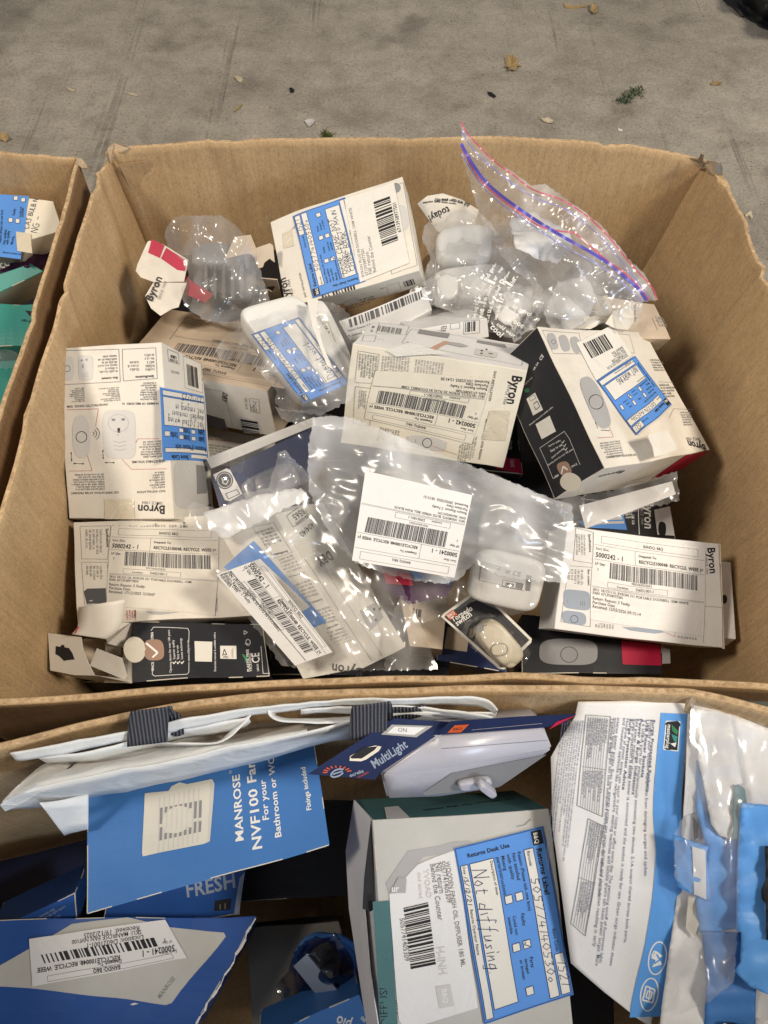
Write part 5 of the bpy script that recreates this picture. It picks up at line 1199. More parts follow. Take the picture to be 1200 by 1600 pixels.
# clear bag with white printing
t = film_bag('clear bag printed with curved white recycling text between the back carton and zip bag', [(664, 352), (690, 332), (720, 324), (748, 330), (770, 352), (795, 385), (830, 425), (848, 450), (850, 490), (835, 512), (800, 528), (770, 520), (735, 505), (700, 485), (672, 475), (660, 440), (672, 400), (660, 375)],
         [(664, 352, .40), (720, 324, .41), (780, 370, .40), (848, 450, .385), (835, 512, .372), (770, 520, .365), (700, 485, .37), (672, 475, .37), (720, 400, .41), (740, 450, .395), (800, 450, .39)], 'film_printed', step=5, crumple=0.0037, cs=0.0300, seed=8)
pl = plane_z((745, 390), .405, (850, 440), .398, (745, 530), .372); p = Print(pl)
W_ = 'ink_white'
for k, (a, b) in enumerate((((742, 500), (776, 412)), ((752, 505), (786, 418)), ((763, 505), (797, 425)), ((776, 500), (810, 432)))):
    pts = smooth_px([a, ((a[0] + b[0]) / 2 - 7, (a[1] + b[1]) / 2 + 4), b], 8)
    words = ('this bag is for food and garden', 'recycle with carrier bags', 'do not use for other purpose', 'keep away from children')[k]
    n = len(pts) - 1; L = len(words) / n
    for i in range(n):
        w = words[int(i * L):int((i + 1) * L)]
        if w.strip(): p.text(w, pts[i], pts[i + 1], W_, True, 1.1)
p.text('to purchase', (800, 480), (842, 502), W_, True, 1.0); p.text('food', (798, 502), (817, 514), W_, True); p.text('cold waste', (775, 508), (806, 530), W_, True); p.text('cool', (765, 512), (782, 528), W_, True)
for i in range(6): p.quad((800 + i * 6, 528 - i * 8), (812 + i * 6, 520 - i * 8), (815 + i * 6, 528 - i * 8), (803 + i * 6, 536 - i * 8), 'print_mid')
p.build('printed_text', t)

# opened Byron flap at the back left, dark carton and clear bag
q = lambda x, y: (200 + x / 3, 300 + y / 3)
t = thing('opened_carton', 'opened doorbell carton flap with crimson stripe, upright at the back left corner', 'carton', P(255, 430, .30), G1)
plv = plane_z(q(95, 225), .385, q(280, 300), .385, q(85, 490), .360)
o, _ = slab('tuck_flap', [q(100, 228), q(165, 245), q(282, 318), q(262, 420), q(120, 422), q(60, 400), q(36, 370), q(44, 340), q(90, 235)], (0, 0, 0), .0006, 'card_white', t, plane=plv)
slab('side_flap', [q(118, 424), q(275, 425), q(236, 540), q(205, 548), q(152, 580), q(108, 545), q(80, 488)], (0, 0, 0), .0006, 'card_white', t, plane=Plane(plv.o - plv.n * .0008, plv.x, (plv.y)))
p = Print(plv); p.quad(q(112, 222), q(172, 250), q(150, 310), q(95, 285), 'card_crimson'); p.poly([q(180, 262), q(276, 322), q(268, 372), q(230, 365), q(155, 312)], 'card_crimson'); p.text('Byron', q(112, 516), q(162, 402), 'ink_black', True, 1.2); p.text('SINCE 1904', q(150, 505), q(182, 420), 'ink_grey'); p.build('printed_text', t)
slab('side_panel', [q(240, 360), q(300, 420), q(400, 480), q(360, 520), q(250, 470), q(215, 400)], (.368, .372, .36), .0006, 'card_crimson', t)
slab('side_panel', [q(275, 425), q(420, 470), q(600, 600), q(420, 610), q(235, 545)], (.366, .366, .35), .0006, 'card_black', t)
slab('inner_card', [q(500, 210), q(575, 200), q(620, 310), q(560, 380), q(470, 380), q(450, 320)], (.385, .385, .372), .0006, 'card_tan', t)
Print(plane_z(q(240, 470), .369, q(420, 520), .368, q(240, 560), .36)).build('x', t)
t = thing('carton_flap', 'torn beige carton flap with a cut hole beside the back carton', 'carton flap', P(418, 440, .34), G1)
o, _ = slab('flap', [q(600, 262), q(665, 240), q(680, 250), q(688, 330), q(664, 312), q(640, 330), q(632, 352), q(610, 358)], (.395, .395, .385), .0008, 'card_tan', t)
o, _ = slab('flap', [q(625, 405), q(700, 412), q(712, 460), q(728, 532), q(640, 546), q(620, 465), q(655, 458), q(678, 470), q(690, 450), q(688, 440), q(628, 446)], (.388, .388, .366), .0008, 'card_tan', t)
t = thing('transformer', 'dark grey chime transformer seen through the clear bag at the back left', 'transformer', P(350, 430, .33))
pl = plane_z((300, 400), .362, (420, 400), .362, (300, 480), .35)
pill('housing', pl, (352, 432), (402, 436), (350, 474), .014, 'plastic_grey', t, power=4)
for k in range(5): pill('fin', Plane(pl.o + pl.n * .016, pl.x, pl.y), (322 + k * 14, 440), (325 + k * 14, 440), (322 + k * 14, 468), .002, 'plastic_grey', t, power=4, n=14)
film_bag('large crumpled clear bag standing up at the back left of the big box', [(258, 362), (268, 345), (285, 336), (312, 338), (345, 336), (366, 350), (386, 372), (400, 400), (412, 440), (425, 480), (415, 502), (370, 512), (320, 500), (288, 478), (283, 450), (295, 430), (284, 405), (262, 385)],
         [(258, 362, .42), (312, 338, .432), (366, 350, .425), (412, 440, .395), (425, 480, .385), (370, 512, .372), (288, 478, .375), (330, 400, .425), (350, 450, .40)], 'film_clear', step=5, crumple=0.0062, cs=0.0450, seed=9, aniso=(1, .45, .9), folds=4)

# zip bag -------------------------------------------------
zc = [(720, 192, .478), (745, 228, .470), (790, 262, .462), (852, 290, .455), (885, 312, .450), (940, 355, .440), (985, 410, .428), (1027, 468, .418), (1003, 472, .412), (1000, 505, .385), (940, 530, .372), (880, 545, .370), (845, 520, .372), (830, 440, .385), (780, 395, .395), (740, 310, .425), (850, 350, .445), (900, 400, .432), (920, 450, .415), (870, 480, .40), (800, 330, .450)]
zo = [(719, 190), (732, 212), (750, 230), (772, 252), (800, 268), (830, 290), (852, 287), (885, 310), (912, 330), (940, 352), (968, 385), (988, 412), (1006, 426), (1020, 455), (1028, 468), (1004, 471), (1002, 495), (990, 512), (950, 522), (905, 540), (875, 546), (845, 522), (838, 475), (830, 440), (806, 426), (782, 396), (757, 352), (745, 322), (735, 290), (726, 256)]
zb = film_bag('clear zip bag with blue and red zipper lines, its corner standing above the back rim', zo, zc, 'film_printed', step=5, crumple=0.0040, cs=0.0360, seed=12, name='zip_bag', group=None, aniso=(.6, 1.3, .7))
zf_ = lambda x, y: interp(zc, x, y)
strip_on('zipper', smooth_px([(720, 224), (742, 262), (770, 295), (828, 338), (880, 370), (940, 404), (975, 432), (998, 452), (1010, 470)], 4), zf_, .0027, 'zip_blue', zb, .009)
strip_on('zipper', smooth_px([(721, 240), (742, 274), (768, 306), (826, 348), (880, 384), (936, 414), (970, 440), (992, 460), (1003, 473)], 4), zf_, .0010, 'zip_violet', zb, .009)
strip_on('zipper', smooth_px([(722, 232), (741, 268), (769, 300), (827, 343), (850, 356), (880, 362), (900, 366), (940, 400), (984, 433), (1014, 469)], 4), zf_, .0012, 'zip_red', zb, .0085)
strip_on('zipper', smooth_px([(719, 190), (735, 214), (770, 250), (800, 272), (832, 296), (885, 316), (938, 356), (985, 412), (1018, 448), (1026, 468)], 4), zf_, .0011, 'zip_red', zb, .0085)
strip_on('zipper', smooth_px([(721, 204), (738, 232), (772, 264), (830, 306), (885, 328), (936, 368), (980, 420), (1016, 466)], 4), zf_, .0010, 'zip_violet', zb, .0085)
o = sheet('paper', [(796, 345), (830, 330), (890, 362), (895, 388), (870, 412), (838, 404), (806, 388)], [(796, 345, .425), (890, 362, .425), (870, 412, .40), (840, 370, .43)], 'label_cool', step=6, crumple=.0022, cs=.05, folds=4, seed=4, thick=.0004)
tag(o, 'crumpled white instruction paper inside the zip bag under the zipper', 'paper')
o = sheet('paper', [(760, 455), (800, 440), (835, 450), (850, 480), (838, 515), (810, 520), (780, 500), (765, 480)], [(760, 455, .372), (835, 450, .378), (838, 515, .365), (800, 480, .385)], 'label_cool', step=6, crumple=.0022, cs=.05, folds=4, seed=7, thick=.0004)
tag(o, 'crumpled white tissue below the curved white bag text', 'paper')
o = sheet('paper', [(872, 440), (915, 430), (935, 470), (905, 520), (862, 522), (850, 490)], [(872, 440, .385), (915, 430, .39), (905, 520, .376), (862, 522, .374), (890, 480, .395)], 'label_cool', step=6, crumple=.0022, cs=.05, folds=4, seed=11, thick=.0004)
tag(o, 'folded white paper sheet in the lower half of the zip bag', 'paper')
q = lambda x, y: (840 + x / 4.615, 420 + y / 4.615)
Xc = Carton('doorbell_carton', 'tan doorbell carton against the right wall below the end of the zipper', 'carton', [(930, 462), (1022, 474), (1047, 529), (948, 530)], (.378, .375, .365), .03, {'front': 'card_tan'}, back=(2, 1027, 548, .345), seed=71, group=G1)
p = Xc.pr(); p.line([q(820, 350), q(860, 445)], .0004, 'ink_grey'); p.greek(q(830, 340), q(870, 430), q(900, 350), 3, 'ink_grey', 5); p.build('printed_text', Xc.root)
Yc = Carton('doorbell_carton', 'white doorbell carton inside the zip bag, lettering running downwards', 'carton', [(905, 470), (950, 462), (962, 500), (918, 512)], (.390, .388, .382), .02, {'front': 'card_cream'}, seed=72, group=G1, nseg=4)
p = Yc.pr(); p.text('Byron', q(425, 335), q(362, 222), 'ink_black', True, 1.2); p.greek(q(430, 215), q(490, 350), q(470, 200), 5, 'ink_grey', 3); p.build('printed_text', Yc.root)
o, pl = slab('torn_flap', [q(490, 395), q(550, 305), q(615, 290), q(680, 225), q(705, 250), q(690, 390), q(650, 440), q(560, 430)], (.395, .40, .388), .0007, 'card_cream')
tag(o, 'torn cream carton flap sticking up between the zip bag and black-sided carton', 'carton flap', G1)
p = Print(pl); p.text('up made', q(708, 380), q(705, 255), 'ink_black', True); p.build('printed_text', o)
o, _ = slab('torn_flap', [q(285, 430), q(395, 365), q(470, 375), q(430, 410), q(380, 435)], (.388, .39, .386), .0007, 'card_white')
tag(o, 'small torn white flap just above the top edge of the black-sided carton', 'carton flap', G1)

# navy clamshell ------------------------------------------
q = lambda x, y: (320 + x / 4.286, 460 + y / 4.286)
t = thing('blister_pack', 'navy backed blister pack with clear shell in the middle left', 'blister pack', P(415, 720, .30))
pln = plane_z((328, 718), .318, (492, 655), .334, (345, 800), .302)
slab('backing_card', [(330, 745), (492, 664), (505, 740), (345, 800)], (0, 0, 0), .0006, 'card_navy', t, plane=pln)
Q = lambda x, y: (280 + x / 3, 700 + y / 3)
p = Print(pln, lift=.0006); p.poly([Q(160, 125), Q(222, 96), Q(240, 104), Q(298, 215), Q(240, 250), Q(215, 245)], 'label_cool'); p.layer = 1
p.blob(Q(214, 152), Q(252, 140), Q(226, 192), 'print_dark', 24, 2); p.layer = 2; p.ring(Q(214, 152), Q(245, 142), Q(224, 185), .0005, 'ink_white'); p.line([Q(200, 140), Q(206, 165), Q(222, 172), Q(232, 150)], .0008, 'ink_white'); p.text('BC', Q(203, 160), Q(228, 150), 'ink_white', True)
p.layer = 1; p.frame(Q(218, 215), Q(270, 195), Q(285, 215), Q(232, 240), .0006, 'card_navy'); p.build('safety_sticker', t)
slab('header_strip', [(322, 716), (490, 652), (494, 664), (330, 732)], (0, 0, 0), .0012, 'print_light', t, plane=Plane(pln.o + pln.n * .003, pln.x, pln.y))
plc = Plane(pln.o + pln.n * .002, pln.x, pln.y)
pill('blister_dome', plc, (425, 758), (466, 740), (434, 778), .010, 'film_haze', t, power=4)
sheet('clear_shell', [(320, 716), (492, 650), (508, 742), (440, 770), (346, 802)], [(320, 716, .326), (492, 650, .342), (508, 742, .325), (346, 802, .308), (430, 750, .335), (425, 762, .338)], 'film_stiff', t, step=6, crumple=0.0012, cs=0.0450, seed=15, edge_wave=.5)

# bell push bag -------------------------------------------
film_bag('wide milky clear bag across the centre, holding a wired bell push', [(489, 652), (540, 650), (590, 668), (640, 690), (700, 714), (760, 737), (820, 762), (858, 778), (894, 790), (897, 850), (884, 912), (825, 906), (778, 898), (740, 880), (716, 906), (690, 912), (640, 906), (590, 892), (556, 880), (530, 855), (505, 815), (482, 768), (482, 700)],
         [(489, 652, .385), (540, 650, .388), (640, 690, .384), (760, 737, .375), (894, 790, .372), (897, 850, .368), (884, 912, .362), (778, 898, .362), (716, 906, .352), (640, 906, .35), (556, 880, .356), (482, 768, .372), (600, 700, .396), (650, 730, .388), (640, 820, .372), (800, 800, .385), (700, 740, .392), (530, 720, .392)], 'film_milky', step=5, crumple=0.0034, cs=0.0330, seed=17, gap=.018, aniso=(.5, 1.3, -.35))
bagP = bpy.data.objects['film'] if False else None
plP = plane_z((571, 736), .3985, (738, 774), .3945, (550, 876), .3815)
o, lp = sticker(None, plP, 'despatch_label', [(710, 903), (550, 876), (571, 736), (738, 774)], 'label_cool', .0006, Hh=66)
tag(o, 'white despatch label for a wired bell push stuck on the milky bag', 'label')
despatch_label(lp, '5000241 - 1', sku='SKU: 105083972: BLYSS WIRED BELL PUSH BLACK', ean='3663602631291', loc='DF051001-1', recv='20/02/2026 18:31:51', seed=10, parent=o)
t = thing('bell_push', 'black and red wired bell push pack under the milky bag', 'bell push', P(640, 900, .32))
pl = plane_z((590, 880), .335, (700, 900), .335, (600, 940), .325)
slab('backing_card', [(590, 882), (712, 905), (700, 930), (640, 945), (600, 920)], (0, 0, 0), .001, 'card_purple', t, plane=pl)
slab('front_stripe', [(640, 892), (706, 904), (702, 914), (650, 905)], (0, 0, 0), .001, 'card_blue', t, plane=Plane(pl.o + pl.n * .0015, pl.x, pl.y))
slab('lower_stripe', [(596, 888), (640, 896), (646, 915), (604, 912)], (0, 0, 0), .001, 'card_crimson', t, plane=Plane(pl.o + pl.n * .0015, pl.x, pl.y))

# chime pack under the right end of the milky bag
t = thing('blister_pack', 'clear blister pack with white plug chime and rating label under the milky bag end', 'blister pack', P(790, 910, .30))
Q = lambda x, y: (520 + x / 3.158, 700 + y / 3.158)
plr = plane_z((720, 862), .345, (850, 886), .345, (716, 930), .328)
pill('housing', plr, (790, 905), (846, 918), (780, 946), .012, 'plastic_white', t, power=4.5)
p = Print(Plane(plr.o + plr.n * .0125, plr.x, plr.y)); p.quad(Q(735, 555), Q(975, 625), Q(950, 705), Q(725, 650), 'label_cool'); p.layer = 1
p.line([Q(735, 562), Q(828, 588)], .0009, 'ink_black'); p.line([Q(733, 572), Q(826, 600)], .0009, 'ink_black'); p.quad(Q(955, 625), Q(980, 632), Q(972, 705), Q(948, 700), 'print_mid'); p.text('zf', Q(850, 615), Q(870, 622), 'ink_black', True); p.text('CE', Q(885, 625), Q(925, 638), 'ink_black', True)
p.frame(Q(840, 650), Q(940, 670), Q(932, 700), Q(835, 682), .0003, 'ink_black'); p.quad(Q(905, 663), Q(938, 670), Q(932, 698), Q(900, 690), 'print_mid'); p.text('IP20', Q(850, 678), Q(892, 686), 'ink_black', True); p.build('rating_label', t)
sheet('clear_shell', [(712, 868), (740, 862), (850, 884), (852, 925), (838, 952), (800, 962), (760, 945), (714, 925)], [(712, 868, .358), (850, 884, .36), (838, 952, .345), (714, 925, .342), (790, 905, .365)], 'film_stiff', t, step=6, crumple=0.0012, cs=0.0375, seed=19, edge_wave=.5)

# torpedo switch ------------------------------------------
q = lambda x, y: (630 + x / 5, 900 + y / 5)
t = thing('switch_pack', 'ivory torpedo switch in a black and orange blister pack near the front rim', 'blister pack', P(770, 990, .28))
plq = plane_z(q(300, 310), .312, q(600, 100), .318, q(760, 735), .290)
slab('backing_card', [q(296, 318), q(312, 296), q(585, 102), q(608, 100), q(1005, 490), q(1000, 520), q(790, 730), q(745, 725)], (0, 0, 0), .0010, 'label_white', t, plane=plq)
p = Print(plq, lift=.0004); p.poly([q(322, 318), q(595, 118), q(985, 500), q(765, 712)], 'card_black'); p.layer = 1; p.quad(q(330, 306), q(385, 264), q(425, 300), q(365, 345), 'orange_ink'); p.layer = 2
p.text('B&Q', q(352, 328), q(405, 290), 'ink_white', True, 1.1); p.text('Torpedo', q(388, 362), q(545, 262), 'ink_white', True, 1.15); p.text('switch', q(420, 392), q(540, 308), 'ink_white', True, 1.15); p.text('2 Amp', q(480, 375), q(530, 345), 'ink_soft'); p.build('printed_text', t)
plw = Plane(plq.o + plq.n * .001, plq.x, plq.y)
sw = pill('switch_body', plw, q(722, 518), q(856, 672), q(800, 445), .020, 'plastic_ivory', t, power=3.4, rnd=.2)
plx = Plane(plq.o + plq.n * .0205, plq.x, plq.y)
pill('rocker', plx, q(745, 575), q(805, 565), q(750, 618), .003, 'plastic_ivory', t, power=3.0, n=24)
p = Print(plx, lift=.0009); p.ring(q(745, 575), q(812, 564), q(751, 626), .0005, 'print_mid', 28)
p.poly([q(575, 385), q(612, 375), q(625, 415), q(600, 440), q(580, 430)], 'print_mid'); p.line([q(556, 440), q(575, 428)], .0007, 'print_mid'); p.line([q(625, 392), q(650, 380)], .0007, 'print_mid'); p.build('cord_slot', t)
sheet('clear_shell', [q(445, 455), q(480, 380), q(560, 325), q(680, 290), q(760, 340), q(960, 530), q(1000, 600), q(960, 680), q(850, 750), q(700, 690), q(460, 500)], [q(445, 455) + (.312,), q(680, 290) + (.318,), q(960, 530) + (.312,), q(850, 750) + (.300,), q(722, 518) + (.338,), q(650, 420) + (.336,), q(800, 620) + (.332,)], 'film_stiff', t, step=4, crumple=0.0007, cs=0.0300, seed=23, edge_wave=.4)
# carton pieces under the switch
Sc = Carton('doorbell_carton', 'dark navy carton with an amber panel beneath the torpedo switch pack', 'carton', [(690, 968), (800, 985), (790, 1052), (682, 1030)], (.268, .268, .262), .03, {'front': 'card_navy'}, seed=81, group=G1)
p = Sc.pr(); p.quad((700, 978), (735, 983), (730, 1018), (694, 1012), 'card_tan'); p.build('front_panel', Sc.root)
Tc = Carton('doorbell_carton', 'brown shaded carton face between the bagged carton and the switch pack', 'carton', [(620, 905), (700, 925), (690, 1015), (640, 1010)], (.285, .285, .28), .03, {'front': 'card_tan'}, seed=82, group=G1)
p = Tc.pr(); p.barcode((646, 950), (662, 954), (644, 962), 10, 'ink_black', 3); p.build('barcode', Tc.root)

# bagged carton -------------------------------------------
Q = lambda x, y: (280 + x / 3, 700 + y / 3)
Oc = Carton('doorbell_carton', 'white doorbell carton slanting inside a clear bag, socket picture on its side', 'carton', [(335, 815), (432, 803), (567, 1045), (472, 1062)], (.352, .368, .300), .04, {'front': 'label_white', 'right': 'label_white', 'upper': 'card_cool'}, back=(2, 633, 1010, .285), seed=91, group=G1)
p = Oc.pr(); p.text('Byron', Q(862, 1035), Q(716, 1012), 'ink_black', True, 1.1)
p.frame(Q(350, 375), Q(450, 350), Q(535, 490), Q(450, 520), .0003, 'ink_grey'); p.text('Specifications', Q(515, 480), Q(440, 500), 'ink_black', True)
p.greek(Q(490, 440), Q(400, 470), Q(440, 370), 5, 'ink_grey', 4, ragged=.3)
for k, (x, y) in enumerate(((525, 590), (600, 710), (690, 830), (760, 930))): p.greek(Q(x + 55, y - 18), Q(x - 40, y + 14), Q(x + 10, y - 92), 5, 'ink_soft', k, ragged=.3); 
p.text('NUMBER OF MELODIES', Q(590, 585), Q(515, 606), 'ink_black'); p.text('FLASHING LED', Q(668, 705), Q(600, 728), 'ink_black'); p.text('ADJUSTABLE', Q(745, 822), Q(690, 845), 'ink_black')
p.poly([Q(790, 880), Q(820, 930), Q(700, 985), Q(600, 1000), Q(620, 960)], 'card_white'); p.build('printed_text', Oc.root)
o, lp = Oc.sticker('returns_label', [Q(215, 560), Q(355, 440), Q(690, 815), Q(600, 860)], 'label_blue', lift=.0008)
lp.quad((10, 10), (80, 10), (92, 44), (20, 44), 'label_white'); lp.hand('returned faulty', (15, 36), (80, 36), 'ink_navy', 1, .0005, 4); lp.build('label_print', o)
p = Oc.pr('right'); p.frame(Q(508, 320), Q(580, 262), Q(605, 315), Q(540, 372), .0005, 'ink_black'); p.text('TS CODE', Q(602, 312), Q(548, 352), 'ink_black', True); p.text('8565', Q(580, 282), Q(530, 318), 'ink_black', True)
p.text('404/40', Q(622, 345), Q(565, 400), 'ink_black'); p.text('DBY', Q(702, 480), Q(640, 520), 'ink_black', True, 1.2)
p.poly([Q(845, 765), Q(922, 720), Q(955, 790), Q(890, 862)], 'print_grey'); p.layer = 1
for a, b in ((882, 785), (912, 755), (918, 805)): p.quad(Q(a - 7, b - 3), Q(a + 3, b - 8), Q(a + 8, b + 4), Q(a - 2, b + 9), 'ink_black')
p.line([Q(935, 765), Q(945, 742)], .0008, 'ink_black'); p.poly([Q(932, 742), Q(950, 755), Q(935, 758)], 'ink_black'); p.layer = 0
p.line([Q(590, 520), Q(900, 1000)], .0004, 'ink_grey'); p.line([Q(640, 500), Q(950, 980)], .0003, 'ink_soft'); p.build('printed_text', Oc.root)
o = sheet('paper', [(318, 800), (360, 788), (410, 772), (470, 762), (484, 778), (432, 801), (410, 815), (350, 842), (330, 830)], [(318, 800, .372), (410, 772, .386), (484, 778, .386), (350, 842, .362)], 'label_cool', step=6, crumple=.002, cs=.04, folds=3, seed=21, thick=.0004)
tag(o, 'folded white paper at the top end of the slanting bagged carton', 'paper')
bo = film_bag('large crumpled clear bag holding a slanting doorbell carton at lower middle', [(292, 792), (300, 785), (318, 788), (340, 795), (380, 772), (420, 762), (428, 735), (436, 706), (446, 703), (456, 716), (480, 738), (500, 765), (540, 785), (575, 830), (610, 880), (650, 960), (672, 1010), (684, 1044), (640, 1047), (590, 1048), (540, 1048), (485, 1046), (440, 1040), (420, 1010), (395, 975), (370, 935), (345, 902), (330, 880), (308, 845)],
         [(292, 792, .385), (340, 795, .378), (380, 772, .385), (440, 705, .420), (480, 738, .395), (500, 765, .39), (540, 785, .375), (610, 880, .352), (684, 1044, .305), (590, 1048, .308), (485, 1046, .310), (395, 975, .325), (345, 902, .352), (400, 850, .380), (450, 830, .386), (500, 900, .365), (550, 960, .345), (560, 1010, .332), (600, 980, .340), (470, 970, .345), (480, 1020, .325)], 'film_haze', step=5, crumple=0.0037, cs=0.0360, seed=25, gap=.022, layers=1, aniso=(.5, 1.3, 2.1))
plo = plane_z((408, 872), .3705, (520, 1017), .3325, (340, 897), .364)
o, lp = sticker(bo, plo, 'despatch_label', [(408, 872), (520, 1017), (462, 1038), (340, 897)], 'label_cool', .004, ident, 100, 60)
despatch_label(lp, '5000242 - 1', sku='SKU: 181721131: BYRON 2I2 PLUG IN DOORBELL', ean='6713938977680', recv='', seed=12, parent=o)

# grey bag right of centre
t = thing('plastic_bag', 'smoky clear bag with white card edge under the black-sided carton', 'bag', P(960, 780, .30), 'clear plastic bags in the big box')
slab('card_strip', [(905, 790), (1050, 752), (1056, 772), (915, 826)], (.322, .325, .318), .0008, 'card_cool', t)
sheet('film', [(862, 772), (905, 775), (960, 765), (1058, 736), (1062, 782), (990, 800), (930, 822), (905, 832), (880, 815)], [(862, 772, .345), (1058, 736, .345), (1062, 782, .335), (905, 832, .33), (960, 790, .345)], 'film_haze', t, step=5, crumple=0.0031, cs=0.0300, seed=31)
film_bag('crinkled clear bag edge below the milky bag at the front', [(600, 1000), (625, 930), (645, 945), (668, 1010), (684, 1046), (600, 1048)], [(600, 1000, .31), (625, 930, .33), (684, 1046, .30), (640, 1000, .325)], 'film_clear', step=5, crumple=0.0037, cs=0.0300, seed=33, layers=1)
film_bag('stiff clear bag folded over the torpedo switch pack top', [(640, 905), (700, 900), (745, 915), (760, 930), (690, 965), (660, 975), (640, 950)], [(640, 905, .335), (745, 915, .335), (690, 965, .322), (690, 930, .34)], 'film_clear', step=5, crumple=0.0025, cs=0.0270, seed=35, layers=1)
# ------------------------------------------------------------------ left box contents
G2 = 'packs in the left box'
q = lambda x, y: (x / 3.6375, 220 + y / 3.6364)
La = Carton('bulb_carton', 'cream bulb carton in the left box with blue returns label, handwriting across it', 'carton', [(-60, 296), (84, 316), (98, 358), (-60, 405)], (.372, .372, .362), .05, {'front': 'card_cream'}, seed=101, group=G2)
p = La.pr(); p.hand('CAS BULB N', q(165, 500), q(225, 335), 'ink_navy', 1.1, .0006, 3); p.hand('NG -', q(215, 520), q(245, 430), 'ink_navy', 1.1, .0006, 4); p.build('handwriting', La.root)
o, lp = La.sticker('returns_label', [q(-120, 650), q(-120, 300), q(170, 320), q(120, 672)], 'label_blue', lift=.0006)
for x, y in ((62, 455), (103, 460), (93, 332), (138, 342)):
    b = Print(La.pl, None, .0010, La.w); b.quad(q(x - 12, y - 10), q(x + 12, y - 10), q(x + 12, y + 12), q(x - 12, y + 12), 'label_white'); b.layer = 1; b.frame(q(x - 12, y - 10), q(x + 12, y - 10), q(x + 12, y + 12), q(x - 12, y + 12), .0004, 'ink_navy'); b.build('tick_box', o)
b = Print(La.pl, None, .0010, La.w)
for t_, x, y in (('Faulty', 88, 430), ('Could not', 125, 440), ('assemble', 137, 440), ('Not satisfied', 35, 590), ('with quality', 52, 590), ('Missing', 78, 590), ('Reason (Please tick one box)', 12, 580)):
    b.text(t_, q(x, y), q(x + 6, y - len(t_) * 6.5), 'ink_black')
b.text('Returns Desk Use', q(20, 640), q(128, 650), 'ink_black', True); b.build('label_print', o)
La.sticker('clear_tape', [q(95, 520), q(180, 530), q(190, 640), q(105, 630)], 'tape', lift=.0016)
o = sheet('wrapped_pack', [(-40, 420), (40, 408), (70, 380), (95, 352), (92, 390), (62, 420), (30, 440), (-40, 445)], [(-40, 420, .345), (95, 352, .345), (30, 440, .325), (40, 405, .350)], 'card_purple', step=6, crumple=.005, cs=.03, seed=6, thick=.002)
tag(o, 'dark purple shiny wrapped pack below the bulb carton in the left box', 'pack', G2)
p = Print(plane_z((-20, 410), .353, (60, 400), .353, (-20, 440), .34)); p.text('ecc', (-6, 424), (16, 414), 'ink_soft', True); p.build('printed_text', o)
L1 = Carton('teal_carton', 'shiny teal carton in the left box just below the purple pack', 'carton', [(-40, 440), (48, 412), (68, 425), (-30, 470)], (.345, .35, .335), .045, {'front': 'card_teal', 'lower': 'card_grey', 'right': 'card_teal'}, seed=103, group=G2)
L2 = Carton('teal_carton', 'creased teal carton in the left box, middle one, with small dark arrow print', 'carton', [(-60, 478), (50, 475), (52, 540), (-60, 545)], (.325, .325, .315), .05, {'front': 'card_teal'}, seed=104, group=G2, amp=.003)
p = L2.pr(); p.poly([q(130, 965), q(190, 972), q(160, 1000)], 'ink_black'); p.text('LED E27', q(110, 1030), q(180, 1040), 'ink_black', True); p.build('printed_text', L2.root)
L3 = Carton('teal_carton', 'dull teal carton in the left box, lowest one, nearest the box corner', 'carton', [(-60, 565), (36, 560), (30, 640), (-60, 650)], (.29, .29, .285), .05, {'front': 'card_teal'}, seed=105, group=G2, amp=.002)
L4 = Carton('dark_carton', 'dark carton deep in the left box under the teal cartons', 'carton', [(-160, 380), (80, 380), (60, 660), (-160, 660)], (.24, .24, .235), .05, {'front': 'card_black'}, seed=106, group=G2)
o = sheet('plastic_wrap', [(-20, 540), (20, 548), (34, 560), (20, 575), (-20, 580)], [(-20, 540, .31), (34, 560, .31), (-20, 580, .305)], 'film_haze', step=5, crumple=.004, cs=.02, seed=9)
tag(o, 'loose strip of clear wrap between the teal cartons in the left box', 'plastic wrap')

# ------------------------------------------------------------------ front box contents
paper('card_shaded', (.17, .16, .14), .6, .1); paper('woven_white', (.74, .76, .76), .5, .05, bump=.5, scale=120, wr=.5); paper('webbing', (.075, .08, .10), .7, .2, bump=.8)
_nt = M['webbing'].node_tree; _b = [n for n in _nt.nodes if n.type == 'BSDF_PRINCIPLED'][0]
_w = _nt.nodes.new('ShaderNodeTexWave'); _w.inputs['Scale'].default_value = 150; _w.inputs['Distortion'].default_value = .6; _w.bands_direction = 'X'; _nt.links.new(vec_of(_nt), _w.inputs['Vector'])
_r = ramp(_nt, _w.outputs[0], [(.2, (.03, .032, .042)), (.8, (.12, .125, .15))]); _nt.links.new(_r.outputs[0], _b.inputs['Base Color'])
_p = N(_nt, 'ShaderNodeBump', Strength=.9, Distance=.0012); _nt.links.new(_w.outputs[0], _p.inputs['Height']); _nt.links.new(_p.outputs[0], _b.inputs['Normal'])
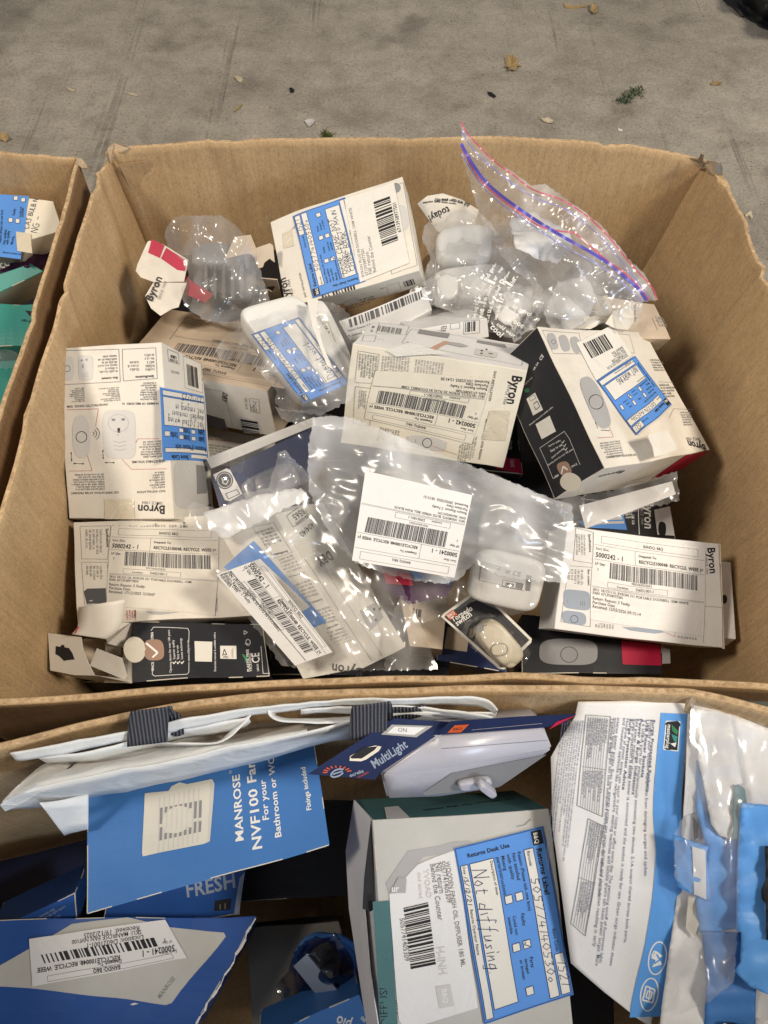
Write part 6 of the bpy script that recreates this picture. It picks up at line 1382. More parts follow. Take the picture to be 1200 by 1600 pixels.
# blue fan carton
q = lambda x, y: (x / 2.3077, 1060 + y / 2.3077)
Mc = Carton('fan_carton', 'blue extractor fan carton standing under the white woven bag, fan picture on its front', 'carton', [(137, 1224), (488, 1141), (515, 1320), (136, 1429)], (.361, .362, .372), .06, {'front': 'card_blue', 'right': 'card_blue_deep', 'left': 'card_blue_deep'}, seed=111, amp=.0006, back=(3, 142, 1412, .312))
p = Mc.pr(); Wt = 'ink_white'
p.text('MANROSE', q(878, 585), q(862, 345), Wt, True, .80); p.text('NVF100 Fan', q(945, 612), q(917, 292), Wt, True, .78)
p.text('For your', q(970, 508), q(958, 365), Wt, True, .85); p.text('Bathroom or WC', q(1015, 568), q(988, 282), Wt, True, .85); p.text('Fixings included', q(1122, 472), q(1100, 315), Wt, True, 1.0)
p.ring(q(829, 338), q(833, 338), q(829, 343), .0002, Wt, 10)
# printed fan picture
p.poly([q(520, 415), q(605, 405), q(616, 388), q(645, 374), q(672, 380), q(762, 362), q(770, 380), q(757, 588), q(735, 598), q(700, 605), q(580, 630), q(515, 645), q(512, 632)], 'print_cream'); p.layer = 1
p.poly([q(755, 375), q(770, 380), q(757, 588), q(748, 590)], 'print_light')
for k in range(9):
    x = 572 + k * 17.5; yt, yb = 430 - k * 5.2, 632 - k * 5
    p.layer = 1; p.quad(q(x, yt), q(x + 4, yt - 1), q(x + 2, yb - 1), q(x - 2, yb), 'print_light')
    p.layer = 2
    for a, b in ((468 - k * 3.4, 528 - k * 3), (540 - k * 3, 588 - k * 4)):
        cx = 638; dd = abs(x + 6 - cx)
        if dd < 46: (a, b) = (a, a + 22 - (46 - dd) * .25) if a < 500 else (b - 24 + (46 - dd) * .25, b)
        p.quad(q(x + 4, a), q(x + 13, a - 2), q(x + 12, b - 2), q(x + 3, b), 'print_mid')
p.layer = 3; p.blob(q(638, 510), q(692, 500), q(638, 560), 'print_cream', 28, 2); p.layer = 4
for k in range(5): p.line([q(602 + k * 18, 470), q(600 + k * 18, 548)], .0004, 'print_light')
p.build('printed_text', Mc.root)

# white woven bag: folded sheets squeezed against the back wall
wb = thing('woven_bag', 'folded white woven bag with two dark webbing loops squeezed against the back wall', 'bag', P(380, 1160, .40))
def sheet_strip(name, top, bot, mat='woven_white', nseg=4, parent=wb, th=.0009, amp=.0012, seed=1):
    a, b = smooth_px(top, 6), smooth_px(bot, 6); n = min(len(a), len(b)); V = []; F_ = []
    for i in range(n):
        for k in range(nseg + 1):
            t = k / nseg; v = P(*[a[i][j] * (1 - t) + b[i][j] * t for j in range(3)]); h = noise.noise(v * 38 + Vector((seed * 3.1, 0, 0))); g_ = noise.noise(v * 110 + Vector((seed, 5, 0)))
            V.append(v + Vector((0, 1, .6)) * (amp * h + amp * .35 * g_))
    m = nseg + 1
    for i in range(n - 1):
        for k in range(nseg): j = i * m + k; F_.append((j, j + 1, j + m + 1, j + m))
    o = mesh_obj(name, V, F_, mat, None, parent, True); md = o.modifiers.new('thickness', 'SOLIDIFY'); md.thickness = th; md.offset = 0; return o
# front panel edge (rolled), inner grey hollow, back layers
sheet_strip('front_panel', [(4, 1252, .418), (60, 1231, .425), (140, 1214, .427), (260, 1190, .428), (380, 1164, .428), (500, 1138, .428), (600, 1116, .427), (700, 1112, .426), (776, 1112, .424)], [(6, 1266, .408), (62, 1262, .385), (140, 1246, .385), (260, 1222, .385), (380, 1194, .385), (500, 1163, .385), (600, 1144, .385), (700, 1135, .385), (770, 1128, .39)], seed=1)
sheet_strip('inner_fold', [(4, 1252, .418), (60, 1231, .424), (140, 1214, .425), (260, 1190, .426), (380, 1164, .426), (480, 1142, .427)], [(30, 1225, .412), (72, 1192, .398), (130, 1174, .392), (250, 1152, .388), (370, 1143, .388), (480, 1128, .39)], seed=2)
sheet_strip('back_panel', [(16, 1174, .428), (90, 1164, .432), (200, 1142, .436), (300, 1120, .436), (420, 1104, .436), (560, 1092, .436), (700, 1090, .436), (757, 1092, .434), (778, 1108, .43)], [(26, 1186, .420), (90, 1180, .424), (200, 1156, .428), (300, 1136, .428), (420, 1114, .428), (560, 1101, .428), (700, 1101, .428), (752, 1104, .426), (774, 1114, .424)], seed=3)
sheet_strip('back_panel', [(60, 1184, .422), (160, 1170, .428), (280, 1140, .428), (370, 1124, .428), (388, 1118, .43)], [(75, 1192, .412), (170, 1182, .416), (290, 1154, .416), (370, 1140, .416), (392, 1126, .42)], seed=4)
sheet_strip('middle_fold', [(180, 1162, .418), (260, 1160, .424), (340, 1160, .426), (380, 1130, .428), (392, 1116, .429)], [(190, 1172, .405), (260, 1166, .405), (330, 1166, .405), (352, 1150, .405), (378, 1124, .42)], seed=5)
sheet_strip('fold_loop', [(432, 1106, .430), (420, 1112, .431), (424, 1122, .431), (450, 1130, .430), (520, 1128, .428), (600, 1120, .427)], [(436, 1112, .424), (430, 1116, .424), (434, 1120, .424), (460, 1124, .422), (520, 1120, .42), (600, 1112, .42)], seed=6)
sheet_strip('fold_loop', [(470, 1108, .430), (560, 1104, .431), (640, 1102, .431), (700, 1110, .430), (770, 1120, .428)], [(470, 1115, .424), (560, 1112, .424), (640, 1110, .424), (700, 1120, .42), (764, 1128, .42)], seed=7)
sheet_strip('bag_corner', [(62, 1256, .41), (100, 1250, .40), (138, 1240, .392)], [(100, 1304, .372), (112, 1300, .372), (138, 1296, .372)], seed=8)
card_poly('cuff', [(0, 1258, .419), (8, 1250, .421), (30, 1240, .424), (60, 1226, .4265), (66, 1236, .42), (30, 1258, .412), (8, 1268, .408)], 'woven_white', wb, .001)
def tube_px(name, pts, rad, mat, parent, n=6):
    W = [P(*a) for a in pts]; rings = []
    for i, p_ in enumerate(W):
        d = (W[min(i + 1, len(W) - 1)] - W[max(i - 1, 0)]).normalized(); u = d.cross(Vector((.1, .2, 1))).normalized(); v = d.cross(u)
        rings.append([p_ + (u * math.cos(2 * math.pi * k / n) + v * math.sin(2 * math.pi * k / n)) * rad for k in range(n)])
    return loft(name, rings, mat, parent)
tube_px('stitch_line', smooth_px([(84, 1228, .4115), (100, 1208, .4095), (118, 1190, .4065), (128, 1176, .404)], 5), .0006, 'ink_black', wb)
# webbing loops
def loop(x0, x1, yt, yb, seed):
    V = []; F_ = []; n = 20; prof = []
    for i in range(n + 1):
        t = i / n; a = t * math.pi * 1.15
        prof.append((yb + (yt - yb) * math.sin(min(a, math.pi / 2)) if a < math.pi / 2 else yt + (yb - yt) * .35 * (1 - math.sin(a)), .43 + .018 * math.sin(a), 10 * (1 - math.cos(a)) * .5))
    for y, z, dx in prof:
        for k in range(5): t = k / 4; V.append(P(x0 + (x1 - x0) * t + dx, y - (x1 - x0) * t * .12, z))
    for i in range(n):
        for k in range(4): j = i * 5 + k; F_.append((j, j + 1, j + 6, j + 5))
    o = mesh_obj('webbing_loop', V, F_, 'webbing', None, wb, True); md = o.modifiers.new('thickness', 'SOLIDIFY'); md.thickness = .0014; md.offset = 0
    rb = []
    return o
l1 = loop(199, 262, 1112, 1166, 1); l2 = loop(546, 604, 1104, 1156, 2)
for l_, (x0, x1, y0, y1) in ((l1, (199, 262, 1112, 1160)), (l2, (546, 604, 1104, 1150))):
    p = Print(plane_z((x0, y0), .4475, (x1, y0 - 6), .4475, (x0, y1), .4335)); 
sheet_strip('webbing_strap', [(604, 1106, .431), (640, 1104, .431), (664, 1102, .431)], [(604, 1124, .42), (640, 1122, .42), (662, 1116, .42)], 'webbing', seed=9)
sheet_strip('webbing_strap', [(262, 1108, .440), (276, 1112, .438), (285, 1122, .436)], [(264, 1145, .425), (276, 1150, .425), (288, 1146, .425)], 'webbing', seed=10)

# multi light pack
q = lambda x, y: (480 + x / 2.727, 1060 + y / 2.727)
ml = thing('light_pack', 'navy carded battery light pack with a lilac moulded body lying face down', 'light pack', P(700, 1180, .37))
# folded header card: left wing and right wing
plL = plane_z(q(5, 410), .426, q(370, 170), .436, q(200, 450), .420)
o, _ = slab('backing_card', [q(4, 408), q(368, 170), q(612, 186), q(556, 240), q(310, 402), q(290, 432), q(150, 420)], (0, 0, 0), .0008, 'card_navy', ml, plane=plL)
p = Print(plL, lift=.0004); p.quad(q(360, 196), q(535, 202), q(465, 250), q(315, 238), 'ink_soft'); p.layer = 1; p.quad(q(372, 204), q(505, 208), q(455, 240), q(340, 232), 'label_cool'); p.layer = 2; p.text('ON', q(385, 226), q(425, 228), 'ink_grey'); p.layer = 0
p.poly([q(400, 180), q(600, 192), q(560, 232), q(340, 370), q(300, 400), q(285, 395)], 'card_black') if False else None
p.text('MultiLight', q(285, 384), q(430, 290), 'ink_bluegrey', True, 1.3); p.text('eureka', q(182, 420), q(242, 398), 'ink_bluegrey', True); p.text('LIGHTING', q(215, 425), q(262, 402), 'orange_ink')
p.ring(q(128, 402), q(155, 392), q(130, 416), .0009, 'ink_bluegrey', 20, .08, .95); p.line([q(108, 408), q(150, 394)], .0008, 'ink_bluegrey')
for k in range(9):
    a = .25 + k * .36; p.line([q(128 + 42 * math.cos(a), 400 - 20 * math.sin(a)), q(128 + 62 * math.cos(a), 400 - 30 * math.sin(a))], .0007, 'orange_ink')
p.layer = 1; p.poly([q(180, 350), q(182, 330), q(205, 318), q(240, 296), q(290, 285), q(316, 290), q(305, 308), q(250, 345), q(230, 352)], 'card_cream'); p.layer = 2; p.poly([q(182, 334), q(205, 318), q(240, 294), q(300, 288), q(285, 305), q(232, 340), q(190, 340)], 'ink_black'); p.build('printed_text', ml)
plR = plane_z(q(556, 240), .432, q(1000, 206), .432, q(610, 300), .423)
o, _ = slab('backing_card', [q(552, 242), q(610, 186), q(900, 166), q(1146, 154), q(1100, 190), q(1008, 210)], (0, 0, 0), .0008, 'card_navy', ml, plane=plR)
p = Print(plR, lift=.0004); p.quad(q(628, 198), q(690, 194), q(655, 228), q(596, 230), 'orange_ink'); p.text('B&Q', q(622, 220), q(660, 216), 'card_navy', True); p.poly([q(1060, 184), q(1146, 154), q(1030, 216)], 'card_crimson'); p.line([q(700, 218), q(1000, 190)], .0003, 'ink_soft'); p.build('printed_text', ml)
pts = {'A': q(548, 240) + (.430,), 'B': q(1008, 205) + (.430,), 'C': q(1046, 302) + (.408,), 'D': q(600, 384) + (.410,), 'E': q(312, 405) + (.420,), 'F': q(340, 515) + (.394,), 'G': q(820, 468) + (.384,), 'H': q(560, 508) + (.380,), 'J': q(388, 412) + (.414,)}
W = {k: P(*v) for k, v in pts.items()}; _pl = plane_z(pts['D'][:2], pts['D'][2], pts['C'][:2], pts['C'][2], pts['H'][:2], pts['H'][2]); W['G'] = _pl.at(*_pl.loc(*pts['G'][:2])); dn = Vector((0, .02, -.03))
ks = list(W); V = [W[k] for k in ks]; ix = {k: i for i, k in enumerate(ks)}
F_ = [[ix[c] for c in f] for f in ('ADCB', 'AJD', 'AEJ', 'EFJ', 'JFHD', 'DHGC')]
fb_ = [W[k] + dn for k in 'ABCGHFE']; b = len(V); V += fb_; F_.append([b + i for i in range(7)])
ring = [ix[c] for c in 'ABCGHFE']
for i in range(7): j = (i + 1) % 7; F_.append([ring[i], ring[j], b + j, b + i])
o = mesh_obj('moulded_body', V, F_, 'plastic_lilac', None, ml)
bm = bmesh.new(); bm.from_mesh(o.data); bmesh.ops.triangulate(bm, faces=[f for f in bm.faces if len(f.verts) > 4]); bmesh.ops.recalc_face_normals(bm, faces=bm.faces); bmesh.ops.bevel(bm, geom=[e for e in bm.edges if len(e.link_faces) == 2 and e.calc_face_angle(0) > .12], offset=.0016, segments=3, affect='EDGES')
for f in bm.faces: f.smooth = True
bm.to_mesh(o.data); bm.free()
pls = plane_z(pts['D'][:2], .410, pts['C'][:2], .408, pts['H'][:2], .380)
p = Print(pls, lift=.0004); p.poly([q(615, 402), q(1020, 322), q(822, 458), q(470, 500)], 'print_mid'); p.build('front_label', ml)
p = Print(Plane(W['A'], W['B'] - W['A'], W['A'] - W['D']), lift=.0003); p.line([q(572, 298), q(1026, 262)], .0003, 'print_dark'); p.build('seam', ml)
pk = Plane(pls.o + pls.n * .001, pls.x, pls.y)
pill('switch_base', pk, q(712, 436), q(782, 425), q(716, 452), .004, 'plastic_lilac', ml, power=3.5, n=24)
pill('switch_lever', Plane(pk.o + pk.n * .003, pk.x, pk.y), q(760, 450), q(792, 474), q(773, 441), .006, 'plastic_lilac', ml, power=4, n=24)

# diffuser carton
q = lambda x, y: (540 + x / 3.333, 1240 + y / 3.333)
Dd = Carton('diffuser_carton', 'pale grey and green oil diffuser carton with white sticker and big blue returns label', 'carton', [(582, 1282), (858, 1264), (905, 1680), (606, 1690)], (.380, .372, .325), .08, {'front': 'card_grey', 'upper': 'card_petrol', 'left': 'card_cool', 'right': 'card_petrol'}, back=(0, 553, 1250, .335), seed=121, amp=.0005)
p = Dd.pr()
p.poly([q(140, 560), q(222, 555), q(285, 1500), q(195, 1500)], 'print_petrol') if False else p.poly([q(136, 562), q(222, 556), q(300, 1480), q(206, 1480)], 'card_petrol')
p.text('DIFFUSER 180ml', q(226, 1215), q(212, 788), 'ink_black', False, 1.05)
p.poly([q(205, 470), q(320, 300), q(480, 270), q(560, 245), q(655, 240), q(640, 290), q(400, 330), q(315, 440), q(240, 500), q(222, 530)], 'print_grey')
p.poly([q(655, 170), q(668, 112), q(1055, 82), q(1062, 165)], 'print_light') if False else None
p.line([q(890, 168), q(930, 160), q(962, 130)], .0004, 'ink_grey')
p.ring(q(292, 1118), q(302, 1090), q(318, 1118), .0004, 'ink_black', 14, 0, .6)
for k in range(4): p.line([q(262 + k * 3, 1080 + k * 14), q(270 + k * 3, 1084 + k * 12)], .0004, 'ink_black')
p.build('printed_text', Dd.root)
o, lp = Dd.sticker('price_sticker', [q(562, 290), q(690, 1100), q(310, 1240), q(222, 520), q(320, 440)][:4], 'label_cool', lift=.0006)
# draw sticker as its torn outline
C.objects.unlink(o); bpy.data.objects.remove(o)
st = Print(Dd.pl, None, .0006, Dd.w); st.poly([q(562, 290), q(580, 330), q(688, 1098), q(690, 1110), q(318, 1230), q(282, 1180), q(228, 620), q(222, 520), q(300, 515), q(305, 440), q(370, 370), q(460, 330)], 'label_cool'); o = st.build('price_sticker', Dd.root)
lp = Print(Dd.pl, None, .0009, Dd.w)
lp.text('WOODEN FINISH OIL DIFFUSER 180 ML', q(516, 352), q(604, 895), 'ink_grey', False, 1.2); lp.text('5057741405309', q(488, 350), q(526, 568), 'ink_grey', False, 1.2); lp.text('Nil return', q(462, 360), q(486, 520), 'ink_grey', False, 1.2); lp.text('Behind the Counter', q(435, 365), q(480, 656), 'ink_grey', False, 1.2)
lp.barcode(q(425, 563), q(472, 885), q(296, 592), 70, 'ink_black', 21); lp.text('5057741405309', q(276, 645), q(308, 872), 'ink_grey', False, 1.2)
lp.poly([q(225, 518), q(268, 438), q(312, 440), q(306, 515)], 'print_grey'); lp.layer = 1; lp.text('ur', q(232, 508), q(272, 508), 'ink_white', True); lp.layer = 0
lp.quad(q(470, 1000), q(545, 985), q(565, 1100), q(490, 1115), 'print_light'); lp.text('B&Q', q(500, 1010), q(512, 1090), 'label_cool', True)
lp.text('H-INH', q(470, 790), q(488, 940), 'print_light', False, 1.3); lp.text('dod zoned', q(370, 410), q(380, 545), 'print_light'); lp.text('YVOAD', q(400, 395), q(418, 545), 'print_light')
lp.build('sticker_print', o)
o, lp = Dd.sticker('returns_label', [q(1022, 165), q(1185, 1045), q(722, 1196), q(562, 278)], 'label_blue', lift=.0010)
returns_label(lp, ('Not diffusing.    ',), '13/12/21', 14, 2, o)
p = Dd.pr('left'); q2 = q
p.quad(q(40, 150), q(75, 190), q(90, 900), q(35, 700), 'print_light'); p.build('rough_patch', Dd.root)
p = Dd.pr('upper'); p.text('oil diffuser for the room', (800, 1247), (660, 1266), 'ink_black', True, .8); p.quad((600, 1262), (622, 1260), (640, 1278), (604, 1281), 'card_cool'); p.build('printed_text', Dd.root)
slab('painted_tuck_gap', [q(132, 140), q(142, 140), q(150, 600), q(130, 615), q(88, 600), q(96, 440)], (0, 0, 0), .0006, 'ink_black', Dd.root, plane=Plane(Dd.pl.o - Dd.pl.n * .003, Dd.pl.x, Dd.pl.y))  # black slab painted in place of the shaded tuck gap
slab('side_flap', [(553, 1250), (582, 1282), (578, 1300), (568, 1400), (578, 1520), (600, 1660), (582, 1660), (566, 1560), (545, 1420), (540, 1330)], (0, 0, 0), .0006, 'card_cool', Dd.root, plane=plane_z((553, 1250), .345, (582, 1282), .378, (560, 1600), .30))

# surge socket carton at right
q = lambda x, y: (860 + x / 3.077, 1080 + y / 3.077)
mp_ = thing('socket_carton', 'battered white and blue surge protected socket carton at the right edge', 'carton', P(1000, 1350, .30))
zt = .418; plm = plane_z((904, 1096), zt, (1081, 1094), zt, (897, 1515), .352)
E_ = [(842, 1097), (904, 1096), (1000, 1094), (1081, 1093), (1072, 1200), (1064, 1300), (1058, 1400), (1044, 1480), (1032, 1560), (1026, 1640), (1000, 1600), (950, 1560), (897, 1515), (868, 1300)]
qq = [plm.loc(*a) for a in E_]
def bend(x, y): return .0030 * noise.noise(Vector((x * 22, y * 14, 3.3))) + .0014 * noise.noise(Vector((x * 60, y * 40, 8.3))) + .0015 * math.sin(y * 38 + 1) - .004 * max(0, -y / .12) ** 2
V = []; 
pp = Print(plm, None, 0, lambda v: v)
nx_, ny_ = 14, 30
left = [(903, 1096), (898, 1120), (880, 1150), (862, 1185), (866, 1300), (880, 1400), (897, 1515), (950, 1562), (1010, 1612)]; right = [(1081, 1093), (1073, 1190), (1065, 1290), (1058, 1390), (1046, 1480), (1036, 1560), (1030, 1625)]
La_ = [(a[0] + (b[0] - a[0]) * t / 5, a[1] + (b[1] - a[1]) * t / 5) for a, b in zip(left, left[1:]) for t in range(5)] + [left[-1]]; Ra0 = smooth_px(right, 12); Ra_ = [Ra0[round(k * (len(Ra0) - 1) / (len(La_) - 1))] for k in range(len(La_))]; V = []; F_ = []
def mwarp(v):
    x, y = (v - plm.o).dot(plm.x), (v - plm.o).dot(plm.y); return v + plm.n * bend(x, y)
for i in range(len(La_)):
    for k in range(13):
        t = k / 12; l_ = plm.loc(La_[i][0] * (1 - t) + Ra_[i][0] * t, La_[i][1] * (1 - t) + Ra_[i][1] * t); V.append(mwarp(plm.at(*l_)))
for i in range(len(La_) - 1):
    for k in range(12): j = i * 13 + k; F_.append((j, j + 13, j + 14, j + 1))
o = mesh_obj('front_panel', V, F_, 'card_cool', None, mp_, True); md = o.modifiers.new('thickness', 'SOLIDIFY'); md.thickness = .0012; md.offset = -1
p = Print(plm, None, .0004, mwarp)
# blue band
bl = [q(530, 103), q(518, 250), q(508, 420), q(505, 600), (1028, 1368 - 10), q(500, 950), q(480, 1120), q(440, 1400), q(415, 1560), q(410, 1620)]
br = [q(652, 108), q(645, 250), q(640, 420), q(640, 600), q(648, 760), q(645, 950), q(625, 1130), q(590, 1400), q(575, 1560), q(570, 1620)]
bl[4] = q(515, 780)
for i in range(len(bl) - 1): p.quad(bl[i], br[i], br[i + 1], bl[i + 1], 'sky_blue')
p.layer = 1; p.poly([q(560, 145), q(610, 142), q(622, 155), q(618, 275), q(606, 288), q(556, 282), q(546, 268), q(550, 155)], 'ink_black'); p.frame(q(555, 143), q(620, 145), q(614, 288), q(545, 280), .0006, 'ink_white')
p.layer = 2; p.poly([q(580, 158), q(612, 190), q(606, 210), q(585, 190)], 'green_ink'); p.poly([q(580, 205), q(610, 218), q(604, 250), q(590, 232)], 'card_teal'); p.poly([q(576, 252), q(606, 246), q(600, 270)], 'ink_white'); p.text('masterplug', q(562, 158), q(555, 275), 'ink_white', True)
for cy, cx in ((1303, 528), (1500, 503)):
    p.layer = 1; p.ring(q(cx, cy), q(cx + 42, cy + 4), q(cx - 6, cy + 88), .0008, 'ink_white', 28)
p.layer = 2; p.poly([q(520, 1262), q(552, 1290), q(535, 1300), q(552, 1335), q(505, 1352), q(520, 1312), q(496, 1300)], 'ink_white'); p.line([q(498, 1290), q(510, 1262), q(522, 1275)], .0008, 'ink_white'); p.layer = 3; p.line([q(522, 1280), q(540, 1310), q(515, 1330)], .0010, 'sky_blue'); p.layer = 2
p.frame(q(485, 1455), q(528, 1475), q(522, 1545), q(472, 1530), .0010, 'ink_white'); p.frame(q(495, 1480), q(515, 1488), q(510, 1525), q(487, 1515), .0008, 'ink_white'); p.line([q(505, 1462), q(500, 1540)], .0006, 'ink_white')
p.layer = 0; B = 'ink_slate'
for t_, a, b_, bold in (('Surge Protected Sockets', (490, 135), (470, 492), True), ('Protects your valuable equipment from damaging surges and spikes.', (474, 135), (458, 900), False), ('USB Power Sockets', (460, 135), (442, 420), True), ('2 x USB-A ports for simultaneously connecting two devices. 2.1A output shared across both ports.', (444, 135), (365, 1230), False),
                        ('Power & Surge Indicators', (428, 130), (400, 505), True), ('Red power indicator shows power is connected and the socket is ready for use. Green surge indicator shows', (412, 130), (300, 1345), False), ('Surge protection is active.', (396, 130), (378, 430), False), ('Surge Protection Advice', (380, 130), (352, 480), True),
                        ('Hundreds of power surges can occur in your home or office every day. The switching on/off of fluorescent lights', (364, 128), (248, 1330), False), ('and household appliances like refrigerators, washing machines and tumble dryers can cause power surges. More', (348, 126), (230, 1345), False), ('Technical Data', (290, 125), (282, 300), True),
                        ('intense power surges. Even low energy surges can cause damage and degradation resulting in early', (318, 124), (215, 1245), False), ('machine failure. Surges can cause computers to crash and corrupt software and data.', (303, 124), (235, 1000), False)):
    p.text(t_, q(*a), q(*b_), B, bold, .58 if bold else .78)
p.frame(q(168, 112), q(285, 120), q(255, 608), q(132, 555), .0004, 'ink_grey'); p.frame(q(186, 618), q(262, 655), q(178, 1195), q(108, 1135), .0004, 'ink_grey')
for k in range(9): p.line([q(180 + k * 11, 118 + k), q(148 + k * 11, 562 + k * 5)], .00025, 'ink_grey')
for k in range(6): p.line([q(198 + k * 11, 628 + k * 4), q(122 + k * 11, 1142 + k * 8)], .00025, 'ink_grey')
p.line([q(155, 365), q(270, 380)], .0003, 'ink_grey'); p.line([q(145, 905), q(225, 935)], .0003, 'ink_grey')
for k in range(9):
    p.greek(q(176 + k * 11.2, 125 + k), q(164 + k * 11.2, 330), q(186 + k * 11.2, 126 + k), 1, 'ink_slate', 30 + k, ragged=.6); p.greek(q(160 + k * 11.2, 385), q(150 + k * 11, 540), q(170 + k * 11.2, 386), 1, 'ink_slate', 50 + k, ragged=.5)
for k in range(6): p.greek(q(194 + k * 11.2, 632 + k * 4), q(165 + k * 11.2, 850), q(204 + k * 11.2, 634 + k * 4), 1, 'ink_slate', 70 + k, ragged=.5); p.greek(q(152 + k * 11.2, 925), q(130 + k * 11, 1120), q(162 + k * 11.2, 926), 1, 'ink_slate', 80 + k, ragged=.4)
for k in range(9): p.greek(q(52 + k * 12, 140), q(-30 + k * 12, 900), q(62 + k * 12, 140), 1, 'ink_slate', 90 + k, ragged=.5)
p.build('printed_text', mp_)
# right side panel: white card with blue fields, wrinkled clear wrap, flap with cut-outs
pw = plane_z((1082, 1094), .418, (1260, 1180), .410, (1032, 1600), .335)
card_sheet('side_panel', [(1081, 1093), (1100, 1100), (1150, 1118), (1230, 1150), (1260, 1200), (1270, 1680), (1025, 1660), (1036, 1560), (1058, 1400), (1070, 1240)], pw, 0, 'card_cool', mp_, crumple=.0014)
card_sheet('blue_panel', [q(704, 330), q(730, 400), q(765, 600), q(785, 670), q(835, 705), q(900, 715), q(905, 1140), q(720, 1165), q(700, 1000), q(755, 760), q(700, 560)], pw, .0050, 'sky_blue', mp_, crumple=.0014)
card_sheet('blue_panel', [q(728, 1150), q(915, 1160), q(990, 1400), q(985, 1620), q(740, 1620), q(752, 1400)], pw, .0052, 'card_blue', mp_, crumple=.0014)
p = Print(pw, lift=.0088)
p.layer = 1; p.poly([q(806, 1560), q(830, 1552), q(900, 1558), q(945, 1580), q(945, 1640), q(800, 1640)], 'ink_black'); p.frame(q(806, 1556), q(945, 1576), q(945, 1640), q(800, 1640), .0008, 'ink_white'); p.line([q(840, 1625), q(850, 1590), q(870, 1605), q(890, 1580)], .0014, 'ink_white'); p.text('S', q(1000, 1600), q(1040, 1600), 'ink_white', True)
p.build('blue_print', mp_)
slab('corner_gusset', [q(688, 60), q(720, 330), q(700, 580), q(640, 600), q(650, 420), q(662, 100)], (0, 0, 0), .0008, 'card_cool', mp_, plane=Plane(pw.o + pw.n * .0040, pw.x, pw.y))
card_sheet('inner_flap', [q(690, 75), q(870, 110), q(925, 440), q(890, 460), q(880, 716), q(815, 695), q(775, 640), q(745, 480), q(710, 320)], pw, .0085, 'card_cool', mp_, seed=61, crumple=.0014)
card_sheet('torn_strap', [q(590, 690), q(760, 745), q(752, 800), q(775, 1012), q(700, 985), q(610, 938), q(598, 800)], plm, .0085, 'sky_blue', mp_, seed=62, crumple=.0012)
p = Print(Plane(plm.o + plm.n * .0100, plm.x, plm.y), lift=.0004); p.poly([q(680, 745), q(745, 765), q(748, 1000), q(690, 975)], 'card_cool'); p.build('white_stripe', mp_)
slab('painted_gap', [q(685, 600), q(712, 640), q(712, 700), q(690, 720)], (0, 0, 0), .0004, 'ink_black', mp_, plane=Plane(pw.o + pw.n * .0062, pw.x, pw.y)); slab('painted_gap', [q(665, 975), q(735, 1000), q(715, 1120), q(690, 1190), q(650, 1140)], (0, 0, 0), .0004, 'card_inside', mp_, plane=Plane(plm.o + plm.n * .004, plm.x, plm.y))  # flat slabs coloured to stand in for shaded gaps in the card
pf = Plane(pw.o + pw.n * .012, pw.x, pw.y)
card_sheet('blue_flap', [q(918, 535), q(1100, 550), q(1100, 1470), q(1040, 1455), q(960, 1420), q(885, 1345), q(915, 1300), q(918, 1160), q(895, 1150), q(898, 800)], pf, .001, 'sky_blue', mp_, seed=63, crumple=.0018)
card_sheet('cut_out', [q(1034, 745), q(1100, 745), q(1100, 1205), q(1040, 1195), q(1036, 1020), q(1018, 1000), q(1014, 960), q(1026, 930), q(1036, 905)], pf, .0045, 'ink_black', mp_, seed=63, crumple=.0018, th=.0004)
slab('painted_gap', [q(885, 455), q(905, 448), q(935, 470), q(945, 540), q(905, 545), q(898, 712), q(880, 712)], (0, 0, 0), .0006, 'card_petrol', mp_, plane=Plane(pw.o + pw.n * .0115, pw.x, pw.y))  # dark slab painted as the shade inside a gap
pgl = [q(690, 30) + (.421,), q(860, 100) + (.424,), q(1060, 140) + (.424,), q(1070, 1500) + (.384,), q(590, 1600) + (.345,), q(640, 1300) + (.36,), q(600, 700) + (.392,), (1082, 1094, .428), (1150, 1300, .414)]
sheet('clear_wrap', [q(676, 20), q(700, 30), q(780, 75), q(870, 110), q(1060, 170), q(1100, 260), q(1100, 540), q(915, 560), q(900, 1150), q(880, 1400), q(760, 1500), q(590, 1560), q(640, 1200), q(700, 1000), q(600, 900), q(592, 700), q(655, 560), q(668, 300)], pgl, 'film_haze', mp_, step=6, crumple=.004, cs=.035, seed=45, aniso=(1.6, .5, .1))
# torn corner of the socket carton
torn(mp_, [(1074, 1088, .428), (1082, 1086, .432), (1088, 1092, .43), (1084, 1104, .424), (1078, 1114, .42), (1070, 1110, .42)], 'torn_corner')

# lower left: second blue fan carton with label, blue box behind it, dark bag
M2 = Carton('fan_carton', 'large blue fan carton lying at the lower left with a crumpled despatch label', 'carton', [(-70, 1440), (400, 1430), (305, 1602), (-120, 1640)], (.215, .215, .205), .08, {'front': 'card_blue_deep'}, seed=131, amp=.0012, back=(1, 402, 1440, .13))
q = lambda x, y: (x / 2, 1380 + y / 2)
p = M2.pr(); p.poly([q(-20, 270), q(60, 225), q(225, 130), q(400, 110), q(530, 135), q(700, 148), q(706, 160), q(535, 372), q(515, 378), q(-20, 325)], 'card_grey'); p.layer = 1; p.text('MANROSE', q(498, 362), q(548, 300), 'ink_grey', True, 1.3); p.layer = 0; p.poly([q(402, 382), q(415, 376), q(430, 378), q(412, 384)], 'label_cool'); p.build('printed_text', M2.root)
o, lp = M2.sticker('despatch_label', [q(585, 232), q(100, 330), q(90, 178), q(520, 112)], 'label_cool', lift=.0014, Hh=50)
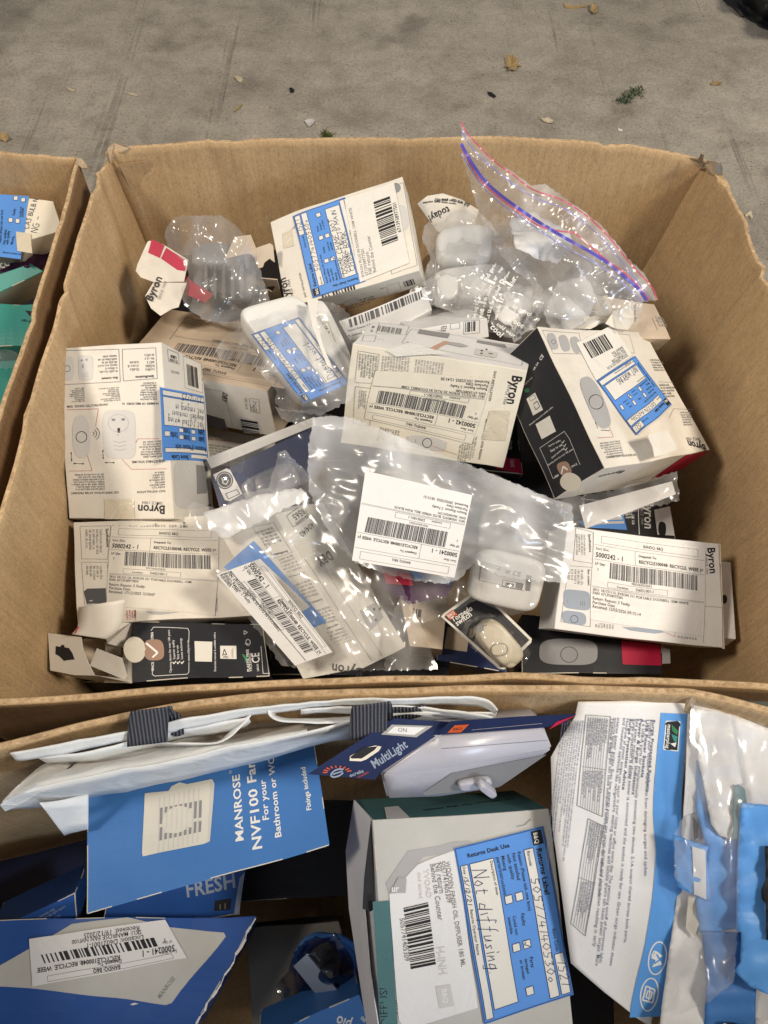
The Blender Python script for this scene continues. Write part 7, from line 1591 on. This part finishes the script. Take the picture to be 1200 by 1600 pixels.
lp.frame((8, 2), (90, 2), (90, 8), (8, 8), .0003, 'ink_grey'); lp.text('BANDQ: B&Q', (42, 7), (60, 7), 'ink_black', True, 1.2); lp.text('Sort Slot:', (3, 12), (14, 12), 'ink_black'); lp.text('5000241 - 1', (3, 18), (26, 18), 'ink_black', True, 1.2); lp.text('Despatch To:', (40, 13), (56, 13), 'ink_black', True); lp.text('RECYCLE100048: RECYCLE. WEEE', (40, 18), (96, 18), 'ink_black', True, 1.1); lp.text('1', (6, 28), (8, 28), 'ink_black'); lp.text('LP Qty:', (3, 24), (10, 24), 'ink_black')
lp.barcode((14, 20), (92, 22), (14, 31), 80, 'ink_black', 12); lp.text('Location: D6021001-1', (20, 36), (60, 36), 'ink_black'); lp.text('SKU: MANROSE FAN NVF100', (20, 42), (70, 42), 'ink_black'); lp.text('Received: 19/12/2025', (20, 47), (60, 47), 'ink_black'); lp.build('label_print', o)
# scuffed white corner edge
ed = []
rr = random.Random(9)
for k in range(16):
    t_ = k / 15; ed.append((400 - 92 * t_ + rr.uniform(-3, 2), 1434 + 166 * t_ + rr.uniform(-2, 2)))
pe = Print(M2.pl, None, .0005, M2.w)
for a, b_ in zip(ed, ed[1:]): pe.line([a, b_], rr.uniform(.0006, .0022), 'label_cool')
pe.build('scuffed_edge', M2.root)
M3 = Carton('blue_carton', 'dark blue carton with white block lettering behind the lower left fan carton', 'carton', [(170, 1395), (385, 1355), (370, 1430), (160, 1450)], (.20, .20, .19), .05, {'front': 'card_blue_deep'}, seed=133)
p = M3.pr(); p.text('FRESH', (292, 1400), (372, 1386), 'ink_bluegrey', True, 1.1); p.poly([(338, 1406), (364, 1404), (362, 1422), (336, 1422)], 'ink_black'); p.layer = 1; p.line([(346, 1412), (346, 1420)], .0008, 'ink_grey'); p.line([(354, 1411), (354, 1420)], .0008, 'ink_grey'); p.layer = 0; p.quad((376, 1372), (384, 1362), (376, 1430), (368, 1430), 'ink_bluegrey'); p.build('printed_text', M3.root)
M4 = Carton('blue_carton', 'shaded teal-blue carton with lined print against the left wall of the front box', 'carton', [(-20, 1460), (118, 1395), (120, 1445), (-20, 1500)], (.21, .21, .20), .05, {'front': 'card_blue_deep'}, seed=134)
p = M4.pr(); p.greek(q(10, 190), q(225, 68), q(0, 172), 2, 'ink_bluegrey', 4, bold=1.5); p.greek(q(40, 170), q(220, 80), q(30, 205), 4, 'ink_soft', 5); p.build('printed_text', M4.root)
Carton('dark_carton', 'navy carton added to darken the bottom of the front box, far left', 'carton', [(-160, 1290), (180, 1300), (150, 1480), (-160, 1480)], (.10, .10, .09), .08, {'front': 'card_navy'}, seed=137)  # dark filler cartons added to make the box interior darker
Carton('dark_carton', 'black carton added to darken the bottom of the front box under the blue fan carton', 'carton', [(180, 1180), (560, 1180), (560, 1400), (180, 1420)], (.16, .16, .15), .1, {'front': 'card_black'}, seed=138)
Carton('dark_carton', 'black carton added to darken the bottom of the front box under the light pack', 'carton', [(560, 1160), (960, 1160), (960, 1620), (600, 1620)], (.10, .10, .10), .08, {'front': 'card_black'}, seed=139)
M5 = Carton('dark_carton', 'grey carton painted darker for shade, deep between the fan cartons and the diffuser carton', 'carton', [(385, 1452), (530, 1440), (590, 1700), (400, 1720)], (.15, .15, .14), .08, {'front': 'card_shaded'}, seed=135)  # card colour darkened to stand for deep shade
M6 = Carton('blue_carton', 'bright blue carton corner with white lettering at the bottom beside the diffuser carton', 'carton', [(400, 1625), (560, 1555), (585, 1640), (430, 1700)], (.25, .25, .24), .05, {'front': 'card_blue'}, seed=136)
p = M6.pr(); p.text('plo', (548, 1597), (526, 1587), 'ink_white', True, 1.2); p.text('uo', (570, 1596), (564, 1588), 'ink_white', True, 1.2); p.build('printed_text', M6.root)
q = lambda x, y: (380 + x / 4.446, 1240 + y / 4.444)
o = sheet('dark_bag', [q(225, 1345), q(290, 1260), q(330, 1180), q(350, 1100), q(420, 1030), q(500, 985), q(580, 1000), q(640, 960), q(700, 1060), q(740, 1150), q(790, 1390), q(700, 1440), q(560, 1490), q(380, 1570), q(300, 1500)], [q(225, 1345) + (0.180,), q(440, 1120) + (0.230,), q(640, 960) + (0.220,), q(790, 1390) + (0.205,), q(560, 1490) + (0.195,), q(380, 1570) + (0.180,), q(600, 1250) + (0.235,), q(350, 1100) + (0.200,)], 'film_dark', step=5, crumple=.006, cs=.035, seed=51, folds=2)
tag(o, 'glossy dark blue plastic bag between the fan carton and the diffuser carton', 'bag')
md_ = o
t = thing('cable_coil', 'blue cable coil inside the dark bag beside the diffuser carton', 'cable', P(510, 1510, .17))
for k in range(4):
    c = P(500 + k * 6, 1505 + k * 6, .182 + .006 * k); rings = []
    for i in range(33):
        a = 2 * math.pi * i / 32; d = Vector((math.cos(a), math.sin(a), .25 * math.sin(a))); ctr = c + d * (.019 + .002 * k)
        rings.append([ctr + (d * math.cos(b_) + Vector((0, 0, 1)) * math.sin(b_)) * .0028 for b_ in (2 * math.pi * j / 8 for j in range(8))])
    loft('cable', rings, 'card_blue', t, cap=False)
slab('cable_tie', [q(350, 1200), q(440, 1118), q(690, 1410), q(570, 1475)], (.225, .238, .212), .001, 'ink_bluegrey', t)
